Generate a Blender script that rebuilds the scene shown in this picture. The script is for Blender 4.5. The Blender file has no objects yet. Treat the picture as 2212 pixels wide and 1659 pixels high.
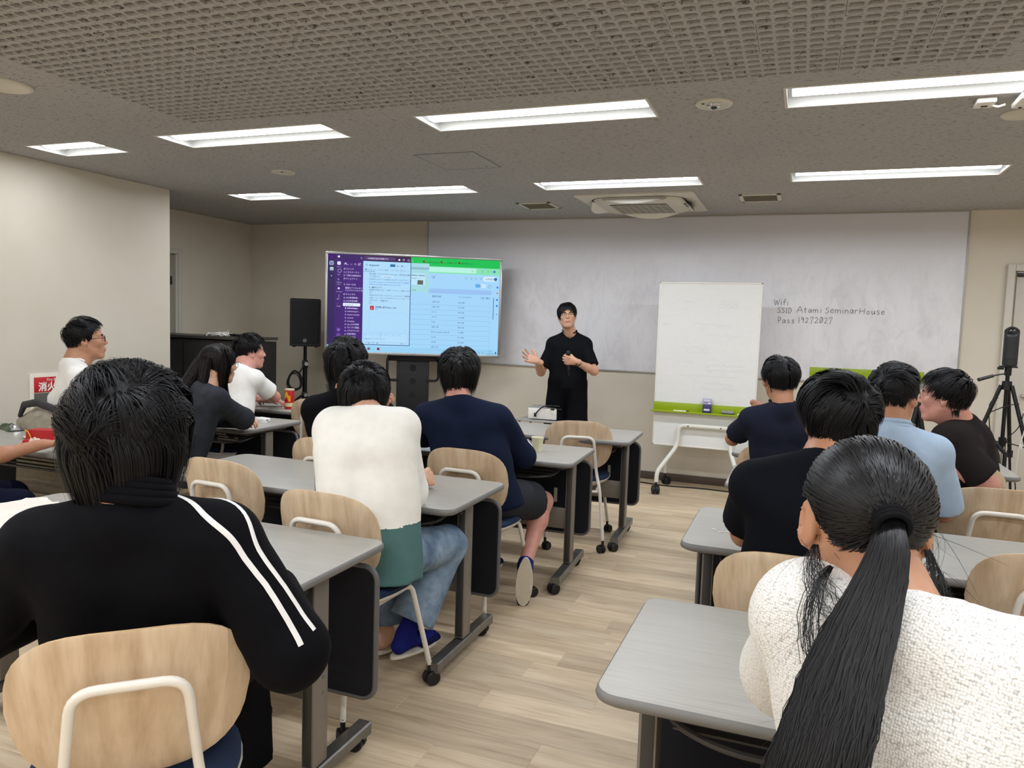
import bpy, bmesh, math, random
import numpy as np
from mathutils import Vector, Matrix, noise as mnoise
from mathutils.bvhtree import BVHTree

scene = bpy.context.scene
COL = scene.collection
PI = math.pi
random.seed(7)

# ------------------------------------------------------------------ camera, world, light, exposure
def set_camera():
    yaw, pitch, roll = math.radians(20.887), math.radians(-4.564), math.radians(1.862)
    cy, sy, cp, sp = math.cos(yaw), math.sin(yaw), math.cos(pitch), math.sin(pitch)
    f = Vector((-sy*cp, cy*cp, sp)); r = Vector((cy, sy, 0)); u = r.cross(f)
    c, s = math.cos(roll), math.sin(roll)
    r2, u2 = r*c + u*s, u*c - r*s
    m = Matrix((( r2.x, u2.x, -f.x), (r2.y, u2.y, -f.y), (r2.z, u2.z, -f.z)))
    cam = bpy.data.cameras.new('camera'); cam.sensor_width = 36.0; cam.lens = 36.0*1629.0/2212.0
    cam.clip_start = 0.05
    o = bpy.data.objects.new('camera', cam); COL.objects.link(o)
    o.matrix_world = Matrix.Translation((0, 0, 1.45)) @ m.to_4x4()
    scene.camera = o
set_camera()
w = bpy.data.worlds.new('world'); scene.world = w; w.use_nodes = True
w.node_tree.nodes['Background'].inputs[0].default_value = (0.9, 0.92, 1.0, 1)
w.node_tree.nodes['Background'].inputs[1].default_value = 0.05
scene.view_settings.view_transform = 'Standard'
scene.view_settings.look = 'None'
scene.view_settings.gamma = 1.0
scene.view_settings.use_curve_mapping = False
scene.view_settings.exposure = 1.93
LAMP = 13.0            # emission of the ceiling light diffusers
SCREEN = 0.27          # emission of the presentation screen

# ------------------------------------------------------------------ colours and materials
def lin(c):
    return tuple(((v/255.0)/12.92 if v/255.0 <= 0.04045 else ((v/255.0+0.055)/1.055)**2.4) for v in c) + (1.0,)
MATS = {}
class NT:
    def __init__(s, name):
        s.m = bpy.data.materials.new(name); s.m.use_nodes = True
        s.t = s.m.node_tree; s.b = s.t.nodes['Principled BSDF']; s.out = s.t.nodes['Material Output']
    def n(s, typ, **kw):
        nd = s.t.nodes.new(typ)
        for k, v in kw.items():
            if k.startswith('i_'): nd.inputs[k[2:].replace('_', ' ')].default_value = v
            else: setattr(nd, k, v)
        return nd
    def l(s, a, b): s.t.links.new(a, b)
    def coord(s, kind='Object', scale=(1, 1, 1), rot=(0, 0, 0)):
        tc = s.n('ShaderNodeTexCoord'); mp = s.n('ShaderNodeMapping')
        mp.inputs['Scale'].default_value = scale; mp.inputs['Rotation'].default_value = rot
        s.l(tc.outputs[kind], mp.inputs['Vector']); return mp.outputs[0]
    def world(s, scale=(1, 1, 1)):
        g = s.n('ShaderNodeNewGeometry'); mp = s.n('ShaderNodeMapping')
        mp.inputs['Scale'].default_value = scale; s.l(g.outputs['Position'], mp.inputs['Vector']); return mp.outputs[0]
    def noise(s, vec, scale, detail=3, rough=0.5, dist=0.0):
        nd = s.n('ShaderNodeTexNoise'); nd.inputs['Scale'].default_value = scale; nd.inputs['Detail'].default_value = detail
        nd.inputs['Roughness'].default_value = rough; nd.inputs['Distortion'].default_value = dist
        s.l(vec, nd.inputs['Vector']); return nd.outputs['Fac']
    def ramp(s, fac, stops):
        r = s.n('ShaderNodeValToRGB'); e = r.color_ramp.elements
        while len(e) < len(stops): e.new(0.5)
        for i, (p, c) in enumerate(stops): e[i].position = p; e[i].color = c
        s.l(fac, r.inputs['Fac']); return r.outputs['Color']
    def mix(s, fac, a, b, mode='MIX'):
        m = s.n('ShaderNodeMix', data_type='RGBA', blend_type=mode)
        for sock, v in ((m.inputs[0], fac), (m.inputs[6], a), (m.inputs[7], b)):
            if hasattr(v, 'links'): s.l(v, sock)
            else: sock.default_value = v
        return m.outputs[2]
    def bump(s, h, strength=0.2, dist=0.002):
        b = s.n('ShaderNodeBump'); b.inputs['Strength'].default_value = strength; b.inputs['Distance'].default_value = dist
        s.l(h, b.inputs['Height']); s.l(b.outputs[0], s.b.inputs['Normal'])
    def col(s, v):
        if hasattr(v, 'links'): s.l(v, s.b.inputs['Base Color'])
        else: s.b.inputs['Base Color'].default_value = v
def mat(name, c, rough=0.5, metal=0.0, var=0.06, vscale=30, bump=0.0, bscale=200, spec=0.5, emit=None, emits=1.0, sheen=0.0, alpha=None):
    """plain material whose colour and relief come from procedural noise"""
    if name in MATS: return MATS[name]
    s = NT(name); c = lin(c) if max(c[:3]) > 1.0 else tuple(c[:3]) + (1,)
    v = s.coord('Object')
    if var > 0:
        f = s.noise(v, vscale, 3)
        s.col(s.ramp(f, [(0.3, tuple(x*(1-var) for x in c[:3]) + (1,)), (0.7, tuple(min(1, x*(1+var)) for x in c[:3]) + (1,))]))
    else: s.col(c)
    s.b.inputs['Roughness'].default_value = rough; s.b.inputs['Metallic'].default_value = metal
    s.b.inputs['Specular IOR Level'].default_value = spec
    if sheen: s.b.inputs['Sheen Weight'].default_value = sheen
    if bump > 0: s.bump(s.noise(v, bscale, 4), bump, 0.002)
    if emit is not None:
        s.b.inputs['Emission Color'].default_value = lin(emit); s.b.inputs['Emission Strength'].default_value = emits
    if alpha is not None: s.b.inputs['Alpha'].default_value = alpha
    MATS[name] = s.m; return s.m

# ------------------------------------------------------------------ mesh helpers
class G:
    """collects faces of several shapes (each with a material slot) for ONE mesh object"""
    def __init__(s): s.v = []; s.f = []; s.mi = []; s.M = Matrix.Identity(4)
    def add(s, vs, fs, mi=0, M=None):
        o = len(s.v); T = s.M @ M if M is not None else s.M
        s.v += [tuple(T @ Vector(p)) for p in vs]
        s.f += [tuple(o+i for i in f) for f in fs]; s.mi += [mi]*len(fs); return s
    def box(s, c, d, mi=0, bev=0.0, M=None, seg=2):
        x, y, z = d[0]/2, d[1]/2, d[2]/2
        T = (M if M is not None else Matrix.Identity(4)) @ Matrix.Translation(c)
        if bev <= 0:
            vs = [(sx*x, sy*y, sz*z) for sz in (-1, 1) for sy in (-1, 1) for sx in (-1, 1)]
            fs = [(0, 2, 3, 1), (4, 5, 7, 6), (0, 1, 5, 4), (1, 3, 7, 5), (3, 2, 6, 7), (2, 0, 4, 6)]
            return s.add(vs, fs, mi, T)
        bm = bmesh.new(); bmesh.ops.create_cube(bm, size=1.0)
        bmesh.ops.scale(bm, vec=d, verts=bm.verts)
        bmesh.ops.bevel(bm, geom=list(bm.edges), offset=bev, segments=seg, affect='EDGES', profile=0.5)
        bm.verts.index_update()
        s.add([tuple(v.co) for v in bm.verts], [tuple(v.index for v in f.verts) for f in bm.faces], mi, T); bm.free(); return s
    def loft(s, rings, mi=0, closed=True, cap0=True, cap1=True, M=None):
        n = len(rings[0]); vs = [p for r in rings for p in r]; fs = []
        for k in range(len(rings)-1):
            for i in range(n if closed else n-1):
                j = (i+1) % n
                fs.append((k*n+i, k*n+j, (k+1)*n+j, (k+1)*n+i))
        if cap0: fs.append(tuple(range(n-1, -1, -1)))
        if cap1: fs.append(tuple((len(rings)-1)*n+i for i in range(n)))
        return s.add(vs, fs, mi, M)
    def lathe(s, prof, c=(0, 0, 0), n=20, mi=0, M=None, cap0=True, cap1=True):
        rings = [[(c[0]+r*math.cos(2*PI*i/n), c[1]+r*math.sin(2*PI*i/n), c[2]+z) for i in range(n)] for r, z in prof]
        return s.loft(rings, mi, True, cap0, cap1, M)
    def cyl(s, a, b, r, r2=None, n=12, mi=0, M=None):
        a, b = Vector(a), Vector(b); r2 = r if r2 is None else r2
        q = (b-a).to_track_quat('Z', 'Y').to_matrix()
        R = lambda c, rr: [tuple(c + q @ Vector((rr*math.cos(2*PI*i/n), rr*math.sin(2*PI*i/n), 0))) for i in range(n)]
        return s.loft([R(a, r), R(b, r2)], mi, M=M)
    def tube(s, pts, r, n=8, mi=0, closed=False, M=None, flat=1.0):
        P = [Vector(p) for p in pts]; m = len(P); rings = []
        rad = r if hasattr(r, '__len__') else [r]*m
        T = []
        for i in range(m):
            if closed: t = P[(i+1) % m]-P[i-1]
            else: t = P[min(i+1, m-1)]-P[max(i-1, 0)]
            T.append(t.normalized() if t.length > 1e-9 else Vector((0, 0, 1)))
        up = Vector((0, 0, 1)) if abs(T[0].z) < 0.9 else Vector((1, 0, 0))
        nrm = (up - T[0]*up.dot(T[0])).normalized()
        for i in range(m):
            if i: nrm = (nrm - T[i]*nrm.dot(T[i])).normalized()
            bi = T[i].cross(nrm)
            rings.append([tuple(P[i] + nrm*(rad[i]*math.cos(2*PI*k/n)) + bi*(rad[i]*flat*math.sin(2*PI*k/n))) for k in range(n)])
        if closed: rings.append(rings[0])
        return s.loft(rings, mi, True, not closed, not closed, M)
    def sphere(s, c, r, mi=0, n=16, m=10, M=None):
        r = r if hasattr(r, '__len__') else (r, r, r)
        rings = []
        for k in range(1, m):
            a = PI*k/m
            rings.append([(c[0]+r[0]*math.sin(a)*math.cos(2*PI*i/n), c[1]+r[1]*math.sin(a)*math.sin(2*PI*i/n), c[2]-r[2]*math.cos(a)) for i in range(n)])
        return s.loft(rings, mi, M=M)
    def build(s, name, mats, parent=None, smooth=True, angle=35, kind=None):
        me = bpy.data.meshes.new(name); me.from_pydata(s.v, [], s.f)
        if not isinstance(mats, (list, tuple)): mats = [mats]
        for m in mats: me.materials.append(m)
        if len(mats) > 1: me.polygons.foreach_set('material_index', s.mi)
        if smooth:
            me.polygons.foreach_set('use_smooth', [True]*len(s.f))
            try: me.set_sharp_from_angle(angle=math.radians(angle))
            except Exception: pass
        me.validate(); me.update()
        return link(name, me, parent, kind)
def link(name, me, parent=None, kind=None):
    o = bpy.data.objects.new(name, me); COL.objects.link(o)
    if parent is not None: o.parent = parent
    if kind: o['kind'] = kind
    return o
def tag(o, label, cat, group=None):
    o['label'] = label; o['category'] = cat
    if group: o['group'] = group
    return o
def thing(name, label, cat, loc=(0, 0, 0), rz=0.0, group=None):
    o = bpy.data.objects.new(name, None); COL.objects.link(o); o.empty_display_size = 0.1
    o.location = loc; o.rotation_euler = (0, 0, rz); return tag(o, label, cat, group)
def clone(root, loc, rz, label, group=None):
    r = root.copy(); COL.objects.link(r); r.location = loc; r.rotation_euler = (0, 0, rz); r['label'] = label
    if group: r['group'] = group
    for ch in root.children:
        c = ch.copy(); COL.objects.link(c); c.parent = r
        for g in ch.children:
            d = g.copy(); COL.objects.link(d); d.parent = c
    return r
def rrect(w, d, r, n=6, z=0.0, cx=0.0, cy=0.0):
    pts = []
    for qx, qy, a0 in ((1, 1, 0), (-1, 1, 90), (-1, -1, 180), (1, -1, 270)):
        for k in range(n+1):
            a = math.radians(a0 + 90*k/n)
            pts.append((cx + qx*(w/2-r) + r*math.cos(a), cy + qy*(d/2-r) + r*math.sin(a), z))
    return pts
def arc(p0, p1, p2, r, n=6):
    """polyline corner p0-p1-p2 rounded with radius r: returns the points near p1"""
    p0, p1, p2 = Vector(p0), Vector(p1), Vector(p2)
    a, b = (p0-p1).normalized(), (p2-p1).normalized()
    s, e = p1 + a*r, p1 + b*r
    return [tuple((s*(1-t)**2 + p1*2*t*(1-t) + e*t*t)) for t in [i/n for i in range(n+1)]]
def path(pts, r, n=6):
    out = [tuple(pts[0])]
    for i in range(1, len(pts)-1): out += arc(pts[i-1], pts[i], pts[i+1], r if not hasattr(r, '__len__') else r[i-1], n)
    return out + [tuple(pts[-1])]
FONT_CJK = None
def text(name, s, size, loc, rot, m, parent=None, align='LEFT', bold=0.0, depth=0.0002, kind=None, shear=0.0, sx=1.0):
    cu = bpy.data.curves.new(name, 'FONT'); cu.body = s; cu.size = size; cu.align_x = align; cu.offset = bold; cu.extrude = depth
    cu.resolution_u = 2; cu.shear = shear
    o = bpy.data.objects.new(name, cu); COL.objects.link(o)
    bpy.context.view_layer.update()
    me = bpy.data.meshes.new_from_object(o.evaluated_get(bpy.context.evaluated_depsgraph_get()))
    bpy.data.objects.remove(o); me.name = name
    me.materials.clear(); me.materials.append(m)
    o2 = link(name, me, parent, kind)
    o2.matrix_local = Matrix.Translation(loc) @ rot.to_4x4() @ Matrix.Diagonal((sx, 1, 1, 1))
    return o2
def text_mesh(s, size, align='LEFT', bold=0.0, depth=0.0, shear=0.0):
    """verts and faces of a line of lettering in its own xy plane"""
    cu = bpy.data.curves.new('t', 'FONT'); cu.body = s; cu.size = size; cu.align_x = align; cu.offset = bold; cu.extrude = depth
    cu.resolution_u = 1; cu.shear = shear
    o = bpy.data.objects.new('t', cu); COL.objects.link(o); bpy.context.view_layer.update()
    me = bpy.data.meshes.new_from_object(o.evaluated_get(bpy.context.evaluated_depsgraph_get()))
    vs = [tuple(v.co) for v in me.vertices]; fs = [tuple(p.vertices) for p in me.polygons]
    bpy.data.objects.remove(o); bpy.data.meshes.remove(me); return vs, fs
# ------------------------------------------------------------------ room
H = 2.5; YF = 7.206; XL = -5.13; XLL = -6.065; XR = 3.2; YB = -3.2; YC = 5.07
def m_wall():
    s = NT('wallcovering'); v = s.world()
    f = s.noise(v, 260, 4, 0.6); g = s.noise(v, 3, 2)
    c = s.ramp(g, [(0.3, lin((212, 204, 187))), (0.7, lin((216, 208, 193)))])
    s.col(c); s.b.inputs['Roughness'].default_value = 0.8; s.b.inputs['Specular IOR Level'].default_value = 0.25
    s.bump(f, 0.35, 0.0015); return s.m
def m_ceil():
    s = NT('fissured_ceiling_board'); v = s.world((34, 120, 40))
    f = s.noise(v, 1.0, 6, 0.72, 0.6)
    spots = s.ramp(f, [(0.385, lin((84, 78, 73))), (0.43, lin((176, 175, 173)))])
    v2 = s.world(); g = s.noise(v2, 2.0, 2)
    c = s.mix(0.12, spots, s.ramp(g, [(0.35, lin((160, 158, 155))), (0.65, lin((184, 183, 181)))]))
    s.col(c); s.b.inputs['Roughness'].default_value = 0.95; s.b.inputs['Specular IOR Level'].default_value = 0.1
    s.bump(f, 0.5, 0.003); return s.m
M_WALL, M_CEIL = m_wall(), m_ceil()
M_TRIM = mat('white_trim', (205, 200, 188), 0.5, var=0.02)
M_WHITE = mat('white_powder_coat', (232, 229, 220), 0.35, var=0.02)
M_BASE = mat('brown_vinyl_baseboard', (84, 70, 60), 0.5, var=0.05)

def m_floor(island):
    s = NT('oak_vinyl_plank' + ('_merged' if island else ''))
    g = s.n('ShaderNodeNewGeometry')
    if island: rnd = g.outputs['Random Per Island']
    else: rnd = s.n('ShaderNodeObjectInfo').outputs['Random']
    off = s.n('ShaderNodeVectorMath', operation='MULTIPLY_ADD')
    cb = s.n('ShaderNodeCombineXYZ'); s.l(rnd, cb.inputs[0]); s.l(rnd, cb.inputs[1]); s.l(rnd, cb.inputs[2])
    s.l(cb.outputs[0], off.inputs[0]); off.inputs[1].default_value = (37, 19, 11); s.l(g.outputs['Position'], off.inputs[2])
    def sc(x, y, z):
        mp = s.n('ShaderNodeMapping'); mp.inputs['Scale'].default_value = (x, y, z); s.l(off.outputs[0], mp.inputs[0]); return mp.outputs[0]
    grain = s.noise(sc(2.2, 34, 1), 1.0, 7, 0.62, 0.9)
    fine = s.noise(sc(9, 260, 1), 1.0, 3, 0.6)
    big = s.noise(sc(1.1, 5, 1), 1.0, 3, 0.5, 1.8)
    c1 = s.ramp(grain, [(0.25, lin((186, 165, 138))), (0.48, lin((218, 197, 166))), (0.75, lin((230, 213, 186)))])
    c2 = s.ramp(big, [(0.35, (0.86, 0.83, 0.8, 1)), (0.6, (1, 1, 1, 1))])
    c = s.mix(1.0, c1, c2, 'MULTIPLY')
    c3 = s.ramp(fine, [(0.3, (0.9, 0.89, 0.88, 1)), (0.6, (1, 1, 1, 1))]); c = s.mix(0.7, c, c3, 'MULTIPLY')
    tone = s.ramp(rnd, [(0.0, (0.80, 0.79, 0.78, 1)), (0.35, (0.95, 0.95, 0.95, 1)), (1.0, (1.06, 1.05, 1.03, 1))])
    c = s.mix(1.0, c, tone, 'MULTIPLY')
    s.col(c); s.b.inputs['Roughness'].default_value = 0.42; s.b.inputs['Specular IOR Level'].default_value = 0.4
    s.bump(fine, 0.12, 0.0008); return s.m
M_FLOOR, M_FLOOR2 = m_floor(False), m_floor(True)

def build_floor():
    # slab under the planks
    fl = G().box((-1.43, 2.0, -0.06), (9.5, 10.6, 0.1)).build('floor', mat('screed', (120, 105, 88), 0.9), smooth=False); fl['kind'] = 'structure'
    PW, PL = 0.15, 0.92
    known = {0: -1.068, 2: -1.0, 5: -0.765, 7: -1.04, 9: -1.08, 10: -0.797, 12: -0.98, 14: -0.905, 11: -1.37}
    rows = range(-38, 32); single = []; rest = []
    rg = random.Random(3)
    for r in rows:
        y0 = 2.541 + PW*r
        if y0 > YF or y0 + PW < YB: continue
        y1 = min(y0+PW, YF); y0c = max(y0, YB)
        x = known.get(r, -1.0 + ((r*0.37) % 1.0)*PL)
        x -= PL*8
        while x < XR:
            xa, xb = max(x, XLL), min(x+PL, XR)
            if xb - xa > 0.02:
                cx, cy = (xa+xb)/2, (y0c+y1)/2
                dist = cy
                # planks the photograph can show: in front of the camera, between the desks
                vis = 0.95 < cy and abs(cx + 0.38*cy) < 0.72*cy + 0.3 and cx > -3.6 and y1-y0c > 0.1
                (single if vis else rest).append((xa, xb, y0c, y1, cy))
            x += PL
    single.sort(key=lambda p: p[4] + abs(p[0] + 0.9)*0.9)
    rest += single[295:]; single = single[:295]
    cache = {}
    def plank_geo(g, w, d, cx=0, cy=0):
        e = 0.0007
        g.loft([[(cx-w/2, cy-d/2, -0.01), (cx+w/2, cy-d/2, -0.01), (cx+w/2, cy+d/2, -0.01), (cx-w/2, cy+d/2, -0.01)],
                [(cx-w/2, cy-d/2, -0.0008), (cx+w/2, cy-d/2, -0.0008), (cx+w/2, cy+d/2, -0.0008), (cx-w/2, cy+d/2, -0.0008)],
                [(cx-w/2+e, cy-d/2+e, 0), (cx+w/2-e, cy-d/2+e, 0), (cx+w/2-e, cy+d/2-e, 0), (cx-w/2+e, cy+d/2-e, 0)]], cap0=False)
    for xa, xb, y0, y1, _ in single:
        key = (round(xb-xa, 3), round(y1-y0, 3))
        if key not in cache:
            g = G(); plank_geo(g, xb-xa, y1-y0); o = g.build('plank', M_FLOOR, fl, smooth=False); cache[key] = o.data
        else: o = link('plank', cache[key], fl)
        o.location = ((xa+xb)/2, (y0+y1)/2, 0)
    g = G()
    for xa, xb, y0, y1, _ in rest: plank_geo(g, xb-xa, y1-y0, (xa+xb)/2, (y0+y1)/2)
    g.build('planks_beyond', M_FLOOR2, fl, smooth=False, kind='stuff')
build_floor()

def wall(name, a, b, z0=0.0, z1=H, t=0.12, inward=(0, 0)):
    cx, cy = (a[0]+b[0])/2, (a[1]+b[1])/2
    L = math.hypot(b[0]-a[0], b[1]-a[1]); ang = math.atan2(b[1]-a[1], b[0]-a[0])
    M = Matrix.Translation((cx - inward[0]*t/2, cy - inward[1]*t/2, 0)) @ Matrix.Rotation(ang, 4, 'Z')
    o = G().box((0, 0, (z0+z1)/2), (L, t, z1-z0), M=M).build(name, M_WALL, smooth=False); o['kind'] = 'structure'; return o
wall('wall_front', (XLL-0.12, YF), (XR+0.12, YF), inward=(0, -1))
wall('wall_back', (XL, YB), (XR, YB), inward=(0, 1))
wall('wall_right', (XR, YB-0.1), (XR, YF), inward=(-1, 0))
# projecting wall on the left (its near face is flush with the room, its end faces the front)
o = G().box(((XL+XLL-0.12)/2, (YB-0.1+YC)/2, H/2), (XL-XLL+0.12, YC-YB+0.1, H), bev=0.004).build('wall_left', M_WALL, smooth=False); o['kind'] = 'structure'
wall('wall_alcove', (XLL, YC), (XLL, YF), inward=(1, 0))
def baseboard(name, a, b, inward):
    cx, cy = (a[0]+b[0])/2, (a[1]+b[1])/2; L = math.hypot(b[0]-a[0], b[1]-a[1]); ang = math.atan2(b[1]-a[1], b[0]-a[0])
    M = Matrix.Translation((cx + inward[0]*0.003, cy + inward[1]*0.003, 0)) @ Matrix.Rotation(ang, 4, 'Z')
    o = G().box((0, 0, 0.0375), (L, 0.006, 0.075), bev=0.001, M=M).build(name, M_BASE); o['kind'] = 'structure'
baseboard('baseboard_front', (XLL, YF), (1.5, YF), (0, -1))
baseboard('baseboard_front_right', (2.45, YF), (XR, YF), (0, -1))
baseboard('baseboard_left', (XL, YB), (XL, YC), (1, 0))
baseboard('baseboard_alcove', (XLL, YC), (XLL, YF), (1, 0))
baseboard('baseboard_alcove_return', (XLL, YC), (XL, YC), (0, 1))
baseboard('baseboard_right', (XR, YB), (XR, YF), (-1, 0))
baseboard('baseboard_back', (XL, YB), (XR, YB), (0, 1))

# ---- ceiling: plain boards with recesses for lamps, and perforated tiles over the middle of the room
LIGHTS = []
for y in (3.68, 5.525): LIGHTS += [(-4.505, y, 0.56), (-3.095, y, 1.17), (-1.335, y, 1.2), (0.49, y, 1.24), (2.3, y, 1.2)]
PX0, PX1, PY1 = -3.218, 0.638, 3.36       # perforated field
PITCH = 0.0567
PY0 = PY1 - 7*5*PITCH
HALF = 0.15
for y in (1.05, -0.8, -2.5): LIGHTS += [(-4.3, y, 1.2), (-3.095, y, 1.17), (-1.335, y, 1.2), (0.49, y, 1.24), (2.3, y, 1.2)]
LIGHTS += [(2.3, 3.68, 1.2)] if (2.3, 3.68, 1.2) not in LIGHTS else []
def build_ceiling():
    holes = [(x-w/2, x+w/2, y-HALF, y+HALF) for x, y, w in LIGHTS] + [(PX0, PX1, PY0, PY1)]
    xs = sorted({XLL-0.12, XR+0.12} | {h[0] for h in holes} | {h[1] for h in holes})
    ys = sorted({YB-0.1, YF+0.1} | {h[2] for h in holes} | {h[3] for h in holes})
    g = G()
    for i in range(len(xs)-1):
        for j in range(len(ys)-1):
            cx, cy = (xs[i]+xs[i+1])/2, (ys[j]+ys[j+1])/2
            if any(h[0] < cx < h[1] and h[2] < cy < h[3] for h in holes): continue
            g.box((cx, cy, H+0.006), (xs[i+1]-xs[i], ys[j+1]-ys[j], 0.012))
    ce = g.build('ceiling', M_CEIL, smooth=False); ce['kind'] = 'structure'
    # joint lines between plain boards: shallow dark strips are real slits of 1 mm
    G().box((-1.4, 2.0, H+0.3), (9.6, 10.8, 0.02)).build('ceiling_slab', mat('plenum', (60, 56, 52), 0.9), ce, smooth=False)
    # perforated tile: n holes wide, 5 holes deep
    def tile_mesh(n):
        g = G(); P = PITCH; hx, hy, ch = 0.0232, 0.0165, 0.007
        hx, hy = 0.0232, 0.0172
        for i in range(n):
            for j in range(5):
                cx, cy = (i+0.5)*P - n*P/2, (j+0.5)*P - 2.5*P; h = P/2
                if i == 0: x0 = -h+0.0007
                else: x0 = -h
                x1 = h-0.0007 if i == n-1 else h
                y0 = -h+0.0007 if j == 0 else -h
                y1 = h-0.0007 if j == 4 else h
                O = [(x1, -hy+ch), (x1, hy-ch), (hx-ch, y1), (-hx+ch, y1), (x0, hy-ch), (x0, -hy+ch), (-hx+ch, y0), (hx-ch, y0)]
                I = [(hx, -hy+ch), (hx, hy-ch), (hx-ch, hy), (-hx+ch, hy), (-hx, hy-ch), (-hx, -hy+ch), (-hx+ch, -hy), (hx-ch, -hy)]
                C = {1: (x1, y1), 3: (x0, y1), 5: (x0, y0), 7: (x1, y0)}
                vs = [(cx+x, cy+y, 0) for x, y in O] + [(cx+x, cy+y, 0) for x, y in I] + [(cx+x*0.97, cy+y*0.97, 0.011) for x, y in I]
                fs = []
                for k in range(8):
                    k2 = (k+1) % 8
                    if k in C:
                        vs.append((cx+C[k][0], cy+C[k][1], 0)); c = len(vs)-1
                        fs.append((8+k, 8+k2, k2, c, k))
                    else: fs.append((8+k, 8+k2, k2, k))
                    fs.append((16+k, 16+k2, 8+k2, 8+k))
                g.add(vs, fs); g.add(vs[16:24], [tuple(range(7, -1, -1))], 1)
        w, d = n*P/2-0.0007, 2.5*P-0.0007
        g.loft([[(-w, -d, 0), (w, -d, 0), (w, d, 0), (-w, d, 0)], [(-w, -d, 0.012), (w, -d, 0.012), (w, d, 0.012), (-w, d, 0.012)]], cap0=False)
        return g
    cache = {}
    for r in range(7):
        y = PY1 - (r+0.5)*5*PITCH
        cols, left = [], 68
        if r % 2: cols.append(5); left -= 5
        while left > 0: c = min(10, left); cols.append(c); left -= c
        x = PX1
        for n in cols:
            cx = x - n*PITCH/2; x -= n*PITCH
            if n not in cache: o = tile_mesh(n).build('ceiling_tile', [M_CEIL, mat('hole_bottom', (112, 106, 99), 0.95, var=0.2, vscale=150)], ce, smooth=False); cache[n] = o.data  # darker backing, with shade inside the holes put into its colour
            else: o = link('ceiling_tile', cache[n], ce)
            o.location = (cx, y, H)
    return ce
CEIL = build_ceiling()

M_REFL = mat('lamp_reflector', (188, 188, 184), 0.35, var=0.0)
def lamp_light(w):
    t = thing('ceiling_light', 'x', 'ceiling light')
    g = G()   # trough: sloped long sides, end plates, top
    hw, a, b, d = w/2, HALF, HALF-0.035, 0.10
    R = [[(-hw, -a, 0), (hw, -a, 0), (hw, a, 0), (-hw, a, 0)], [(-hw+0.004, -b, d), (hw-0.004, -b, d), (hw-0.004, b, d), (-hw+0.004, b, d)]]
    vs = R[0]+R[1]; fs = [(0, 4, 5, 1), (1, 5, 6, 2), (2, 6, 7, 3), (3, 7, 4, 0), (4, 7, 6, 5)]
    g.add(vs, fs); g.build('reflector', M_REFL, t, smooth=False)
    g = G()   # thin metal rim flush under the board
    e = 0.009
    for c, dd in (((0, -a-e/2+0.002, -0.001), (w+2*e, e+0.004, 0.003)), ((0, a+e/2-0.002, -0.001), (w+2*e, e+0.004, 0.003)), ((-hw-e/2+0.002, 0, -0.001), (e+0.004, 2*a, 0.003)), ((hw+e/2-0.002, 0, -0.001), (e+0.004, 2*a, 0.003))):
        g.box(c, dd)
    g.build('rim', M_TRIM, t, smooth=False)
    m = mat('lamp_diffuser', (255, 255, 255), 0.5, var=0, emit=(242, 247, 255), emits=LAMP); m2 = mat('lamp_diffuser_side', (255, 255, 255), 0.5, var=0, emit=(242, 247, 255), emits=0.34)
    g = G(); L = w-0.05
    prof = [(-0.062, 0.09), (-0.062, 0.035), (-0.05, 0.02), (-0.02, 0.013), (0.02, 0.013), (0.05, 0.02), (0.062, 0.035), (0.062, 0.09)]
    g.loft([[(-L/2, y, z) for y, z in prof], [(L/2, y, z) for y, z in prof]]); g.mi = [0 if i in (2, 3, 4) else 1 for i in range(len(g.f))]
    g.build('diffuser', [m, m2], t, angle=80)
    return t
_lc = {}
LN = {(-4.505, 3.68): 'short recessed ceiling light nearest the left wall, front of the perforated tiles',
      (-3.095, 3.68): 'long recessed ceiling light, second from left in the row by the perforated tiles',
      (-1.335, 3.68): 'long recessed ceiling light above the middle of the aisle by the perforated tiles',
      (0.49, 3.68): 'large recessed ceiling light cut by the right edge near the ceiling sensors',
      (-4.505, 5.525): 'small recessed ceiling light in the front row above the dark cabinet',
      (-3.095, 5.525): 'recessed ceiling light in the front row above the black loudspeaker and screen',
      (-1.335, 5.525): 'recessed ceiling light directly beside the white cassette air conditioner',
      (0.49, 5.525): 'recessed ceiling light in the front row above the right part of the whiteboard'}
for x, y, wd in LIGHTS:
    lab = LN.get((x, y), 'recessed ceiling light outside the picture, over the back and right of the room')
    if wd not in _lc: o = lamp_light(wd); _lc[wd] = o; o.location = (x, y, H); o['label'] = lab
    else: o = clone(_lc[wd], (x, y, H), 0, lab)
    o['group'] = 'recessed ceiling lights'

# ---- front whiteboard wall sheet
def m_board():
    s = NT('whiteboard_sheet'); v = s.world()
    a = s.noise(s.world((1.2, 1, 0.9)), 1.6, 5, 0.6, 0.9); b = s.noise(s.world((9, 1, 3.5)), 1.0, 5, 0.7, 1.5)
    c = s.ramp(a, [(0.26, lin((216, 215, 219))), (0.5, lin((234, 234, 238))), (0.7, lin((236, 236, 241)))])
    c2 = s.ramp(b, [(0.30, (0.90, 0.90, 0.905, 1)), (0.52, (1, 1, 1, 1))])
    # the smears lie where the sleeves and erasers reach: the lower two thirds of the sheet
    sep = s.n('ShaderNodeSeparateXYZ'); s.l(v, sep.inputs[0])
    mr = s.n('ShaderNodeMapRange'); mr.inputs['From Min'].default_value = 2.3; mr.inputs['From Max'].default_value = 1.75
    s.l(sep.outputs[2], mr.inputs['Value'])
    cc = s.mix(1.0, c, c2, 'MULTIPLY'); cc = s.mix(mr.outputs[0], lin((224, 224, 230)), cc)
    s.col(cc); s.b.inputs['Roughness'].default_value = 0.38; s.b.inputs['Specular IOR Level'].default_value = 0.4; return s.m
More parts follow.
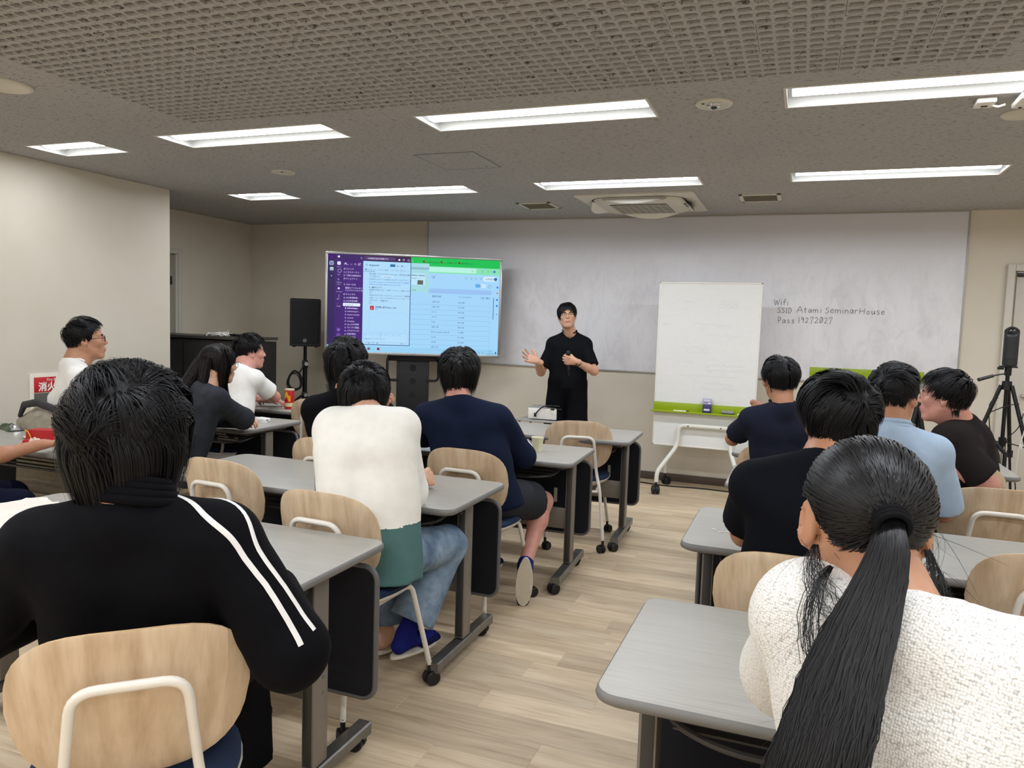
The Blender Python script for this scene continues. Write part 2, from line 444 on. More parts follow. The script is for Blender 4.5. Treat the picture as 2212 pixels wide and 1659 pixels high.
WB = thing('wall_whiteboard', 'wall-wide grey-white whiteboard sheet with handwriting and smeared marker stains', 'whiteboard', (-1.26, YF, 0))
G().box((0, -0.006, 1.762), (4.96, 0.012, 1.456), bev=0.002).build('board_sheet', m_board(), WB)
g = G()
for c, d in (((0, -0.009, 1.03), (4.98, 0.018, 0.014)), ((-2.485, -0.008, 1.765), (0.012, 0.016, 1.46)), ((2.485, -0.008, 1.765), (0.012, 0.016, 1.46))): g.box(c, d, bev=0.002)
g.build('board_edge', mat('board_edge_metal', (176, 174, 170), 0.4, 0.3), WB)
M_INK = mat('marker_ink', (72, 72, 76), 0.6, var=0)
RX = Matrix.Rotation(PI/2, 3, 'X')
# handwriting as pen strokes: letter outlines in a unit box, drawn as thin ribbons
STROKES = {
 'W': [[(0, 1), (.25, 0), (.5, .8), (.72, 0), (1, 1)]], 'i': [[(.5, .62), (.5, 0)], [(.5, .9), (.52, .86)]],
 'f': [[(.9, .9), (.7, 1.1), (.45, .9), (.42, .3), (.4, 0)], [(.1, .5), (.9, .62)]], 'S': [[(.9, .9), (.5, 1), (.15, .75), (.75, .45), (.8, .15), (.4, 0), (.05, .12)]],
 'I': [[(.5, 1), (.5, 0)], [(.2, 1), (.75, 1)], [(.2, 0), (.8, 0)]], 'D': [[(.15, 1), (.15, 0), (.6, .1), (.9, .5), (.65, .92), (.1, 1)]],
 'A': [[(0, 0), (.48, 1), (.95, 0)], [(.2, .38), (.8, .4)]], 't': [[(.45, .95), (.45, .1), (.7, 0)], [(.1, .62), (.85, .64)]],
 'a': [[(.8, .5), (.4, .62), (.1, .3), (.35, 0), (.75, .3), (.8, .6), (.85, 0)]], 'm': [[(0, .6), (.05, 0)], [(.05, .4), (.25, .6), (.42, .45), (.45, 0)], [(.45, .4), (.68, .6), (.85, .42), (.9, 0)]],
 'e': [[(.1, .3), (.8, .4), (.55, .64), (.15, .45), (.15, .1), (.5, 0), (.85, .12)]], 'n': [[(.1, .6), (.12, 0)], [(.12, .38), (.45, .62), (.75, .45), (.8, 0)]],
 'r': [[(.2, .6), (.22, 0)], [(.22, .35), (.5, .62), (.8, .55)]], 'H': [[(.1, 1), (.05, 0)], [(.95, 1), (.85, 0)], [(.08, .5), (.9, .55)]],
 'o': [[(.5, .6), (.15, .4), (.25, .02), (.65, .02), (.85, .35), (.5, .6)]], 'u': [[(.1, .58), (.15, .1), (.45, 0), (.75, .2), (.78, .58), (.85, 0)]],
 's': [[(.8, .58), (.35, .62), (.25, .42), (.7, .25), (.65, .02), (.15, .03)]], 'P': [[(.2, 0), (.15, 1), (.7, .95), (.85, .65), (.6, .45), (.2, .45)]],
 ':': [[(.4, .55), (.42, .5)], [(.4, .12), (.42, .07)]], '1': [[(.5, 1), (.45, 0)]], '9': [[(.75, .75), (.4, 1), (.2, .7), (.5, .55), (.75, .8), (.7, 0)]],
 '2': [[(.1, .8), (.45, 1), (.75, .75), (.4, .3), (.1, .05), (.9, .1)]], '7': [[(.1, .7), (.15, .95), (.8, .98), (.45, .4), (.3, -.15)]],
 '0': [[(.5, 1), (.1, .6), (.2, .08), (.6, .05), (.85, .55), (.5, 1)], [(.25, .1), (.8, .85)]],
 'l': [[(.5, 1), (.5, 0)]]}
def handwriting(s, x, z, size, adv=0.78, parent=None, rg=random.Random(5), slope=0.0, m=None, name='handwriting', yo=-0.0135, wpen=0.0035):
    g = G(); cx = x
    for ch in s:
        if ch in STROKES:
            wd = size*(0.95 if ch in 'WmHA' else 0.32 if ch in 'i1:lI' else 0.62); jz = rg.uniform(-.04, .04)*size; k = rg.uniform(.92, 1.08)
            for st in STROKES[ch]:
                pts = [Vector((cx + p[0]*wd*k, 0, z + jz + p[1]*size*k + (cx-x)*slope)) for p in st]
                if len(pts) > 2:     # smooth
                    q = []
                    for i in range(len(pts)-1):
                        p0, p1, p2, p3 = pts[max(i-1, 0)], pts[i], pts[i+1], pts[min(i+2, len(pts)-1)]
                        for t in (0, .33, .66): q.append(0.5*((2*p1) + (p2-p0)*t + (2*p0-5*p1+4*p2-p3)*t*t + (3*p1-3*p2+p3-p0)*t**3))
                    pts = q + [pts[-1]]
                for a, b in zip(pts, pts[1:]):
                    d = (b-a); n = Vector((-d.z, 0, d.x)); n = n.normalized()*wpen/2 if n.length > 0 else Vector((wpen/2, 0, 0))
                    e = d.normalized()*wpen*0.3 if d.length > 0 else Vector()
                    g.add([tuple(a-n-e+Vector((0, yo, 0))), tuple(b-n+e+Vector((0, yo, 0))), tuple(b+n+e+Vector((0, yo, 0))), tuple(a+n-e+Vector((0, yo, 0)))], [(0, 1, 2, 3)])
            cx += wd*1.05 + size*0.12
        else: cx += size*0.45
    return g.build(name, m or M_INK, parent, smooth=False)
bx = 1.26
handwriting('Wifi', -0.253+bx, 1.695, 0.046, parent=WB)
handwriting('SSID :', -0.222+bx, 1.625, 0.046, parent=WB)
handwriting('Atami SeminarHouse', -0.058+bx, 1.633, 0.050, parent=WB)
handwriting('Pass :', -0.215+bx, 1.535, 0.050, parent=WB)
handwriting('19272027', -0.045+bx, 1.543, 0.050, parent=WB)
# green magnetic tray on the whiteboard
M_GREEN = mat('lime_green_steel', (150, 172, 12), 0.4, var=0.03)
t = thing('magnetic_tray', 'lime green magnetic marker tray stuck to the wall whiteboard behind the heads', 'tray', (0.53, YF-0.012, 0))
G().box((0, -0.004, 1.112), (0.9, 0.006, 0.085), bev=0.002).box((0, -0.035, 1.071), (0.9, 0.06, 0.005), bev=0.001).box((0, -0.064, 1.077), (0.9, 0.004, 0.014), bev=0.001).build('tray', M_GREEN, t)
G().box((-0.32, -0.009, 1.100), (0.16, 0.006, 0.022), bev=0.002).build('magnet_bar', mat('black_plastic', (22, 22, 24), 0.4), t)
M_BLACK = MATS['black_plastic']

# ---- door at the far right of the front wall, door in the alcove
M_DOOR = mat('door_panel', (200, 194, 182), 0.5, var=0.02)
d = G().box((1.99, YF-0.004, 1.0), (0.80, 0.03, 2.0), bev=0.003).build('door_1', M_DOOR); d['kind'] = 'structure'
g = G()
for c, dd in (((1.545, YF-0.018, 1.03), (0.055, 0.055, 2.06)), ((2.43, YF-0.018, 1.03), (0.055, 0.055, 2.06)), ((1.9875, YF-0.0175, 2.0315), (0.828, 0.050, 0.053))): g.box(c, dd, bev=0.004)
g.build('door_frame', M_TRIM, d)
G().box((1.625, YF-0.028, 1.975), (0.07, 0.02, 0.03), bev=0.003).build('door_closer', M_BLACK, d)
G().cyl((1.68, YF-0.05, 1.0), (1.80, YF-0.05, 1.0), 0.011).cyl((1.69, YF-0.05, 1.0), (1.69, YF-0.015, 1.0), 0.012).build('door_handle', mat('brushed_steel', (170, 170, 172), 0.3, 0.9), d)
d = G().box((XLL+0.004, 5.66, 1.02), (0.03, 0.74, 2.04), bev=0.003).build('door_2', mat('door_panel_grey', (160, 153, 140), 0.5, var=0.02)); d['kind'] = 'structure'
g = G()
for c, dd in (((XLL+0.02, 6.085, 1.05), (0.06, 0.05, 2.1)), ((XLL+0.02, 5.255, 1.05), (0.06, 0.05, 2.1)), ((XLL+0.0195, 5.67, 2.074), (0.056, 0.778, 0.048)), ((XLL+0.026, 6.043, 1.024), (0.034, 0.030, 2.046))): g.box(c, dd, bev=0.003)
g.build('door_frame', M_TRIM, d)
G().box((XLL+0.022, 5.985, 1.78), (0.012, 0.018, 0.085), bev=0.002).build('door_latch', M_BLACK, d)

# ---- ceiling fittings
M_AC = mat('ivory_plastic', (206, 202, 188), 0.45, var=0.02)
M_DK = mat('dark_gap', (60, 57, 52), 0.8, var=0)
def cassette():
    t = thing('air_conditioner', 'ivory ceiling cassette air conditioner with slatted intake grille before the whiteboard', 'air conditioner', (-1.31, 6.38, H), 0)
    s = 0.475
    g = G(); g.loft([rrect(2*s, 2*s, 0.02, 3, z) for z in (0, -0.012)] + [rrect(2*s-0.03, 2*s-0.03, 0.02, 3, -0.016)], cap0=False)
    g.build('panel', M_AC, t, angle=30)
    rings = [rrect(0.74, 0.74, 0.16, 6, -0.014), rrect(0.72, 0.72, 0.16, 6, -0.030), rrect(0.66, 0.66, 0.13, 6, -0.048), rrect(0.52, 0.52, 0.03, 6, -0.052)]
    G().loft(rings, cap0=False).build('intake_cover', M_AC, t, angle=50)
    G().loft([rrect(0.765, 0.765, 0.17, 6, -0.0165), rrect(0.735, 0.735, 0.16, 6, -0.0168)], cap0=False, cap1=True).build('shadow_gap', M_DK, t)  # flat dark ring, the shade around the cover put into its colour
    G().box((0, 0, -0.054), (0.46, 0.46, 0.004)).build('intake_recess', M_DK, t, smooth=False)
    sl = None
    for i in range(17):
        y = -0.224 + i*0.028
        if sl is None: sl = G().box((0, 0, 0), (0.46, 0.009, 0.0012)).build('slat', M_AC, t, smooth=False); o = sl
        else: o = link('slat', sl.data, t)
        o.location = (0, y, -0.058)
    sl = None
    for i in range(9):
        if sl is None: sl = G().box((0, 0, 0), (0.004, 0.46, 0.0012)).build('grille_bar', M_AC, t, smooth=False); o = sl
        else: o = link('grille_bar', sl.data, t)
        o.location = (-0.224+i*0.056, 0, -0.0575)
    for k in range(4):
        R = Matrix.Rotation(k*PI/2, 4, 'Z')
        n = 12; up, lo = [], []
        for i in range(n+1):
            x = -0.26 + 0.52*i/n; b = 0.07*(1-(2*i/n-1)**2)
            up.append((x, 0.36, -0.03)); lo.append((x, 0.37+b*0.75, -0.034-b*0.62))
        vs = up+lo+[(a, b2+0.006, c+0.004) for a, b2, c in up]+[(a, b2+0.006, c+0.004) for a, b2, c in lo]; m = n+1; fs = []
        for i in range(n): fs += [(i, i+1, m+i+1, m+i), (2*m+i, 3*m+i, 3*m+i+1, 2*m+i+1)]
        fl = G().add(vs, fs, M=R)
        fl.build('flap', M_WHITE, t, angle=60)
    G().box((0.385, -0.03, -0.036), (0.06, 0.15, 0.012), bev=0.004).build('sensor', mat('dark_glass', (38, 42, 48), 0.2), t)
    return t
cassette()
def vent(x, y, label):
    t = thing('ceiling_vent', label, 'air vent', (x, y, H), 0, 'slatted ceiling vents')
    g = G(); W, D = 0.31, 0.33
    for c, d in (((0, -D/2+0.015, -0.004), (W, 0.03, 0.01)), ((0, D/2-0.015, -0.004), (W, 0.03, 0.01)), ((-W/2+0.015, 0, -0.004), (0.03, D, 0.01)), ((W/2-0.015, 0, -0.004), (0.03, D, 0.01))): g.box(c, d, bev=0.002)
    g.build('frame', M_AC, t)
    G().box((0, 0, -0.0005), (W-0.05, D-0.05, 0.002)).build('backing', M_DK, t, smooth=False)
    base = None
    for i in range(11):
        if base is None: base = G().box((0, 0, 0), (W-0.06, 0.017, 0.0015), M=Matrix.Rotation(0.5, 4, 'X')).build('slat', mat('vent_slat', (168, 163, 148), 0.5), t, smooth=False); o = base
        else: o = link('slat', base.data, t)
        o.location = (0, -0.125+i*0.025, -0.006)
vent(-2.24, 6.39, 'small slatted ceiling vent to the left of the cassette air conditioner')
vent(-0.37, 6.30, 'slatted ceiling vent to the right of the cassette air conditioner')
t = thing('access_hatch', 'square ceiling access hatch with a thin metal edge above the screen', 'hatch', (-2.165, 4.565, H), 0)
G().box((0, 0, -0.001), (0.40, 0.46, 0.003)).build('hatch_panel', M_CEIL, t, smooth=False)
g = G()
for c, d in (((0, -0.233, -0.0015), (0.412, 0.006, 0.005)), ((0, 0.233, -0.0015), (0.412, 0.006, 0.005)), ((-0.203, 0, -0.0015), (0.006, 0.46, 0.005)), ((0.203, 0, -0.0015), (0.006, 0.46, 0.005))): g.box(c, d)
g.build('hatch_frame', mat('aluminium', (140, 138, 134), 0.4, 0.6), t, smooth=False)
G().lathe([(0.008, -0.001), (0.008, -0.006)], (0.12, 0.18, 0), 10).build('latch', MATS['aluminium'], t)
def disc(name, x, y, r, label, cat, lens=False, m=None):
    t = thing(name, label, cat, (x, y, H))
    G().lathe([(r, 0), (r, -0.005), (r-0.006, -0.010), (r-0.02, -0.011), (r-0.024, -0.008)], n=36).build('cover', m or M_AC, t, angle=40)
    if lens:
        G().lathe([(0.034, -0.008), (0.03, -0.016), (0.018, -0.019)], n=20).build('lens_ring', mat('chrome', (190, 190, 190), 0.15, 1.0), t)
        G().sphere((0, 0, -0.016), (0.016, 0.016, 0.012)).build('bulb', mat('smoked_lens', (50, 50, 50), 0.1), t)
        G().box((-0.045, -0.045, -0.0112), (0.012, 0.012, 0.004)).build('button', M_DK, t)
    else:
        G().box((r*0.25, -r*0.5, -0.0115), (0.02, 0.012, 0.003), bev=0.001).build('latch', M_DK, t)
disc('ceiling_speaker', -3.60, 4.62, 0.085, 'round flush ceiling plate to the left of the square hatch', 'ceiling plate')
disc('ceiling_speaker', -3.60, 2.55, 0.125, 'large round flush ceiling plate cut by the left picture edge beside the perforated tiles', 'ceiling plate')
disc('emergency_light', -0.445, 3.68, 0.085, 'round emergency downlight with a small chrome lens between two long lights', 'downlight', True)
disc('ceiling_speaker', 0.90, 4.19, 0.095, 'round flush ceiling disc cut by the right edge under the white access point', 'ceiling plate')
t = thing('access_point', 'white box-shaped wireless access point hanging from the ceiling at the right edge', 'access point', (0.84, 3.84, H))
G().box((0.05, 0.0, -0.034), (0.20, 0.17, 0.026), bev=0.01, seg=3).build('housing', M_WHITE, t)
G().box((0.05, 0.0, -0.012), (0.16, 0.12, 0.03), bev=0.004).build('mount', mat('grey_plastic', (88, 88, 88), 0.5), t)
G().lathe([(0.008, -0.047), (0.006, -0.05)], (-0.02, 0.06, 0), 10).build('indicator', M_DK, t)
t = thing('ceiling_outlet', 'small white surface outlet box on the ceiling beside the access point', 'outlet', (0.69, 3.92, H))
G().box((0, 0, -0.012), (0.075, 0.10, 0.024), bev=0.005).build('housing', M_WHITE, t)
G().box((0.0, 0.01, -0.0255), (0.025, 0.012, 0.004)).build('socket', M_DK, t)
G().tube([(0.01, 0, -0.02), (0.05, -0.01, -0.035), (0.075, -0.02, -0.03)], 0.005).build('cable', M_WHITE, t)

# ---- sign on the left wall
t = thing('fire_sign', 'white framed red and grey fire extinguisher box sign on the left wall behind the chair', 'sign', (XL, 3.96, 0))
G().box((0.006, 0, 0.62), (0.012, 0.37, 0.72), bev=0.003).build('frame', mat('sign_white', (228, 222, 205), 0.4, var=0.01), t)
G().box((0.0135, 0, 0.90), (0.005, 0.31, 0.11), bev=0.001).build('red_plate', mat('sign_red', (196, 26, 34), 0.4, var=0.02), t)
G().box((0.0135, 0, 0.57), (0.005, 0.31, 0.54), bev=0.001).build('grey_plate', mat('sign_grey', (84, 78, 72), 0.5), t)
RW = Matrix(((0, 0, 1), (1, 0, 0), (0, 1, 0)))     # text plane facing +X
mw = mat('sign_letter_white', (240, 238, 230), 0.5, var=0)
text('lettering', 'Fire Extinguisher', 0.030, (0.0165, -0.06, 0.925), RW, mw, t)
text('lettering', '消火器', 0.068, (0.0165, -0.125, 0.86), RW, mw, t, bold=0.002)
# ------------------------------------------------------------------ furniture
def m_laminate():
    s = NT('grey_laminate'); v = s.coord('Object', (5, 160, 1))
    f = s.noise(v, 1.0, 4, 0.6, 0.3)
    s.col(s.ramp(f, [(0.3, lin((155, 152, 144))), (0.7, lin((168, 165, 156)))]))
    s.b.inputs['Roughness'].default_value = 0.36; s.b.inputs['Specular IOR Level'].default_value = 0.45; s.bump(f, 0.06, 0.0005); return s.m
M_LAM = m_laminate()
M_EDGE = mat('table_edge_band', (116, 114, 110), 0.45, var=0.03)
M_STEEL = mat('grey_painted_steel', (128, 122, 113), 0.4, 0.3, var=0.03)
M_STEELD = mat('dark_steel_and_leg_shade', (62, 60, 58), 0.45, 0.3, var=0.03)
M_FOOT = mat('worn_metal_foot', (120, 118, 114), 0.32, 0.7, var=0.12, vscale=18)
M_PANEL = mat('navy_fabric_panel', (10, 12, 22), 0.9, var=0.1, vscale=400, bump=0.3, bscale=900)
M_PEDGE = mat('panel_edge_trim', (98, 96, 96), 0.45)
M_CAST = mat('caster_rubber', (14, 14, 16), 0.5, var=0.05)
M_LABEL = mat('label_sticker', (176, 172, 158), 0.6, var=0.02)
def caster_geo(g, c, r=0.031, ang=0.0, w=0.018):
    """twin wheel caster standing on the floor below c (c = top of the stem)"""
    R = Matrix.Translation((c[0], c[1], 0)) @ Matrix.Rotation(ang, 4, 'Z')
    for sx in (-1, 1):
        a = sx*(0.006+w/2)
        prof = [(r*0.55, -w/2), (r*0.9, -w/2), (r, -w*0.3), (r, w*0.3), (r*0.9, w/2), (r*0.5, w/2), (r*0.35, w*0.35)]
        g.lathe(prof, n=18, M=R @ Matrix.Translation((a, 0.016, r)) @ Matrix.Rotation(PI/2*sx, 4, 'Y'))
    # hood and stem
    n = 9; pr = [(0.0, r+0.0)] ; ring = []
    for sx in (-0.007, 0.007):
        ring.append([(sx, 0.016+(r+0.003)*math.cos(a), r+(r+0.003)*math.sin(a)) for a in [PI*k/n for k in range(n+1)]] + [(sx, 0.016-r*0.4, r*0.9), (sx, 0.016+r*0.4, r*0.9)])
    g.loft(ring, M=R)
    g.cyl((0, 0, r*1.6), (0, 0, c[2]), 0.009, n=10, M=R)
def make_table(w=1.5, d=0.6, h=0.72, label='', group=''):
    t = thing('folding_table', label, 'table', group=group)
    g = G(); th = 0.027
    prof = [(0.010, h-th), (0.002, h-th+0.006), (0, h-th/2), (0.002, h-0.005), (0.006, h-0.0005)]
    g.loft([rrect(w-2*i, d-2*i, 0.05, 8, z) for i, z in prof], mi=1, cap1=False)
    g.loft([rrect(w-0.012, d-0.012, 0.048, 8, h-0.0005), rrect(w-0.016, d-0.016, 0.047, 8, h)], mi=0, cap0=False)
    g.build('tabletop', [M_LAM, M_EDGE], t, angle=50)
    px = w/2-0.075
    for s in (-1, 1):
        g = G()
        g.box((s*px, 0.0, 0.385), (0.042, 0.074, 0.575), bev=0.004)
        g.box((s*px, -0.0375, 0.385), (0.030, 0.004, 0.56), mi=1, bev=0.001)  # thin dark facing: shade of the leg's front face put into its colour
        for z in (0.32, 0.37): g.cyl((s*(px+0.019), 0.01, z), (s*(px+0.0215), 0.01, z), 0.007, mi=2)
        g.build('leg', [M_STEEL, M_STEELD, M_FOOT], t)
        g = G()   # foot beam with notched ends
        L = 0.285; rings = []
        for y, zb in ((-L, 0.052), (-L+0.045, 0.052), (-L+0.055, 0.062), (-L+0.065, 0.058), (L-0.065, 0.058), (L-0.055, 0.062), (L-0.045, 0.052), (L, 0.052)):
            rings.append([(s*px+a, y, z) for a, z in ((-0.026, zb), (0.026, zb), (0.026, 0.088), (0.021, 0.093), (-0.021, 0.093), (-0.026, 0.088))])
        g.loft(rings)
        ft = g.build('foot', M_FOOT, t, angle=25)
        for y, a in ((-L+0.025, 2.6), (L-0.025, 0.7+s)):
            g = G(); caster_geo(g, (s*px, y, 0.055), 0.030, a); g.build('caster', M_CAST, ft)
        G().sphere((s*(px+0.002), -0.06, 0.655), 0.012).cyl((s*(px-0.03), -0.06, 0.655), (s*px, -0.06, 0.655), 0.006).build('lock_knob', M_BLACK, t)
        G().box((s*(px-0.01), -0.02, 0.682), (0.05, 0.42, 0.02), bev=0.003).build('bracket', M_STEELD, t)
    G().box((0, 0.015, 0.345), (2*px-0.04, 0.02, 0.12), bev=0.004).build('cross_beam', M_STEEL, t)
    # modesty panel with rounded corners and a trim around its edge
    g = G(); pw, ph, cz = w-0.01, 0.46, 0.42
    R = Matrix.Rotation(PI/2, 4, 'X')
    g.loft([[(x, z+cz, y) for x, z, _ in rrect(pw-0.02, ph-0.02, 0.045, 6)] for y in (-0.235, -0.25)], M=R)
    pn = g.build('modesty_panel', M_PANEL, t)
    G().tube([(x, 0.2425, z+cz) for x, z, _ in rrect(pw-0.014, ph-0.014, 0.048, 6)], 0.0085, n=8, closed=True, flat=1.3).build('trim', M_PEDGE, pn)
    G().box((w/2-0.225, 0.2335, 0.425), (0.020, 0.003, 0.085)).build('label_sticker', M_LABEL, pn, smooth=False)
    # book tray: bent rim and slats under the top
    tr = thing('x', '', '') if False else None
    g = G(); tw = w/2-0.13
    g.tube(path([(tw, 0.05, 0.665), (tw, -0.16, 0.625), (tw-0.12, -0.215, 0.612), (-tw+0.12, -0.215, 0.612), (-tw, -0.16, 0.625), (-tw, 0.05, 0.665)], 0.06), 0.008, n=8)
    ty = g.build('book_tray', M_STEELD, t)
    sl = G().box((0, 0, 0), (2*tw-0.04, 0.022, 0.005)).build('slat', M_STEELD, ty, smooth=False)
    for k in range(5):
        o = sl if k == 0 else link('slat', sl.data, ty)
        o.location = (0, -0.165+k*0.048, 0.616+k*0.007)
    return t
TG = 'grey folding seminar tables'
# name, right end x, centre y, rotation (deg), label
TABLES = [
 (-1.985, 1.85, 0, 'grey table in front of the man in the striped black jacket'),
 (-1.975, 2.90, 0, 'grey table where the student in the cream sweatshirt rests an arm'),
 (-1.855, 4.06, 2.5, 'grey table carrying the paper cup and the silver snack bag'),
 (-1.745, 4.97, 2.5, 'front grey table of the aisle row, nearest the standing presenter'),
 (-4.00, 2.98, 0, 'grey table carrying the red french fries box'),
 (-4.00, 4.12, 0, 'grey table with the white charger and the tablet'),
 (-3.95, 5.07, 0, 'grey table with the red snack can, in front of the dark cabinet'),
 (0.395, 1.725, 0, 'nearest grey table on the right, in front of the woman with a ponytail'),
 (0.395, 2.88, 0, 'grey table on the right where the man in the black polo leans'),
 (0.44, 3.99, 0, 'grey table in front of the man in the light blue shirt'),
 (0.39, 4.97, 0, 'front grey table on the right behind the rolling whiteboard'),
]
_t0 = None
for x, y, rz, lab in TABLES:
    if _t0 is None: _t0 = make_table(label=lab, group=TG); _t0.location = (x, y, 0); _t0.rotation_euler = (0, 0, math.radians(rz))
    else: clone(_t0, (x, y, 0), math.radians(rz), lab)

# ---- chairs
def m_wood():
    s = NT('light_oak_veneer'); v = s.coord('Object', (22, 22, 1.6)); oi = s.n('ShaderNodeObjectInfo')
    ad = s.n('ShaderNodeVectorMath', operation='ADD'); cb = s.n('ShaderNodeCombineXYZ')
    mu = s.n('ShaderNodeMath', operation='MULTIPLY'); mu.inputs[1].default_value = 50; s.l(oi.outputs['Random'], mu.inputs[0]); s.l(mu.outputs[0], cb.inputs[0])
    s.l(v, ad.inputs[0]); s.l(cb.outputs[0], ad.inputs[1])
    f = s.noise(ad.outputs[0], 1.0, 4, 0.5, 0.25)
    mp = s.n('ShaderNodeMapping'); mp.inputs['Scale'].default_value = (5, 5, 1.6); s.l(ad.outputs[0], mp.inputs[0]); h = s.noise(mp.outputs[0], 1.0, 2, 0.5)
    c = s.ramp(f, [(0.28, lin((184, 156, 125))), (0.5, lin((206, 181, 150))), (0.74, lin((219, 198, 170)))])
    c = s.mix(0.6, c, s.ramp(h, [(0.35, (0.88, 0.86, 0.83, 1)), (0.55, (1, 1, 1, 1))]), 'MULTIPLY')
    s.col(c); s.b.inputs['Roughness'].default_value = 0.45; s.bump(h, 0.08, 0.0006); return s.m
M_WOOD = m_wood()
M_WOODE = mat('plywood_edge', (206, 172, 126), 0.5, var=0.06, vscale=120)
M_SEAT = mat('blue_seat_fabric', (10, 34, 66), 0.85, var=0.12, vscale=500, bump=0.4, bscale=800)
M_TUBE = mat('white_tube_enamel', (226, 220, 208), 0.3, var=0.02)
def make_chair(label, group):
    t = thing('caster_chair', label, 'chair', group=group)
    # curved plywood back
    W, Hh, zc = 0.222, 0.165, 0.675
    n, m = 36, 7
    def P(u, v, off):     # u,v in the outline; bends forward at the sides, leans back with height
        x = u; z = zc+v
        y = -0.165 + 1.05*x*x - 0.032*(v/0.15) + 0.006*(v/0.15)**2
        nx, ny = 2.1*x, -1.0; l = math.hypot(nx, ny)
        return (x + off*nx/l, y + off*ny/l, z)
    def outline(k, i):
        a = 2*PI*i/n; c, s = math.cos(a), math.sin(a); e = 2/3.1
        u = W*abs(c)**e*(1 if c > 0 else -1); v = Hh*abs(s)**e*(1 if s > 0 else -1)
        u *= 1 - 0.10*(v < 0)*abs(v/Hh)
        return u*k, v*k
    ks = [0.0, 0.3, 0.6, 0.85, 0.97, 1.0]
    g = G(); vs = []; fs = []
    for off in (-0.0055, 0.0055):
        base = len(vs); vs.append(P(0, 0, off))
        for k in ks[1:]:
            kk = k if k < 1 else 1.0
            for i in range(n): u, v = outline(kk, i); vs.append(P(u, v, off if k < 1 else off*0.7))
        for i in range(n):
            j = (i+1) % n; f = (base, base+1+i, base+1+j); fs.append(f if off > 0 else f[::-1])
            for r in range(len(ks)-2):
                a = base+1+r*n
                f = (a+i, a+n+i, a+n+j, a+j); fs.append(f if off > 0 else f[::-1])
    half = len(vs)//2; last = 1+(len(ks)-2)*n; mi = [0]*len(fs)
    for i in range(n):
        j = (i+1) % n; fs.append((last+i, last+j, half+last+j, half+last+i)); mi.append(1)
    g.v, g.f, g.mi = vs, fs, mi
    g.build('backrest', [M_WOOD, M_WOODE], t, angle=50)
    # bent tube behind the back, running down to the rear casters
    pts = path([(-0.185, -0.27, 0.085), (-0.150, -0.212, 0.41), (-0.125, -0.160, 0.50), (-0.100, -0.206, 0.735), (0.100, -0.206, 0.735), (0.125, -0.160, 0.50), (0.150, -0.212, 0.41), (0.185, -0.27, 0.085)], [0.03, 0.05, 0.045, 0.045, 0.05, 0.03])
    G().tube(pts, 0.0105, n=10).build('back_tube', M_TUBE, t, angle=60)
    for s in (-1, 1):
        pts = path([(s*0.215, 0.245, 0.085), (s*0.165, 0.175, 0.425), (s*0.135, -0.205, 0.395)], 0.04)
        G().tube(pts, 0.0105, n=10).build('leg', M_TUBE, t, angle=60)
        for x, y, a in ((s*0.185, -0.27, 0.6*s), (s*0.215, 0.245, -0.9*s+0.4)):
            g = G(); caster_geo(g, (x, y, 0.095), 0.026, a, 0.016); g.build('caster', M_CAST, t)
    G().tube([(-0.14, -0.22, 0.388), (0.14, -0.22, 0.388)], 0.009).build('rear_rail', M_TUBE, t)
    # padded round seat on a white shell
    def ring(rx, ry, z, e=2.5, dish=0.0):
        out = []
        for i in range(32):
            a = 2*PI*i/32; c, s = math.cos(a), math.sin(a)
            x = rx*abs(c)**(2/e)*(1 if c > 0 else -1); y = ry*abs(s)**(2/e)*(1 if s > 0 else -1)
            out.append((x, y+0.01, z + dish*(x/0.2)**2 - (0.02*(y/0.2)**2 if y > 0 else 0)))
        return out
    G().loft([ring(0.15, 0.15, 0.405), ring(0.20, 0.195, 0.425, dish=0.008), ring(0.215, 0.21, 0.437, dish=0.012), ring(0.217, 0.212, 0.442, dish=0.012)], cap1=True).build('seat_shell', M_TUBE, t, angle=60)
    G().loft([ring(0.212, 0.207, 0.440, dish=0.012), ring(0.214, 0.209, 0.455, dish=0.012), ring(0.20, 0.195, 0.468, dish=0.010), ring(0.12, 0.12, 0.468, dish=0.004)], cap0=False).build('seat', M_SEAT, t, angle=60)
    return t
CG = 'light oak caster chairs'
CHAIRS = [
 (-1.305, 1.195, 44, 'nearest light oak chair holding the man in the striped black jacket'),
 (-1.545, 2.39, -4, 'light oak chair under the student in cream sweatshirt and jeans'),
 (-2.29, 2.69, -4, 'empty light oak chair left of the cream sweatshirt, pushed to its table'),
 (-2.255, 3.40, 3, 'light oak chair mostly hidden behind the cream sweatshirt, under the man in black'),
 (-1.50, 3.48, -2, 'light oak chair under the man in the navy long-sleeved shirt and shorts'),
 (-1.36, 4.86, 14, 'empty light oak chair behind the table with the paper cup'),
 (-3.43, 4.93, 12, 'empty light oak chair below the loudspeaker, beside the bare elbow'),
 (0.02, 2.37, 0, 'light oak chair under the man in the black polo shirt'),
 (0.80, 3.77, 2, 'empty light oak chair by the light blue shirt, cut by the right edge'),
 (0.76, 4.43, 0, 'light oak chair the man in dark brown shirt leans from'),
 (0.72, 2.72, 4, 'light oak chair of which only the top corner shows at the right edge'),
 (-0.10, 4.53, 8, 'light oak chair under the man in the dark navy tee by the rolling whiteboard'),
 (0.30, 3.47, 0, 'light oak chair hidden under the man in the light blue shirt'),
 (0.14, 0.96, -6, 'light oak chair under the woman with the long ponytail'),
 (-4.20, 3.50, -6, 'chair with the beige jacket over its back, under the man in white tee'),
 (-3.47, 3.42, -10, 'chair hidden under the long-haired woman in dark grey'),
 (-3.95, 4.50, -14, 'light oak chair showing a sliver beside the white tee of the second row'),
 (-3.85, 2.30, -20, 'chair outside the picture under the person whose forearm shows at the left edge'),
]
_c0 = None
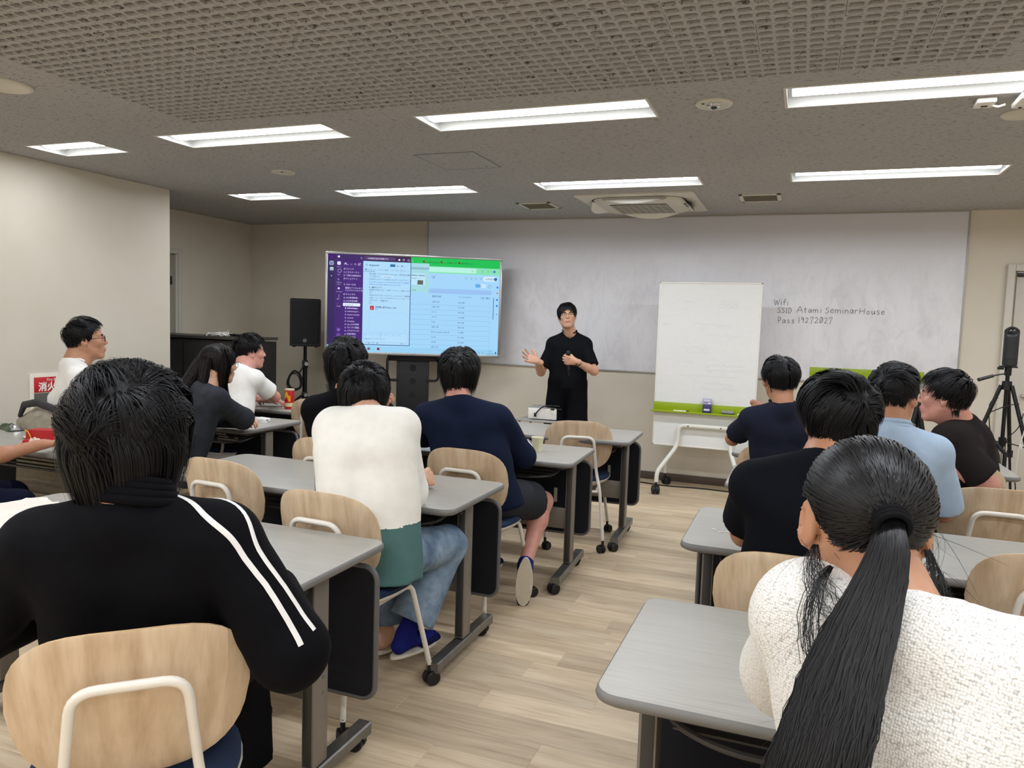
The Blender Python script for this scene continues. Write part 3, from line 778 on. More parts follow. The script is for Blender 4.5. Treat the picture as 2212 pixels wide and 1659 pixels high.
for x, y, rz, lab in CHAIRS:
    if _c0 is None: _c0 = make_chair(lab, CG); _c0.location = (x, y, 0); _c0.rotation_euler = (0, 0, math.radians(rz))
    else: clone(_c0, (x, y, 0), math.radians(rz), lab)

# ---- rolling whiteboard
def m_wb2():
    s = NT('rolling_board_surface'); v = s.coord('Object', (6, 1, 14))
    a = s.noise(v, 1.0, 5, 0.7, 2.0)
    s.col(s.ramp(a, [(0.26, lin((216, 217, 214))), (0.38, lin((229, 230, 227))), (0.7, lin((233, 233, 230)))]))
    s.b.inputs['Roughness'].default_value = 0.3; return s.m
RB = thing('rolling_whiteboard', 'tall white rolling whiteboard on a bent tube stand with a lime green tray', 'whiteboard', (-0.775, 6.80, 0), math.radians(0))
W, ZB, ZT = 0.875, 0.405, 1.865
G().box((0, 0, (ZB+ZT)/2), (W-0.02, 0.022, ZT-ZB-0.02)).build('panel', m_wb2(), RB, smooth=False)
g = G()
for c, d in (((0, 0, ZT-0.006), (W, 0.03, 0.012)), ((0, 0, ZB+0.006), (W, 0.03, 0.012)), ((-W/2+0.006, 0, (ZT+ZB)/2), (0.012, 0.03, ZT-ZB)), ((W/2-0.006, 0, (ZT+ZB)/2), (0.012, 0.03, ZT-ZB))): g.box(c, d, bev=0.002)
g.build('frame', M_WHITE, RB)
g = G().box((0, -0.018, 0.755), (W+0.004, 0.006, 0.085), bev=0.002).box((0, -0.048, 0.715), (W+0.03, 0.062, 0.005), bev=0.001).box((0, -0.078, 0.7215), (W+0.03, 0.004, 0.014), bev=0.001)
g.build('marker_tray', M_GREEN, RB)
# faded marks, drawn as pen strokes so faint they barely show
M_FAINT = mat('faded_marker', (217, 218, 215), 0.5, var=0)
rg = random.Random(11); g = G()
def scribble(x, z, L, hgt, n):
    pts = [Vector((x + L*i/n, -0.0117, z + rg.uniform(-1, 1)*hgt)) for i in range(n+1)]
    for a, b in zip(pts, pts[1:]):
        d = (b-a).normalized(); nn = Vector((-d.z, 0, d.x))*0.0016
        g.add([tuple(a-nn), tuple(b-nn), tuple(b+nn), tuple(a+nn)], [(0, 1, 2, 3)])
for x, z, L, h, n in ((0.09, 1.67, 0.15, 0.02, 16), (0.08, 1.70, 0.17, 0.001, 3), (0.08, 1.645, 0.17, 0.001, 3), (-0.24, 1.69, 0.12, 0.012, 9), (-0.12, 1.50, 0.18, 0.01, 12), (0.06, 1.49, 0.14, 0.01, 10), (0.1, 1.40, 0.2, 0.012, 14), (0.0, 1.41, 0.1, 0.01, 8), (-0.2, 1.29, 0.22, 0.02, 7), (-0.19, 1.25, 0.2, 0.006, 9),
                      (-0.2, 1.16, 0.1, 0.014, 8), (0.0, 1.14, 0.33, 0.006, 18), (0.0, 1.10, 0.34, 0.01, 22), (-0.22, 1.045, 0.5, 0.002, 9), (0.0, 0.98, 0.2, 0.006, 9), (-0.05, 0.93, 0.3, 0.014, 20), (0.1, 0.82, 0.14, 0.012, 8)): scribble(x, z, L, h, n)
g.build('faded_marks', M_FAINT, RB, smooth=False)
M_WTUBE = mat('white_stand_enamel', (224, 222, 212), 0.3, var=0.02)
pts = path([(-0.345, -0.245, 0.11), (-0.345, -0.235, 0.20), (-0.205, -0.05, 0.42), (-0.205, -0.045, 0.60), (0.245, -0.045, 0.60), (0.245, -0.05, 0.42), (0.345, -0.235, 0.20), (0.345, -0.245, 0.11)], [0.05, 0.07, 0.06, 0.06, 0.07, 0.05])
g = G().tube(pts, 0.019, n=12)
for x in (-0.12, 0.16): g.cyl((x, -0.066, 0.60), (x, -0.062, 0.60), 0.006, mi=1)
g.build('stand_frame', [M_WTUBE, M_STEELD], RB, angle=60)
pts = path([(-0.345, 0.225, 0.11), (-0.345, 0.215, 0.20), (-0.225, 0.045, 0.42), (-0.225, 0.04, 0.60), (0.245, 0.04, 0.60), (0.245, 0.045, 0.42), (0.345, 0.215, 0.20), (0.345, 0.225, 0.11)], [0.05, 0.07, 0.06, 0.06, 0.07, 0.05])
G().tube(pts, 0.017, n=12).build('rear_frame', M_WTUBE, RB, angle=60)
for x, y, a in ((-0.345, -0.245, 0.4), (0.345, -0.245, 0.8), (-0.345, 0.225, -0.6), (0.345, 0.225, 0.3)):
    g = G(); caster_geo(g, (x, y, 0.12), 0.038, a, 0.026); g.build('caster', M_CAST, RB)
# things on its tray
ty = 6.80
t = thing('marker', 'white capped marker pen lying on the green tray of the rolling whiteboard', 'marker', (-0.97, ty-0.055, 0.7265))
G().cyl((-0.06, 0, 0), (0.05, 0, 0), 0.0085, n=12).build('barrel', M_WHITE, t)
G().cyl((0.05, 0, 0), (0.078, 0, 0), 0.009, 0.007, n=12).build('cap', M_BLACK, t)
t = thing('marker_case', 'clear case of purple and blue board erasers standing on the green tray', 'eraser pack', (-0.742, ty-0.05, 0.7175))
G().box((0, 0, 0.045), (0.072, 0.034, 0.088), bev=0.006).build('blue_case', mat('blue_case', (56, 54, 104), 0.35), t)
G().box((0, 0.004, 0.108), (0.08, 0.03, 0.055), bev=0.006).build('lid', mat('clear_plastic_lid', (176, 172, 196), 0.15, var=0.1), t)
G().box((0, -0.0185, 0.038), (0.05, 0.003, 0.016)).box((0, -0.0125, 0.088), (0.06, 0.003, 0.026)).box((0, -0.013, 0.118), (0.055, 0.003, 0.01)).build('label', mat('case_label', (222, 220, 228), 0.5), t, smooth=False)
G().box((0.012, -0.0148, 0.082), (0.03, 0.002, 0.012)).box((-0.01, -0.0148, 0.098), (0.036, 0.002, 0.006)).build('print', mat('case_print', (92, 60, 150), 0.5), t, smooth=False)
t = thing('board_eraser', 'grey board eraser on the right part of the green tray', 'eraser', (-0.565, ty-0.052, 0.7175))
G().box((0, 0, 0.009), (0.105, 0.042, 0.018), bev=0.003).build('felt', mat('dark_felt', (60, 60, 62), 0.9), t)
G().box((0, 0, 0.028), (0.108, 0.044, 0.022), bev=0.008).build('grip', mat('eraser_grey', (140, 141, 143), 0.5), t)
t = thing('chalk_magnet', 'small white magnet at the right end of the green tray', 'magnet', (-0.475, ty-0.05, 0.7175))
G().lathe([(0.012, 0), (0.012, 0.016), (0.009, 0.02)], n=14).build('magnet', M_WHITE, t)

# ---- presentation screen on its stand
def E(c, e=SCREEN):
    k = 'scr_%d_%d_%d' % c
    if k not in MATS: m = mat(k, (6, 6, 8), 0.35, var=0, emit=c, emits=e, spec=0.3)
    return MATS[k]
def vfan(p, d): return d
TVC = Vector((-3.545, 6.552, 1.596)); ANG = math.atan2(-TVC.x, TVC.y) - math.radians(-0.0)
TV = thing('presentation_screen', 'large silver-framed display showing a purple chat window and a file list', 'display', (TVC.x, TVC.y, 0), ANG)
TW, TH_ = 1.655, 0.931; z0 = TVC.z
def tvm(name, c): return mat(name, c, 0.35)
M_SILV = mat('silver_bezel', (176, 176, 174), 0.3, 0.7, var=0.03)
G().box((0, 0.03, z0), (TW+0.02, 0.06, TH_+0.02), bev=0.006).build('housing', mat('tv_back', (30, 30, 32), 0.5), TV)
g = G(); e = 0.022
for c, d in (((0, -0.004, z0+TH_/2+e/2), (TW+2*e, 0.03, e)), ((0, -0.004, z0-TH_/2-e/2), (TW+2*e, 0.03, e+0.004)), ((-TW/2-e/2, -0.004, z0), (e, 0.03, TH_)), ((TW/2+e/2, -0.004, z0), (e, 0.03, TH_))): g.box(c, d, bev=0.003)
g.build('bezel', M_SILV, TV)
SCR = G().box((0, -0.002, z0), (TW, 0.004, TH_)).build('screen', E((160, 210, 246)), TV, smooth=False)
# screen contents: coordinates are fractions of the screen (u right, v down), taken as flat graphics on the panel
def sx_(u): return (u-0.5)*TW
def sz_(v): return z0 + (0.5-v)*TH_
LAYERS = {}
def R_(u0, v0, u1, v1, c, lay=1, round_=0.0):
    g = LAYERS.setdefault(c, G()); y = -0.0045-0.0004*lay
    if round_ > 0:
        pts = rrect((u1-u0)*TW, (v1-v0)*TH_, min(round_, (v1-v0)*TH_/2.01), 4)
        g.add([(sx_((u0+u1)/2)+p[0], y, sz_((v0+v1)/2)+p[1]) for p in pts], [tuple(range(len(pts)))])
    else: g.add([(sx_(u0), y, sz_(v1)), (sx_(u1), y, sz_(v1)), (sx_(u1), y, sz_(v0)), (sx_(u0), y, sz_(v0))], [(0, 1, 2, 3)])
def T_(u, v, s, size, c, lay=4, bold=0.0):
    vs, fs = text_mesh(s, size, bold=bold)
    g = LAYERS.setdefault(c, G()); y = -0.0045-0.0004*lay
    g.add([(sx_(u)+p[0], y, sz_(v)+p[1]) for p in vs], fs)
PUR, PUR2, PURD, WHT, INK, GRN, LGRN, PALE, BLU = (66, 26, 118), (84, 40, 140), (44, 28, 84), (226, 220, 250), (38, 56, 92), (0, 188, 78), (130, 222, 176), (172, 216, 246), (30, 110, 220)
# browser behind
R_(0.475, 0.0, 1.0, 0.085, GRN, 1); R_(0.475, 0.085, 1.0, 0.155, LGRN, 1)
R_(0.53, 0.092, 0.865, 0.142, (178, 238, 220), 2, 0.02)
for u, s in ((0.545, '04_研究計画.pdf'), (0.648, 'lec_計算論入門'), (0.752, '解析資料.pdf')):
    R_(u, 0.03, u+0.011, 0.05, (120, 30, 30), 2); T_(u+0.016, 0.052, s, 0.020, (10, 70, 40)); T_(u+0.083, 0.05, '×', 0.022, (10, 70, 40))
for u in (0.83, 0.855, 0.89, 0.925, 0.95): T_(u, 0.128, '○', 0.022, (20, 90, 70))
R_(0.962, 0.105, 0.974, 0.13, (40, 110, 200), 3, 0.01)
for u in (0.795, 0.825, 0.853, 0.882): T_(u, 0.205, '⊙', 0.027, INK)
R_(0.902, 0.17, 0.988, 0.222, (206, 232, 252), 2, 0.02); T_(0.915, 0.207, '大学研究', 0.022, INK); R_(0.966, 0.178, 0.986, 0.214, (20, 110, 150), 3, 0.018)
R_(0.855, 0.25, 0.885, 0.29, (96, 176, 240), 2, 0.012); R_(0.885, 0.25, 0.92, 0.29, (196, 226, 250), 2, 0.012); T_(0.864, 0.282, '✓ 目', 0.022, INK); T_(0.932, 0.282, '◯', 0.022, INK)
R_(0.58, 0.315, 0.955, 0.365, (150, 190, 236), 1, 0.02); R_(0.59, 0.175, 0.625, 0.215, (160, 200, 240), 1, 0.015); T_(0.604, 0.207, '⊞', 0.022, INK)
R_(0.475, 0.06, 0.582, 0.36, (160, 214, 222), 3); R_(0.475, 0.115, 0.578, 0.122, (120, 150, 180), 4); T_(0.477, 0.11, 'workshop/grad/meeting', 0.018, INK, 5)
R_(0.478, 0.165, 0.56, 0.285, (186, 224, 244), 4); R_(0.515, 0.235, 0.548, 0.28, (88, 96, 92), 5); T_(0.48, 0.192, '専門科目の学修計画', 0.014, INK, 6, 0.0003); T_(0.48, 0.222, '学術認定について', 0.012, INK, 6)
T_(0.481, 0.345, '354 MB', 0.014, INK, 5)
T_(0.602, 0.405, '更新日時', 0.022, INK); T_(0.757, 0.405, 'ファイルサイ', 0.022, INK); T_(0.885, 0.405, '≡ 並べ替え', 0.022, INK)
rows = [('6月12日', '205 KB'), ('6月11日', '912 KB'), ('21:11', '362 KB'), ('12:19', '114 KB'), ('9:24', '569 KB'), ('6月11日', '385 KB'), ('8:30 members lab.all', '1.3 MB'), ('21:06', '712 KB'), ('15:40', '163 KB'), ('6月11日', '285 KB')]
for i, (a, b) in enumerate(rows):
    v = 0.462 + i*0.0525
    R_(0.475, v+0.022, 0.955, v+0.0242, (120, 166, 208), 1); T_(0.602, v, a, 0.021, INK); T_(0.757, v, b, 0.021, INK); T_(0.942, v, '⋮', 0.026, INK)
R_(0.965, 0.39, 0.969, 0.62, (70, 110, 150), 2)
for v, c in ((0.27, BLU), (0.33, (176, 150, 90)), (0.40, BLU), (0.465, BLU)): R_(0.983, v, 0.993, v+0.02, c, 2, 0.006)
T_(0.982, 0.575, '+', 0.03, INK)
R_(0.23, 0.94, 1.0, 1.0, (150, 205, 240), 1); T_(0.885, 0.985, '▽  ◁  ▭', 0.02, INK); T_(0.945, 0.965, '21:22', 0.016, INK); T_(0.935, 0.99, '2024/06/12', 0.016, INK); R_(0.985, 0.965, 0.992, 0.985, INK, 3)
# chat window in front
R_(0.0, 0.0, 0.475, 0.085, (48, 18, 66), 5); R_(0.0, 0.0, 0.20, 0.93, PUR, 5); R_(0.0, 0.05, 0.04, 0.93, PURD, 6)
R_(0.04, 0.0, 0.2, 0.055, (52, 24, 96), 6); R_(0.04, 0.055, 0.085, 0.93, (60, 26, 108), 6)
R_(0.2, 0.055, 0.477, 0.925, (60, 90, 140), 5); R_(0.201, 0.06, 0.473, 0.918, PALE, 6)
R_(0.205, 0.012, 0.385, 0.045, (84, 56, 110), 6, 0.01); T_(0.225, 0.04, '大域研究室を検索する', 0.020, WHT, 7)
T_(0.40, 0.045, '●', 0.026, WHT, 7); T_(0.425, 0.045, '◔', 0.026, WHT, 7); T_(0.435+0.02, 0.045, '□   ×', 0.024, WHT, 7); T_(0.185, 0.042, '◷', 0.026, WHT, 7); T_(0.02, 0.035, '-', 0.024, WHT, 7); R_(0.055, 0.015, 0.068, 0.035, WHT, 7, 0.006)
R_(0.008, 0.072, 0.034, 0.115, (150, 160, 190), 7, 0.012); T_(0.012, 0.103, '名簿', 0.02, PURD, 8, 0.0004); R_(0.012, 0.135, 0.032, 0.17, (190, 210, 220), 7, 0.008); T_(0.014, 0.165, 'CS', 0.02, PURD, 8, 0.0004); T_(0.016, 0.235, '+', 0.028, WHT, 7)
R_(0.053, 0.075, 0.073, 0.11, WHT, 7, 0.008); T_(0.052, 0.135, 'ホーム', 0.013, WHT, 7); T_(0.056, 0.18, '◯', 0.026, WHT, 7); T_(0.056, 0.215, 'DM', 0.013, WHT, 7); T_(0.056, 0.268, '♢', 0.026, WHT, 7); T_(0.048, 0.295, 'アクティ', 0.014, WHT, 7); T_(0.052, 0.315, 'ビティ', 0.013, WHT, 7)
T_(0.056, 0.36, '◉', 0.026, WHT, 7); T_(0.048, 0.39, 'ファイル', 0.014, WHT, 7); T_(0.057, 0.435, '▯', 0.026, WHT, 7); T_(0.053, 0.465, '後で', 0.013, WHT, 7); T_(0.053, 0.51, '...', 0.026, WHT, 7); T_(0.05, 0.54, 'その他', 0.013, WHT, 7)
R_(0.053, 0.755, 0.077, 0.795, (104, 66, 156), 7, 0.018); T_(0.06, 0.785, '+', 0.024, WHT, 8); R_(0.053, 0.81, 0.077, 0.85, (104, 66, 156), 7, 0.018)
T_(0.092, 0.105, '大...', 0.026, WHT, 7, 0.0006); T_(0.128, 0.103, '⌄', 0.022, WHT, 7); T_(0.15, 0.105, '⊙  ☑', 0.025, WHT, 7)
for v, s in ((0.155, '◎ スレッド'), (0.188, '⌂ ハドルミーティ...'), (0.222, '▷ 下書き&送信済み'), (0.255, '▣ ディレクトリ'), (0.315, '☆ スター付き'), (0.35, '   重要なアイテムをこ'), (0.375, '   こにドラッグ＆ドロ...'), (0.415, '▣ チャンネル'), (0.45, '△ 2024長期勉強...'), (0.483, '△ 2024年前米勝...')): T_(0.09, v, s, 0.0185, WHT, 7)
R_(0.088, 0.497, 0.187, 0.53, (222, 232, 252), 7, 0.008); T_(0.1, 0.522, '#  general', 0.019, (80, 90, 150), 8)
for i, s in enumerate(('#  jobhunting-b...', '#  jobhunting-bo...', '#  master-student', '#  random', '#  shopping', '#  sup_2024合宿', '#  なんでも雑談...', '#  パラグライダ...', '#  学部7期生', '#  学部8期生', '#  学部9期生')): T_(0.1, 0.556+i*0.0335, s, 0.019, WHT, 7, 0.0005 if i == 0 else 0)
T_(0.212, 0.107, '☆', 0.026, INK, 7); T_(0.236, 0.107, '# general', 0.024, INK, 7, 0.0005); R_(0.355, 0.082, 0.385, 0.11, (40, 110, 160), 7, 0.006); T_(0.392, 0.106, '28', 0.02, INK, 7); T_(0.418, 0.107, '♫ ⌄   ⋮', 0.023, INK, 7)
R_(0.213, 0.137, 0.22, 0.152, INK, 7, 0.005); T_(0.224, 0.152, 'メッセージ    ◷ タイトル未定    ◷ ファイル    ⊘ ピン   +', 0.0155, INK, 7); R_(0.204, 0.163, 0.27, 0.166, (30, 60, 110), 7)
for v, s, c in ((0.195, '研究発表「なんでもPDF scholarsmig」で参加者を募集', INK), (0.222, 'する予定です', INK), (0.25, 'PDF形式のスライドを共有フォルダーに入れておくこと', INK), (0.276, 'https://drive.example.com/drive/folders/1bJyCO7msJBEIF9', (40, 84, 190)), (0.302, '7hzROw-uDWzD8_HBSX9V?usp=drive_link', (40, 84, 190)),
                (0.335, '3．旅程について', INK), (0.36, '旅程表を共有します。大体のことはここに載せてあり', INK), (0.387, 'ます．', INK), (0.415, '1日目はかなりタイトなスケジュールなので，時間通り', INK), (0.442, 'に動くこと，ICカードに多めにチャージしておくこと', INK), (0.469, 'を忘れずに！（編集済み）', INK), (0.495, 'PDF ▾', INK)): T_(0.236, v, s, 0.0165, c, 7, 0.0005 if '旅程につ' in s else 0.0)
R_(0.31, 0.2, 0.375, 0.228, (192, 226, 250), 8, 0.012); T_(0.318, 0.222, '6月10日(月)⌄', 0.014, INK, 9)
R_(0.243, 0.518, 0.266, 0.56, (190, 30, 60), 8, 0.006); T_(0.249, 0.549, 'A', 0.02, (240, 240, 240), 9); T_(0.274, 0.538, '旅程表_合宿2024_v1.pdf', 0.019, INK, 8, 0.0004); T_(0.274, 0.558, 'PDF', 0.014, INK, 8)
R_(0.236, 0.583, 0.455, 0.79, (160, 205, 238), 7); R_(0.2375, 0.5855, 0.4535, 0.7875, PALE, 8)
R_(0.208, 0.80, 0.462, 0.895, (150, 196, 232), 7, 0.01); R_(0.2095, 0.803, 0.4605, 0.892, (176, 218, 247), 8, 0.01); T_(0.216, 0.826, 'B   I   U   S   |   ⊘   ≡   ≡   |   ≡   ‹›   ⊡', 0.021, (110, 150, 190), 9); T_(0.216, 0.865, '#general へのメッセージ', 0.018, (60, 84, 120), 9); T_(0.216, 0.91, '+   Aa   ☺   @   …', 0.02, INK, 9); T_(0.425, 0.91, '▷ ⌄', 0.02, INK, 9)
R_(0.232, 0.951, 0.247, 0.977, (90, 96, 120), 7, 0.006); T_(0.262, 0.975, '◌', 0.026, INK, 7); R_(0.288, 0.951, 0.302, 0.977, (120, 40, 40), 7, 0.004)
for c, g in LAYERS.items():
    for i, v in enumerate(g.v): pass
    g.build('screen_graphic', E(c), SCR, smooth=False, kind='stuff')
G().box((0.0, -0.0195, z0-TH_/2-0.014), (0.05, 0.001, 0.008)).build('nameplate', mat('nameplate', (110, 110, 112), 0.4), TV, smooth=False)
# stand: perforated column, side tubes, base
M_STAND = mat('black_stand_steel', (14, 15, 19), 0.5, 0.2, var=0.05)
g = G().box((0, 0.10, 0.60), (0.32, 0.05, 1.12), bev=0.006)
g.build('column', M_STAND, TV)
g = G()
for z in (0.98, 0.85, 0.71, 0.58): g.cyl((0, 0.0745, z), (0, 0.0735, z), 0.034, n=24)
for z in np.arange(0.2, 1.12, 0.035):
    for x in (-0.14, 0.14): g.cyl((x, 0.0745, z), (x, 0.0738, z), 0.005, n=8)
g.build('cable_hole', mat('hole_black', (7, 7, 8), 0.8, var=0), TV, smooth=False)
for s in (-1, 1):
    G().tube(path([(s*0.155, 0.06, 1.10), (s*0.25, 0.03, 1.10), (s*0.25, 0.03, 0.86), (s*0.155, 0.06, 0.86)], 0.05), 0.013, n=8).build('side_tube', M_STAND, TV, angle=60)
    G().box((s*0.3, 0.05, 0.07), (0.07, 0.7, 0.05), bev=0.01).build('base_foot', M_STAND, TV)
    for y in (-0.25, 0.35):
        g = G(); caster_geo(g, (s*0.3, y, 0.06), 0.022, 0.3, 0.016); g.build('caster', M_CAST, TV)
G().box((0, 0.10, 0.08), (0.66, 0.08, 0.05), bev=0.008).build('base_bar', M_STAND, TV)
G().box((0, 0.07, 1.25), (0.5, 0.03, 0.4), bev=0.004).build('mount_plate', M_STAND, TV)

# ---- loudspeaker on its tripod stand, with a coiled cable
SP = Vector((-4.863, 6.62, 0)); SA = math.atan2(4.863, 6.62)
t = thing('loudspeaker', 'black loudspeaker with a grille and a round badge, mounted on a stand', 'loudspeaker', (SP.x, SP.y, 1.147), SA)
M_SPK = mat('speaker_cabinet', (9, 9, 11), 0.5, var=0.05, bump=0.15)
g = G(); g.loft([[(x, y, z+0.246) for x, z, _ in rrect(w, h, 0.02, 5)] for y, w, h in ((-0.13, 0.30, 0.478), (-0.145, 0.308, 0.49), (-0.05, 0.308, 0.49), (0.14, 0.20, 0.46))][::-1])
g.build('cabinet', M_SPK, t, angle=30)
M_GR = mat('speaker_grille', (9, 11, 18), 0.55, 0.2, var=0.15, vscale=600, bump=0.6, bscale=1500)
G().loft([[(x, y, z+0.25) for x, z, _ in rrect(w, h, 0.012, 4)] for y, w, h in ((-0.1335, 0.268, 0.43), (-0.147, 0.262, 0.424))], cap0=False).build('grille', M_GR, t)
G().cyl((-0.005, -0.146, 0.062), (-0.005, -0.150, 0.062), 0.019, n=24).build('badge', mat('badge_grey', (150, 150, 150), 0.4, 0.5, var=0), t)
g = G()
for k in range(3):
    R = Matrix.Translation((-0.005, -0.1508, 0.062)) @ Matrix.Rotation(k*PI/3, 4, 'Y'); g.box((0, 0, 0), (0.002, 0.001, 0.022), M=R)
g.tube([(-0.005+0.014*math.cos(a), -0.1505, 0.062+0.014*math.sin(a)) for a in [2*PI*i/20 for i in range(20)]], 0.0012, n=4, closed=True)
g.build('badge_mark', MATS['hole_black'], t, smooth=False)
for x in (-0.11, 0.11): G().box((x, -0.11, -0.002), (0.03, 0.03, 0.012), bev=0.003).build('rubber_foot', M_BLACK, t)
t = thing('speaker_stand', 'black tripod speaker stand with metal clamp knobs under the loudspeaker', 'stand', (SP.x, SP.y, 0), SA)
M_STD = mat('stand_black', (12, 12, 14), 0.4, 0.2, var=0.03)
G().cyl((0, 0, 0.72), (0, 0, 1.147), 0.0175).build('pole', M_STD, t)
G().cyl((0, 0, 0.10), (0, 0, 0.92), 0.024).build('lower_tube', M_STD, t)
kn = mat('clamp_silver', (190, 190, 188), 0.3, 0.6)
for z in (0.955, 0.625):
    c = G().box((0, 0, z), (0.062, 0.062, 0.085), bev=0.01).build('clamp', M_STD, t)
    G().cyl((0.014, -0.032, z+0.006), (0.014, -0.045, z+0.006), 0.02, n=16).build('knob', kn, c)
for k in range(3):
    a = -PI/2 + 0.55 + k*2*PI/3; dx, dy = math.cos(a), math.sin(a)
    lg = G().tube([(dx*0.03, dy*0.03, 0.625), (dx*0.12, dy*0.12, 0.55), (dx*0.42, dy*0.42, 0.03)], 0.0125, n=8).build('leg', M_STD, t, angle=60)
    G().cyl((dx*0.42, dy*0.42, 0.03), (dx*0.435, dy*0.435, 0.0), 0.018).build('rubber_foot', M_BLACK, lg)
    G().cyl((dx*0.024, dy*0.024, 0.2), (dx*0.25, dy*0.25, 0.32), 0.007).build('brace', M_STD, t)
g = G(); rg = random.Random(4)
for k in range(9):
    rx, rz = rg.uniform(0.055, 0.078), rg.uniform(0.085, 0.105); cx, cz = rg.uniform(-0.012, 0.012), rg.uniform(-0.012, 0.012); yy = rg.uniform(-0.02, 0.02)
    g.tube([(-0.105+cx+rx*math.cos(a)*(1-0.15*math.sin(a)), -0.05+yy, 0.78+cz+rz*math.sin(a)) for a in [2*PI*i/28 for i in range(28)]], 0.0042, n=6, closed=True)
g.tube([(-0.06, -0.05, 0.86), (-0.02, -0.04, 0.93), (-0.02, -0.03, 0.99)], 0.009, n=8)
for x in (-0.16, -0.14): g.tube([(x, -0.05, 0.72), (x-0.004, -0.05, 0.4), (x+0.01, -0.03, 0.02)], 0.004, n=6)
cb = g.build('coiled_cable', mat('cable_black', (16, 16, 17), 0.5, var=0)); cb.location = (SP.x, SP.y, 0); cb.rotation_euler = (0, 0, SA)
tag(cb, 'coiled black audio cable hanging from the speaker stand', 'cable')

# ---- dark cabinet in the alcove with cables on top
t = thing('cabinet', 'dark grey low cabinet behind the long-haired woman with cables lying on top', 'cabinet', (0, 0, 0))
M_CAB = mat('cabinet_dark_grey', (44, 42, 39), 0.5, 0.1, var=0.03); M_CABT = mat('cabinet_top', (62, 59, 54), 0.4, var=0.03)
CY = 5.5
G().box((-5.42, CY+0.23, 0.61), (1.16, 0.44, 1.20), bev=0.004).build('body', M_CAB, t)
G().box((-5.36, CY+0.215, 1.234), (1.34, 0.49, 0.026), bev=0.004).build('top', M_CABT, t)
for x, w in ((-5.70, 0.56), (-5.125, 0.56)):
    d = G().box((x, CY+0.004, 0.62), (w, 0.014, 1.14), bev=0.003).build('door', M_CAB, t)
    G().box((x+0.23*(1 if x < -5.4 else -1), CY-0.006, 0.80), (0.012, 0.012, 0.14), bev=0.003).build('handle', M_STEELD, d)
G().box((-4.765, CY+0.24, 0.61), (0.13, 0.42, 1.19), bev=0.003).build('side_unit', mat('side_unit_black', (30, 29, 28), 0.5), t)
for i in range(12): G().box((-4.765, CY+0.026, 1.16-i*0.022), (0.10, 0.004, 0.006)).build('vent_slot', MATS['hole_black'], t, smooth=False)
t = thing('white_cables', 'tangle of white cables heaped on the dark cabinet', 'cable', (-5.07, CY+0.08, 1.248))
g = G(); rg = random.Random(2)
for k in range(7):
    p = [(rg.uniform(-.11, .11), rg.uniform(-.06, .06), 0.008+rg.uniform(0, 0.035)*(1-abs(i-4)/5)) for i in range(9)]; p[0] = (-0.13+.02*k, p[0][1], 0.006); p[-1] = (0.12-.01*k, p[-1][1], 0.006)
    g.tube(path(p, 0.03, 4), 0.005, n=6)
g.build('cable', mat('cable_white', (214, 211, 205), 0.5, var=0), t, angle=60)
G().box((0.03, 0.01, 0.018), (0.07, 0.04, 0.03), bev=0.006).build('plug', MATS['cable_white'], t)
t = thing('black_cables', 'loops of black cable beside the white cables on the cabinet', 'cable', (-4.86, CY+0.08, 1.248))
g = G()
for k in range(5):
    p = [(rg.uniform(-.07, .09), rg.uniform(-.05, .05), 0.006+rg.uniform(0, 0.02)) for i in range(8)]; g.tube(path(p, 0.03, 4), 0.0045, n=6)
g.build('cable', MATS['cable_black'], t, angle=60)

# ---- camera-like cylinder on a photographic tripod, stool-like bag behind
TP = Vector((1.365, 6.20, 0))
t = thing('tripod', 'black photographic tripod with a pan handle near the door at the right', 'tripod', TP, math.radians(-12))
g = G().cyl((0, 0, 0.66), (0, 0, 1.255), 0.013); g.build('center_column', M_STD, t)
G().box((0, 0, 1.262), (0.11, 0.055, 0.012), bev=0.003).cyl((0, 0, 1.20), (0, 0, 1.256), 0.022).box((-0.045, -0.02, 1.25), (0.04, 0.02, 0.02), bev=0.003).build('pan_head', M_STD, t)
h = G().tube([(-0.01, -0.02, 1.215), (-0.09, -0.08, 1.195)], 0.005).build('pan_handle', M_STD, t)
G().tube([(-0.085, -0.077, 1.196), (-0.17, -0.14, 1.165)], [0.011, 0.013], n=10).build('grip', M_BLACK, h)
G().cyl((0, 0, 1.10), (0, 0, 1.16), 0.035, 0.03).build('collar', M_STD, t)
G().cyl((0, 0, 0.70), (0, 0, 0.76), 0.024).build('lower_collar', M_STD, t)
for a in (-2.85, -0.55, 1.3):
    dx, dy = math.cos(a), math.sin(a)
    top = (dx*0.035, dy*0.035, 1.13); mid = (dx*0.20, dy*0.20, 0.62); bot = (dx*0.40, dy*0.40, 0.0)
    lg = G().tube([top, mid], 0.0135, n=8).tube([mid, bot], 0.009, n=8).build('leg', M_STD, t, angle=60)
    G().cyl((mid[0], mid[1], 0.60), (mid[0], mid[1], 0.65), 0.02, n=10).build('leg_lock', M_BLACK, lg)
    G().tube([(dx*0.02, dy*0.02, 0.73), (dx*0.17, dy*0.17, 0.71)], 0.004).build('brace', M_STD, t)
t2 = thing('meeting_camera', 'black cylindrical camera speaker with an angled lens top, standing on the tripod', 'camera', (TP.x+0.005, TP.y, 1.27), math.radians(-12))
g = G()
rings = []
for z, r in ((0, 0.042), (0.004, 0.046), (0.05, 0.0465), (0.20, 0.0465)):
    rings.append([(r*math.cos(2*PI*i/24), r*math.sin(2*PI*i/24), z) for i in range(24)])
rings.append([(0.0465*math.cos(2*PI*i/24), 0.0465*math.sin(2*PI*i/24), 0.238+0.034*math.sin(2*PI*i/24)) for i in range(24)])
rings.append([(0.038*math.cos(2*PI*i/24), 0.038*math.sin(2*PI*i/24), 0.245+0.03*math.sin(2*PI*i/24)) for i in range(24)])
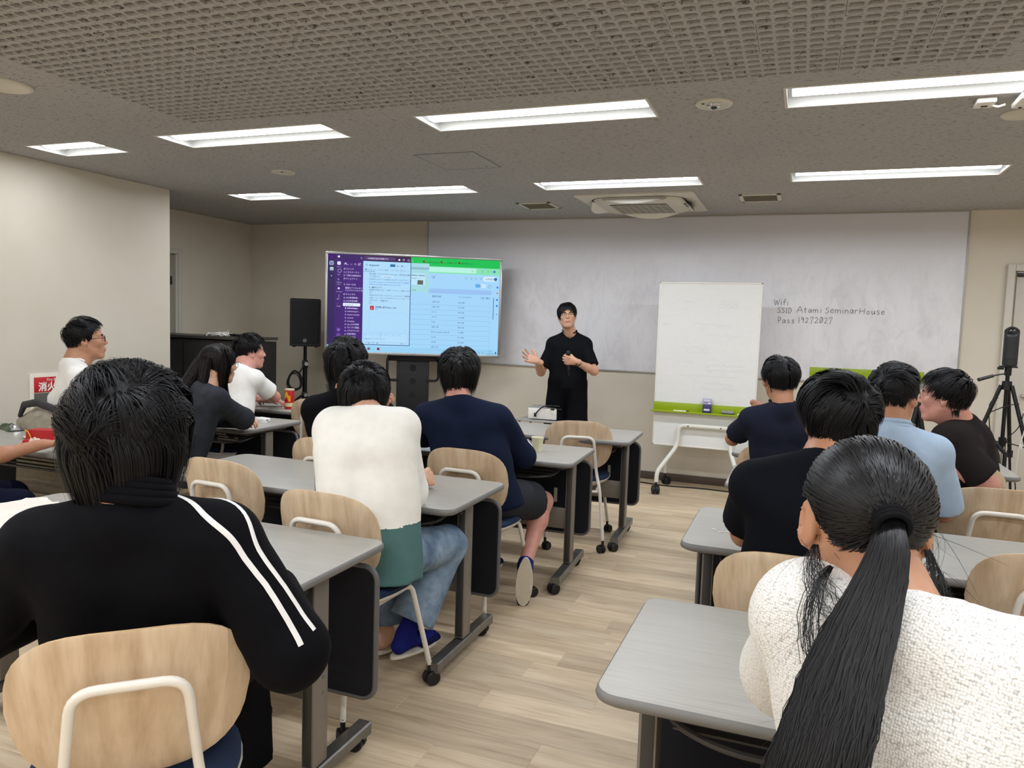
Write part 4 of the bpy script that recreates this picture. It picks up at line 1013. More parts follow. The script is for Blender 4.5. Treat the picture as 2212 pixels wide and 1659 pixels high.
g.loft(rings); g.build('body', mat('camera_body', (28, 30, 33), 0.45, var=0.05), t2, angle=40)
G().sphere((0, 0, 0.238), (0.034, 0.034, 0.030)).build('lens', mat('lens_glass', (10, 10, 12), 0.08, spec=0.8, var=0), t2)
G().tube([(0.0468*math.cos(2*PI*i/24), 0.0468*math.sin(2*PI*i/24), 0.045) for i in range(24)], 0.0012, n=4, closed=True).build('seam', M_BLACK, t2)
cb = G()
cb.tube(path([(1.31, 6.16, 1.04), (1.25, 6.12, 1.02), (1.26, 6.12, 0.86), (1.29, 6.12, 0.72), (1.25, 6.14, 0.5), (1.27, 6.2, 0.02)], 0.05), 0.0035, n=6)
cb.tube(path([(1.25, 6.14, 0.93), (1.36, 6.1, 1.0), (1.43, 6.12, 1.01)], 0.05), 0.0035, n=6)
cb.tube(path([(1.38, 6.16, 0.62), (1.37, 6.14, 0.75), (1.44, 6.1, 0.85), (1.46, 6.12, 0.95)], 0.05), 0.0035, n=6)
o = cb.build('tripod_cables', MATS['cable_black']); tag(o, 'thin black cables looping around the tripod', 'cable')
cb = G(); cb.tube(path([(1.46, 6.12, 0.96), (1.475, 6.08, 0.88), (1.44, 6.08, 0.7), (1.435, 6.08, 0.52)], 0.04), 0.004, n=6).box((1.452, 6.08, 0.715), (0.016, 0.014, 0.035), bev=0.003).box((1.435, 6.08, 0.49), (0.028, 0.02, 0.045), bev=0.003)
o = cb.build('white_extension', MATS['cable_white']); tag(o, 'white extension cord with a plug hanging on the tripod leg', 'cable')
cb = G(); cb.tube(path([(1.435, 6.08, 0.47), (1.445, 6.08, 0.40), (1.42, 6.08, 0.32), (1.45, 6.1, 0.02)], 0.04), 0.004, n=6)
o = cb.build('power_cord', MATS['cable_black']); tag(o, 'black power cord running down from the white plug', 'cable')
# backpack on a chair behind the brown shirt, and the stand with a slanting black leg
t = thing('backpack', 'black backpack hanging behind the man in dark brown', 'backpack', (1.12, 5.75, 0.60), math.radians(-10))
def blob(rx, ry, rz, n=20, m=12, e=2.8, taper=0.15):
    rings = []
    for k in range(1, m):
        a = PI*k/m; sz, cz = math.sin(a), math.cos(a); zz = -rz*abs(cz)**(2/e)*(1 if cz > 0 else -1); kk = sz**(2/e)*(1-taper*(zz/rz))
        rings.append([(rx*kk*abs(math.cos(b))**(2/e)*(1 if math.cos(b) > 0 else -1), ry*kk*abs(math.sin(b))**(2/e)*(1 if math.sin(b) > 0 else -1), zz) for b in [2*PI*i/n for i in range(n)]])
    return rings
M_BAG = mat('black_nylon', (12, 12, 15), 0.55, var=0.1, bump=0.3, bscale=300)
G().loft(blob(0.15, 0.09, 0.24)).build('body', M_BAG, t, angle=70)
G().loft(blob(0.11, 0.05, 0.12), M=Matrix.Translation((0, -0.08, -0.06))).build('pocket', M_BAG, t, angle=70)
for s in (-1, 1): G().tube([(s*0.06, -0.04, 0.23), (s*0.16, -0.1, 0.12), (s*0.16, -0.08, -0.1), (s*0.13, 0, -0.22)], 0.014, n=6, flat=0.4).build('strap', M_BAG, t, angle=60)
G().tube(path([(-0.03, 0, 0.23), (-0.03, 0, 0.27), (0.03, 0, 0.27), (0.03, 0, 0.23)], 0.02), 0.006).build('handle', M_BAG, t)
t = thing('side_stool', 'black folding stool under the backpack by the front wall', 'stool', (1.12, 5.78, 0))
G().box((0, 0, 0.345), (0.36, 0.30, 0.03), bev=0.008).build('seat', M_BLACK, t)
for sx in (-1, 1):
    for sy in (-1, 1): G().cyl((sx*0.15, sy*0.12, 0.34), (sx*0.17, sy*0.14, 0), 0.012).build('leg', M_STD, t)
t = thing('easel_stand', 'black slanting stand legs with a grey clamp to the left of the man in brown', 'stand', (0.80, 6.35, 0))
for a, b in (((0.04, 0, 0.95), (-0.14, -0.12, 0.0)), ((0.04, 0, 0.95), (0.22, -0.10, 0.0)), ((0.04, 0, 0.95), (0.05, 0.25, 0.0))): G().cyl(a, b, 0.02, 0.017).build('leg', M_STD, t)
G().cyl((0.04, 0, 0.93), (0.04, 0, 1.0), 0.03).build('head', M_BLACK, t)
G().cyl((0.008, -0.02, 0.80), (0.0, -0.03, 0.765), 0.026).build('clamp', mat('clamp_grey', (130, 132, 130), 0.4, 0.5), t)
# printer-like box on a low cart behind the presenter
t = thing('document_box', 'white boxy device behind the front table, beside the presenter in black', 'projector', (-2.165, 6.47, 0.60), math.radians(6))
G().box((0.02, 0, 0.055), (0.26, 0.20, 0.10), bev=0.008).build('housing', M_WHITE, t)
G().box((0.02, 0, 0.108), (0.25, 0.19, 0.008), bev=0.003).build('lid', mat('grey_lid', (150, 150, 146), 0.5), t)
t = thing('side_cart', 'small grey cart carrying the white boxy device', 'cart', (-2.15, 6.5, 0))
G().box((0, 0, 0.59), (0.44, 0.36, 0.014), bev=0.003).build('top', mat('cart_grey', (158, 158, 152), 0.4), t)
G().box((0, 0, 0.25), (0.42, 0.34, 0.014), bev=0.003).build('shelf', MATS['cart_grey'], t)
for sx in (-1, 1):
    for sy in (-1, 1): G().cyl((sx*0.19, sy*0.15, 0.585), (sx*0.19, sy*0.15, 0.0), 0.011).build('leg', MATS['cart_grey'], t)
cb = G().tube(path([(-1.98, 6.40, 0.73), (-2.10, 6.36, 0.735), (-2.155, 6.35, 0.70), (-2.185, 6.35, 0.655)], 0.04), 0.006, n=8).box((-2.192, 6.35, 0.645), (0.022, 0.012, 0.035), bev=0.003, M=None)
cb.tube(path([(-1.97, 6.42, 0.70), (-2.06, 6.37, 0.705), (-2.02, 6.36, 0.70)], 0.02), 0.006, n=8)
o = cb.build('video_cable', MATS['cable_black']); tag(o, 'black video cable with a plug hanging over the white device', 'cable')
cb = G().tube(path([(-1.5, 7.02, 0.006), (-1.1, 6.93, 0.006), (-0.8, 6.98, 0.006), (-0.3, 6.95, 0.006), (0.3, 7.05, 0.006)], 0.1), 0.006, n=6)
o = cb.build('floor_cable', MATS['cable_black']); tag(o, 'black cable lying on the floor under the rolling whiteboard', 'cable')

# ---- things on the tables
ZT = 0.7205
def crumple(n, m, w, d, amp, seed, fold=6, thick=0.0):
    rg = random.Random(seed); vs = []; fs = []
    ox, oy = rg.uniform(0, 99), rg.uniform(0, 99)
    for j in range(m+1):
        for i in range(n+1):
            u, v = i/n-0.5, j/m-0.5; e = min(1.0, 3.2*min(0.5-abs(u), 0.5-abs(v))+0.05)
            q = mnoise.noise(Vector((u*fold+ox, v*fold*d/w+oy, 0.3))); q2 = mnoise.noise(Vector((u*fold*2.3+oy, v*fold*2.3*d/w+ox, 1.3)))
            vs.append((u*w*(1+0.08*q), v*d*(1+0.1*q2), amp*(0.5+abs(q)*1.3+0.5*abs(q2))*(e if thick else 1) + thick*e))
    for j in range(m):
        for i in range(n): a = j*(n+1)+i; fs.append((a, a+1, a+n+2, a+n+1))
    if thick:
        o = len(vs); vs += [(x, y, 0.0) for x, y, z in vs[:o]]
        fs += [tuple(o+i for i in f[::-1]) for f in fs]
        per = list(range(n)) + [n+(n+1)*k for k in range(m)] + [(n+1)*m+n-k for k in range(n)] + [(n+1)*(m-k) for k in range(m)]
        for a, b in zip(per, per[1:]+per[:1]): fs.append((b, a, o+a, o+b))
    return vs, fs
M_FOIL = mat('snack_foil', (190, 190, 192), 0.22, 0.85, var=0.25, vscale=40); 
# paper cup
t = thing('paper_cup', 'cream paper cup standing on the grey table by the snack bag', 'cup', (-1.39, 4.087, ZT))
g = G().lathe([(0.026, 0), (0.0265, 0.002), (0.0355, 0.078), (0.0375, 0.080), (0.0375, 0.083), (0.0348, 0.082), (0.0255, 0.006)], n=32, cap0=True, cap1=True)
g.build('cup', mat('cup_paper', (226, 222, 190), 0.6, var=0.02), t, angle=50)
G().box((0, 0, 0), (0.001, 0.0008, 0.076), M=Matrix.Translation((0.012, -0.0285, 0.04)) @ Matrix.Rotation(0.12, 4, 'X')).build('seam', mat('cup_seam', (196, 190, 160), 0.6), t, smooth=False)
# silver-black snack bag
t = thing('snack_bag', 'crumpled silver and black snack bag lying beside the paper cup', 'snack bag', (-1.56, 4.22, ZT), math.radians(-25))
vs, fs = crumple(16, 12, 0.24, 0.17, 0.022, 5, 7, 0.022); G().add(vs, fs).build('bag', M_FOIL, t, angle=25)
vs, fs = crumple(12, 4, 0.24, 0.05, 0.012, 9, 7, 0.012); G().add(vs, fs, M=Matrix.Translation((0.01, -0.085, 0.001))).build('printed_edge', mat('foil_black', (28, 26, 26), 0.3, 0.3), t, angle=25)
g = G()
for i in range(7):
    M = Matrix.Translation((-0.07+0.024*i, 0.0+0.008*(i % 3), 0.054)) @ Matrix.Rotation(0.8*i, 4, 'Z'); g.box((0, 0, 0), (0.016, 0.002, 0.001), M=M)
g.build('print', MATS['foil_black'], t, smooth=False)
# charger, cable, tablet
t = thing('charger', 'white laptop charger brick with its cable coiled on the grey table', 'charger', (-3.45, 4.225, ZT), math.radians(-12))
G().box((0, 0, 0.014), (0.095, 0.062, 0.027), bev=0.007, seg=3).build('brick', mat('charger_white', (236, 235, 232), 0.3, var=0.01), t)
G().box((0.048, 0.0, 0.014), (0.003, 0.012, 0.006)).build('port', M_DK, t, smooth=False)
pts = [(-0.05, 0.0, 0.008), (-0.075, 0.005, 0.006), (-0.10, 0.03, 0.004), (-0.16, 0.045, 0.004), (-0.21, 0.02, 0.004), (-0.19, -0.035, 0.004), (-0.10, -0.06, 0.004), (0.0, -0.065, 0.004), (0.075, -0.045, 0.004), (0.07, -0.02, 0.004)]
G().tube(path(pts, 0.03, 5), 0.003, n=6).build('cable', MATS['charger_white'], t, angle=60)
t = thing('tablet', 'dark tablet lying under the forearm of the long-haired woman', 'tablet', (-3.76, 4.24, ZT), math.radians(-8))
G().box((0, 0, 0.005), (0.26, 0.18, 0.010), bev=0.004).build('body', mat('tablet_dark', (52, 50, 48), 0.4), t)
G().box((0, 0, 0.0104), (0.245, 0.165, 0.0008)).build('screen', mat('tablet_glass', (20, 20, 22), 0.12), t, smooth=False)
# fries box, burger wrapper, green wrapper, chips packet
M_RED = mat('carton_red', (186, 18, 28), 0.4, var=0.03)
t = thing('fries_box', 'empty red french fries carton lying on its side', 'food carton', (-3.93, 2.985, ZT), math.radians(8))
g = G()
W2, L2, T2 = 0.065, 0.115, 0.030
g.loft([[(-0.09, -0.045, 0.002), (-0.09, 0.045, 0.002), (-0.09, 0.04, 0.052), (-0.09, -0.04, 0.052)], [(0.085, -0.05, 0.002), (0.085, 0.05, 0.002), (0.085, 0.045, 0.058), (0.085, -0.045, 0.058)]], cap0=False)
g.build('carton', M_RED, t, smooth=False)
vs = [(-0.09, -0.045, 0.003), (-0.09, 0.045, 0.003)] + [(-0.09-0.055*math.sin(PI*k/8), 0.045-0.09*k/8, 0.003+0.004*math.sin(PI*k/8)) for k in range(1, 8)]
vs2 = vs + [(x, y, z+0.0012) for x, y, z in vs]; n = len(vs)
G().add(vs2, [tuple(range(n-1, -1, -1)), tuple(range(n, 2*n))]).build('flap', mat('carton_inside', (232, 208, 190), 0.6), t, smooth=False)
G().tube([(-0.088, -0.051+0.0, 0.052), (-0.068, -0.0505, 0.045), (-0.05, -0.0515, 0.02), (-0.046, -0.052, 0.004)], 0.0035, n=5, flat=0.5).build('yellow_band', mat('carton_yellow', (240, 176, 40), 0.5), t)
t = thing('food_wrapper', 'crumpled red and cream food wrapper in front of the fries carton', 'wrapper', (-3.765, 2.80, ZT), math.radians(15))
vs, fs = crumple(10, 8, 0.085, 0.07, 0.02, 13, 5, 0.022); G().add(vs, fs).build('paper', mat('wrapper_cream', (232, 206, 186), 0.6, var=0.15, vscale=60), t, angle=20)
G().cyl((-0.055, -0.01, 0.018), (-0.02, -0.005, 0.018), 0.018, 0.021, n=14).build('roll', M_RED, t)
G().cyl((-0.057, -0.0105, 0.018), (-0.055, -0.01, 0.018), 0.015, n=14).build('roll_end', mat('wrapper_brown', (58, 36, 24), 0.6, var=0.3, vscale=200), t)
t = thing('green_wrapper', 'crinkled dark green and silver wrapper at the left edge of the table', 'wrapper', (-4.42, 3.13, ZT), math.radians(-20))
vs, fs = crumple(16, 8, 0.26, 0.09, 0.02, 21, 9, 0.008); G().add(vs, fs).build('foil', mat('green_foil', (52, 74, 50), 0.3, 0.5, var=0.4, vscale=30), t, angle=20)
vs, fs = crumple(8, 6, 0.09, 0.06, 0.02, 22, 9, 0.012); G().add(vs, fs, M=Matrix.Translation((0.08, 0.0, 0.006))).build('silver_side', M_FOIL, t, angle=20)
t = thing('chips_packet', 'yellow, orange and green snack packet behind the fries carton', 'snack bag', (-4.08, 3.22, ZT), math.radians(10))
vs, fs = crumple(12, 8, 0.17, 0.11, 0.018, 31, 7, 0.014); G().add(vs, fs).build('packet', mat('packet_yellow', (224, 152, 42), 0.35, 0.2, var=0.3, vscale=30), t, angle=25)
g = G()
for i in range(6): g.box((-0.05+0.02*i, 0.005*(i % 2), 0.042), (0.016, 0.03, 0.001), M=Matrix.Rotation(0.3, 4, 'Z'))
g.build('print', mat('packet_red', (200, 40, 28), 0.4), t, smooth=False)
vs, fs = crumple(8, 5, 0.07, 0.08, 0.02, 33, 7, 0.01); G().add(vs, fs, M=Matrix.Translation((0.10, -0.02, 0.0))).build('green_end', mat('packet_green', (70, 120, 40), 0.4, var=0.2), t, angle=25)
# snack can
t = thing('snack_can', 'red and yellow snack can behind the elbow of the man in white', 'can', (-3.765, 4.93, ZT))
G().lathe([(0.036, 0), (0.0375, 0.004), (0.0375, 0.15), (0.036, 0.155)], n=28).build('tube', M_RED, t, angle=50)
G().lathe([(0.0382, 0.148), (0.0382, 0.158), (0.035, 0.160)], n=28).build('lid', mat('can_lid', (214, 200, 170), 0.35), t, angle=50)
g = G()
for k in range(10):
    a = -1.9+0.12*k; g.box((0.038*math.cos(a), 0.038*math.sin(a), 0.10+0.02*math.sin(k*0.6)), (0.004, 0.006, 0.045))
g.build('yellow_band', MATS['carton_yellow'], t, smooth=False)
G().lathe([(0.0378, 0.02), (0.0378, 0.05)], n=28, cap0=False, cap1=False).build('pale_band', mat('can_pale', (214, 200, 150), 0.4), t)
# white paper on the nearest left table
t = thing('wrapping_paper', 'crumpled sheet of white wrapping paper on the table left of the black jacket', 'paper', (-2.46, 1.78, ZT), math.radians(-14))
vs, fs = crumple(30, 20, 0.52, 0.34, 0.018, 41, 6); G().add(vs, fs).build('sheet', mat('thin_white_paper', (226, 218, 206), 0.7, var=0.04), t, angle=60)
rg = random.Random(8)
for i, (x, y) in enumerate(((-0.235, 2.79), (-0.262, 2.815), (-0.213, 2.80))):
    t = thing('paper_scrap', 'tiny white paper scraps on the right table beside the bare elbow', 'paper scrap', (x, y, ZT), rg.uniform(0, 3), 'paper scraps'); G().box((0, 0, 0.001), (0.018, 0.005, 0.002)).build('scrap', M_WHITE, t, smooth=False)
# open laptop seen from behind
t = thing('laptop', 'open grey laptop leaning beyond the man in black, in front of the speaker stand', 'laptop', (-3.34, 5.18, ZT), math.radians(196))
M_LAP = mat('laptop_grey', (92, 90, 86), 0.35, 0.4, var=0.02)
G().box((0, 0, 0.008), (0.32, 0.22, 0.015), bev=0.004).build('base', M_LAP, t)
R = Matrix.Translation((0, 0.11, 0.012)) @ Matrix.Rotation(math.radians(-22), 4, 'X')
ld = G().box((0, 0, 0.11), (0.32, 0.008, 0.22), bev=0.003, M=R).build('lid', M_LAP, t)
G().box((0, -0.0045, 0.11), (0.30, 0.001, 0.2), M=R).build('display', mat('laptop_display', (30, 34, 40), 0.2), ld, smooth=False)
# beige jacket on the chair of the man in white
t = thing('beige_jacket', 'beige and charcoal jacket draped over the chair back at the left wall', 'jacket', (-4.27, 3.285, 0.66), math.radians(-6))
vs = []; fs = []; n, m = 22, 14
for j in range(m+1):
    for i in range(n+1):
        u, v = i/n-0.5, j/m; x = u*0.50; fold = 0.016*math.sin(u*34+v*3)*min(1, v*2)
        if v < 0.5: y = -0.075+0.35*x*x*3 - 0.06*(1-abs(v)) + fold; z = -0.30+0.50*(v/0.5)*1.0 - abs(x)*0.15
        else: y = 0.02+0.35*x*x*3 - 0.02 + fold*0.6; z = 0.20 - 0.36*((v-0.5)/0.5) - abs(x)*0.15
        vs.append((x, y, z))
for j in range(m):
    for i in range(n): a = j*(n+1)+i; fs.append((a, a+1, a+n+2, a+n+1))
jk = G().add(vs, fs).build('cloth', mat('jacket_beige', (158, 150, 132), 0.85, var=0.08, bump=0.3), t, angle=80)
md = jk.modifiers.new('thickness', 'SOLIDIFY'); md.thickness = 0.02; md.offset = 0
G().tube([(-0.24, -0.05, 0.12), (-0.14, -0.08, 0.20), (0, -0.09, 0.225), (0.14, -0.08, 0.20), (0.24, -0.05, 0.12)], [0.015, 0.022, 0.024, 0.022, 0.015], n=12, flat=0.8).build('hood_collar', mat('jacket_charcoal', (52, 52, 52), 0.85), t, angle=80)
# ------------------------------------------------------------------ people: bodies grown from smooth distance fields
A = lambda *v: np.array(v, dtype=np.float64)
def nrm(v): v = np.asarray(v, float); return v/max(np.linalg.norm(v), 1e-9)
def Rz(deg): a = math.radians(deg); return np.array([[math.cos(a), -math.sin(a), 0], [math.sin(a), math.cos(a), 0], [0, 0, 1.0]])
def Rx_(deg): a = math.radians(deg); return np.array([[1.0, 0, 0], [0, math.cos(a), -math.sin(a)], [0, math.sin(a), math.cos(a)]])
def Ry_(deg): a = math.radians(deg); return np.array([[math.cos(a), 0, math.sin(a)], [0, 1.0, 0], [-math.sin(a), 0, math.cos(a)]])
class Field:
    def __init__(s, lo, hi, vx):
        s.lo = np.asarray(lo, float); s.vx = vx; s.n = np.maximum(4, np.ceil((np.asarray(hi)-s.lo)/vx).astype(int)+1)
        s.V = np.full(s.n, 0.3, np.float32)
    def sub(s, lo, hi):
        i0 = np.clip(np.floor((lo-s.lo)/s.vx).astype(int), 0, s.n-1); i1 = np.clip(np.ceil((hi-s.lo)/s.vx).astype(int)+1, 1, s.n)
        if np.any(i1 <= i0): return None
        ax = [(s.lo[k] + s.vx*np.arange(i0[k], i1[k])).astype(np.float32) for k in range(3)]
        X, Y, Z = np.meshgrid(*ax, indexing='ij', sparse=True)
        return (slice(i0[0], i1[0]), slice(i0[1], i1[1]), slice(i0[2], i1[2])), X, Y, Z
    def put(s, sl, d, k, mode):
        v = s.V[sl]
        if mode == 'add': h = np.maximum(k-np.abs(v-d), 0)/k if k > 0 else 0; s.V[sl] = np.minimum(v, d)-h*h*k*0.25
        else: h = np.maximum(k-np.abs(v+d), 0)/k if k > 0 else 0; s.V[sl] = np.maximum(v, -d)+h*h*k*0.25
    def cone(s, a, b, ra, rb, k=0.02, mode='add', cut=(), flat=None):
        """tapered capsule; flat=(axis, factor) squeezes it along an axis; cut = planes (point, outward normal)"""
        a, b = np.asarray(a, float), np.asarray(b, float); r = max(ra, rb)+k+2*s.vx
        q = s.sub(np.minimum(a, b)-r, np.maximum(a, b)+r)
        if q is None: return s
        sl, X, Y, Z = q; ab = b-a; L2 = max(float(ab@ab), 1e-9)
        px, py, pz = X-a[0], Y-a[1], Z-a[2]
        t = np.clip((px*ab[0]+py*ab[1]+pz*ab[2])/L2, 0, 1)
        dx, dy, dz = px-ab[0]*t, py-ab[1]*t, pz-ab[2]*t
        if flat is not None:
            n, f = nrm(flat[0]), flat[1]; m = (dx*n[0]+dy*n[1]+dz*n[2])*(1/f-1)
            dx, dy, dz = dx+n[0]*m, dy+n[1]*m, dz+n[2]*m
            rr = ra+(rb-ra)*t; L = np.sqrt(dx*dx+dy*dy+dz*dz); d = (L-rr)*(f+(1-f)*0.5)
        else: d = np.sqrt(dx*dx+dy*dy+dz*dz)-(ra+(rb-ra)*t)
        for p, n in cut: n = nrm(n); d = np.maximum(d, (X-p[0])*n[0]+(Y-p[1])*n[1]+(Z-p[2])*n[2])
        s.put(sl, d.astype(np.float32), k, mode); return s
    def ell(s, c, r, R=None, k=0.02, mode='add'):
        c, r = np.asarray(c, float), np.asarray(r, float); m = r.max()+k+2*s.vx
        q = s.sub(c-m, c+m)
        if q is None: return s
        sl, X, Y, Z = q; x, y, z = X-c[0], Y-c[1], Z-c[2]
        if R is not None: x, y, z = (R[0, 0]*x+R[1, 0]*y+R[2, 0]*z), (R[0, 1]*x+R[1, 1]*y+R[2, 1]*z), (R[0, 2]*x+R[1, 2]*y+R[2, 2]*z)
        k0 = np.sqrt((x/r[0])**2+(y/r[1])**2+(z/r[2])**2); k1 = np.sqrt((x/r[0]**2)**2+(y/r[1]**2)**2+(z/r[2]**2)**2)
        d = k0*(k0-1)/np.maximum(k1, 1e-6); s.put(sl, d.astype(np.float32), k, mode); return s
    def cut(s, p, n):
        n = nrm(n); X, Y, Z = np.meshgrid(*[(s.lo[k]+s.vx*np.arange(s.n[k])).astype(np.float32) for k in range(3)], indexing='ij', sparse=True)
        s.V = np.maximum(s.V, ((X-p[0])*n[0]+(Y-p[1])*n[1]+(Z-p[2])*n[2]).astype(np.float32)); return s
    def folds(s, amp, seed=0, freq=34, ax=(0.3, 0.2, 1.0)):
        rg = np.random.RandomState(seed); X, Y, Z = np.meshgrid(*[(s.lo[k]+s.vx*np.arange(s.n[k])).astype(np.float32) for k in range(3)], indexing='ij', sparse=True)
        w = np.zeros(s.n, np.float32)
        q1 = np.sin(9*X+3*Y+rg.rand()*6)+np.sin(8*Y-5*Z+rg.rand()*6); q2 = np.sin(7*Z+5*X+rg.rand()*6)
        for i in range(3):
            d = nrm(np.asarray(ax)+rg.randn(3)*0.45)*freq*(0.7+0.5*rg.rand()); ph = rg.rand()*6
            w += (np.sin(d[0]*X+d[1]*Y+d[2]*Z+ph+1.7*q1)*(0.5+0.5*np.sin(4*X+6*Y+3*Z+q2*1.3+ph*2))).astype(np.float32)
        s.V += amp*w/2; return s
    def mesh(s):
        """naive surface nets"""
        V = s.V; nx, ny, nz = V.shape; I = V < 0
        c = np.zeros((nx-1, ny-1, nz-1), np.uint8)
        for i in (0, 1):
            for j in (0, 1):
                for k in (0, 1): c += I[i:nx-1+i, j:ny-1+j, k:nz-1+k]
        act = (c > 0) & (c < 8); ci = np.argwhere(act)
        if len(ci) == 0: return np.zeros((0, 3)), np.zeros((0, 4), int)
        idx = np.full(c.shape, -1, np.int32); idx[act] = np.arange(len(ci))
        P = np.zeros((len(ci), 3)); cnt = np.zeros(len(ci)); cor = {}
        for o in [(i, j, k) for i in (0, 1) for j in (0, 1) for k in (0, 1)]: cor[o] = V[ci[:, 0]+o[0], ci[:, 1]+o[1], ci[:, 2]+o[2]]
        for ax in range(3):
            for u in (0, 1):
                for w in (0, 1):
                    o = [0, 0, 0]; o[(ax+1) % 3] = u; o[(ax+2) % 3] = w; o2 = list(o); o2[ax] = 1
                    a, b = cor[tuple(o)], cor[tuple(o2)]; m = (a < 0) != (b < 0)
                    t = a[m]/(a[m]-b[m]); q = np.tile(np.array(o, float), (m.sum(), 1)); q[:, ax] = t; P[m] += q; cnt[m] += 1
        P = (P/cnt[:, None]+ci)*s.vx+s.lo
        F = []
        for ax in range(3):
            a1, a2 = (ax+1) % 3, (ax+2) % 3
            sl0 = [slice(None)]*3; sl1 = [slice(None)]*3; sl0[ax] = slice(0, -1); sl1[ax] = slice(1, None)
            A0, B0 = I[tuple(sl0)], I[tuple(sl1)]
            e = np.argwhere(A0 != B0); e = e[(e[:, a1] > 0) & (e[:, a2] > 0) & (e[:, a1] < V.shape[a1]-1) & (e[:, a2] < V.shape[a2]-1)]
            ins = A0[e[:, 0], e[:, 1], e[:, 2]]
            def g(d1, d2): q = e.copy(); q[:, a1] -= d1; q[:, a2] -= d2; return idx[q[:, 0], q[:, 1], q[:, 2]]
            q = np.stack([g(1, 1), g(0, 1), g(0, 0), g(1, 0)], 1); q[~ins] = q[~ins][:, ::-1]; F.append(q)
        return P, np.concatenate(F)
def np_mesh(name, parts, mats, parent, off, mi=None, smooth=True):
    V = []; F = []; o = 0
    for P, Q in parts: V.append(P); F.append(Q+o); o += len(P)
    V = np.concatenate(V)-off; F = np.concatenate(F); me = bpy.data.meshes.new(name)
    me.vertices.add(len(V)); me.vertices.foreach_set('co', V.astype(np.float32).ravel())
    k = F.shape[1]; me.loops.add(F.size); me.loops.foreach_set('vertex_index', F.astype(np.int32).ravel())
    me.polygons.add(len(F)); me.polygons.foreach_set('loop_start', np.arange(0, F.size, k, dtype=np.int32))
    for m in (mats if isinstance(mats, (list, tuple)) else [mats]): me.materials.append(m)
    if mi is not None: me.polygons.foreach_set('material_index', mi(V[F].mean(1)+off).astype(np.int32))
    me.polygons.foreach_set('use_smooth', np.ones(len(F), bool)); me.update(); me.validate()
    return link(name, me, parent)

def m_skin(name, c, red=(0, 0, 0)):
    s = NT(name); v = s.coord('Object'); f = s.noise(v, 30, 4); c = lin(c)
    s.col(s.ramp(f, [(0.3, (c[0]*0.93, c[1]*0.88, c[2]*0.86, 1)), (0.7, (min(1, c[0]*1.05), c[1]*1.04, c[2]*1.04, 1))]))
    s.b.inputs['Roughness'].default_value = 0.48; s.b.inputs['Specular IOR Level'].default_value = 0.4
    s.b.inputs['Subsurface Weight'].default_value = 0.12; s.b.inputs['Subsurface Radius'].default_value = (0.012, 0.005, 0.003); s.b.inputs['Subsurface Scale'].default_value = 0.6
    return s.m
SK1 = m_skin('skin_light', (205, 160, 132)); SK2 = m_skin('skin_tan', (178, 128, 98)); SK3 = m_skin('skin_ruddy', (206, 150, 134)); SK4 = m_skin('skin_warm', (186, 138, 108))
M_LIP = mat('lips', (182, 122, 108), 0.45, var=0.05)
def m_hair(name, c, c2, rough=0.36, spec=0.45):
    s = NT(name); g = s.n('ShaderNodeNewGeometry')
    s.col(s.ramp(g.outputs['Random Per Island'], [(0.0, lin(c)), (1.0, lin(c2))])); s.b.inputs['Roughness'].default_value = rough
    s.b.inputs['Specular IOR Level'].default_value = spec; return s.m
HAIR = m_hair('black_hair', (5, 5, 6), (13, 12, 14), 0.5, 0.22); HAIRB = m_hair('dark_brown_hair', (12, 9, 9), (34, 26, 25), 0.5, 0.25); HAIRP = m_hair('glossy_black_hair', (6, 6, 7), (18, 17, 19), 0.44, 0.35)
M_EYEW = mat('eye_white', (222, 214, 206), 0.3, var=0); M_IRIS = mat('iris_dark', (34, 24, 20), 0.2, var=0)
def cloth(name, c, bump=0.25, bs=700, var=0.05, sheen=0.0, rough=0.9):
    """woven cloth: fine weave plus soft creases"""
    if name in MATS: return MATS[name]
    s = NT(name); dark = sum(c) < 200; c = lin(c); v = s.coord('Object')
    s.col(s.ramp(s.noise(v, 25, 3), [(0.3, tuple(x*(1-var) for x in c[:3])+(1,)), (0.7, tuple(min(1, x*(1+var)) for x in c[:3])+(1,))]))
    s.b.inputs['Roughness'].default_value = rough; s.b.inputs['Specular IOR Level'].default_value = 0.12 if dark else 0.25
    a = s.noise(v, 5.5, 1.5, 0.4, 0.9); m = s.n('ShaderNodeMath', operation='SUBTRACT'); s.l(a, m.inputs[0]); m.inputs[1].default_value = 0.5
    ab = s.n('ShaderNodeMath', operation='ABSOLUTE'); s.l(m.outputs[0], ab.inputs[0]); sm = s.n('ShaderNodeMath', operation='POWER'); s.l(ab.outputs[0], sm.inputs[0]); sm.inputs[1].default_value = 0.95
    f = s.n('ShaderNodeMath', operation='MULTIPLY_ADD'); s.l(s.noise(v, bs, 3), f.inputs[0]); f.inputs[1].default_value = 0.04; s.l(sm.outputs[0], f.inputs[2])
    s.bump(f.outputs[0], 0.30, 0.020); MATS[name] = s.m; return s.m

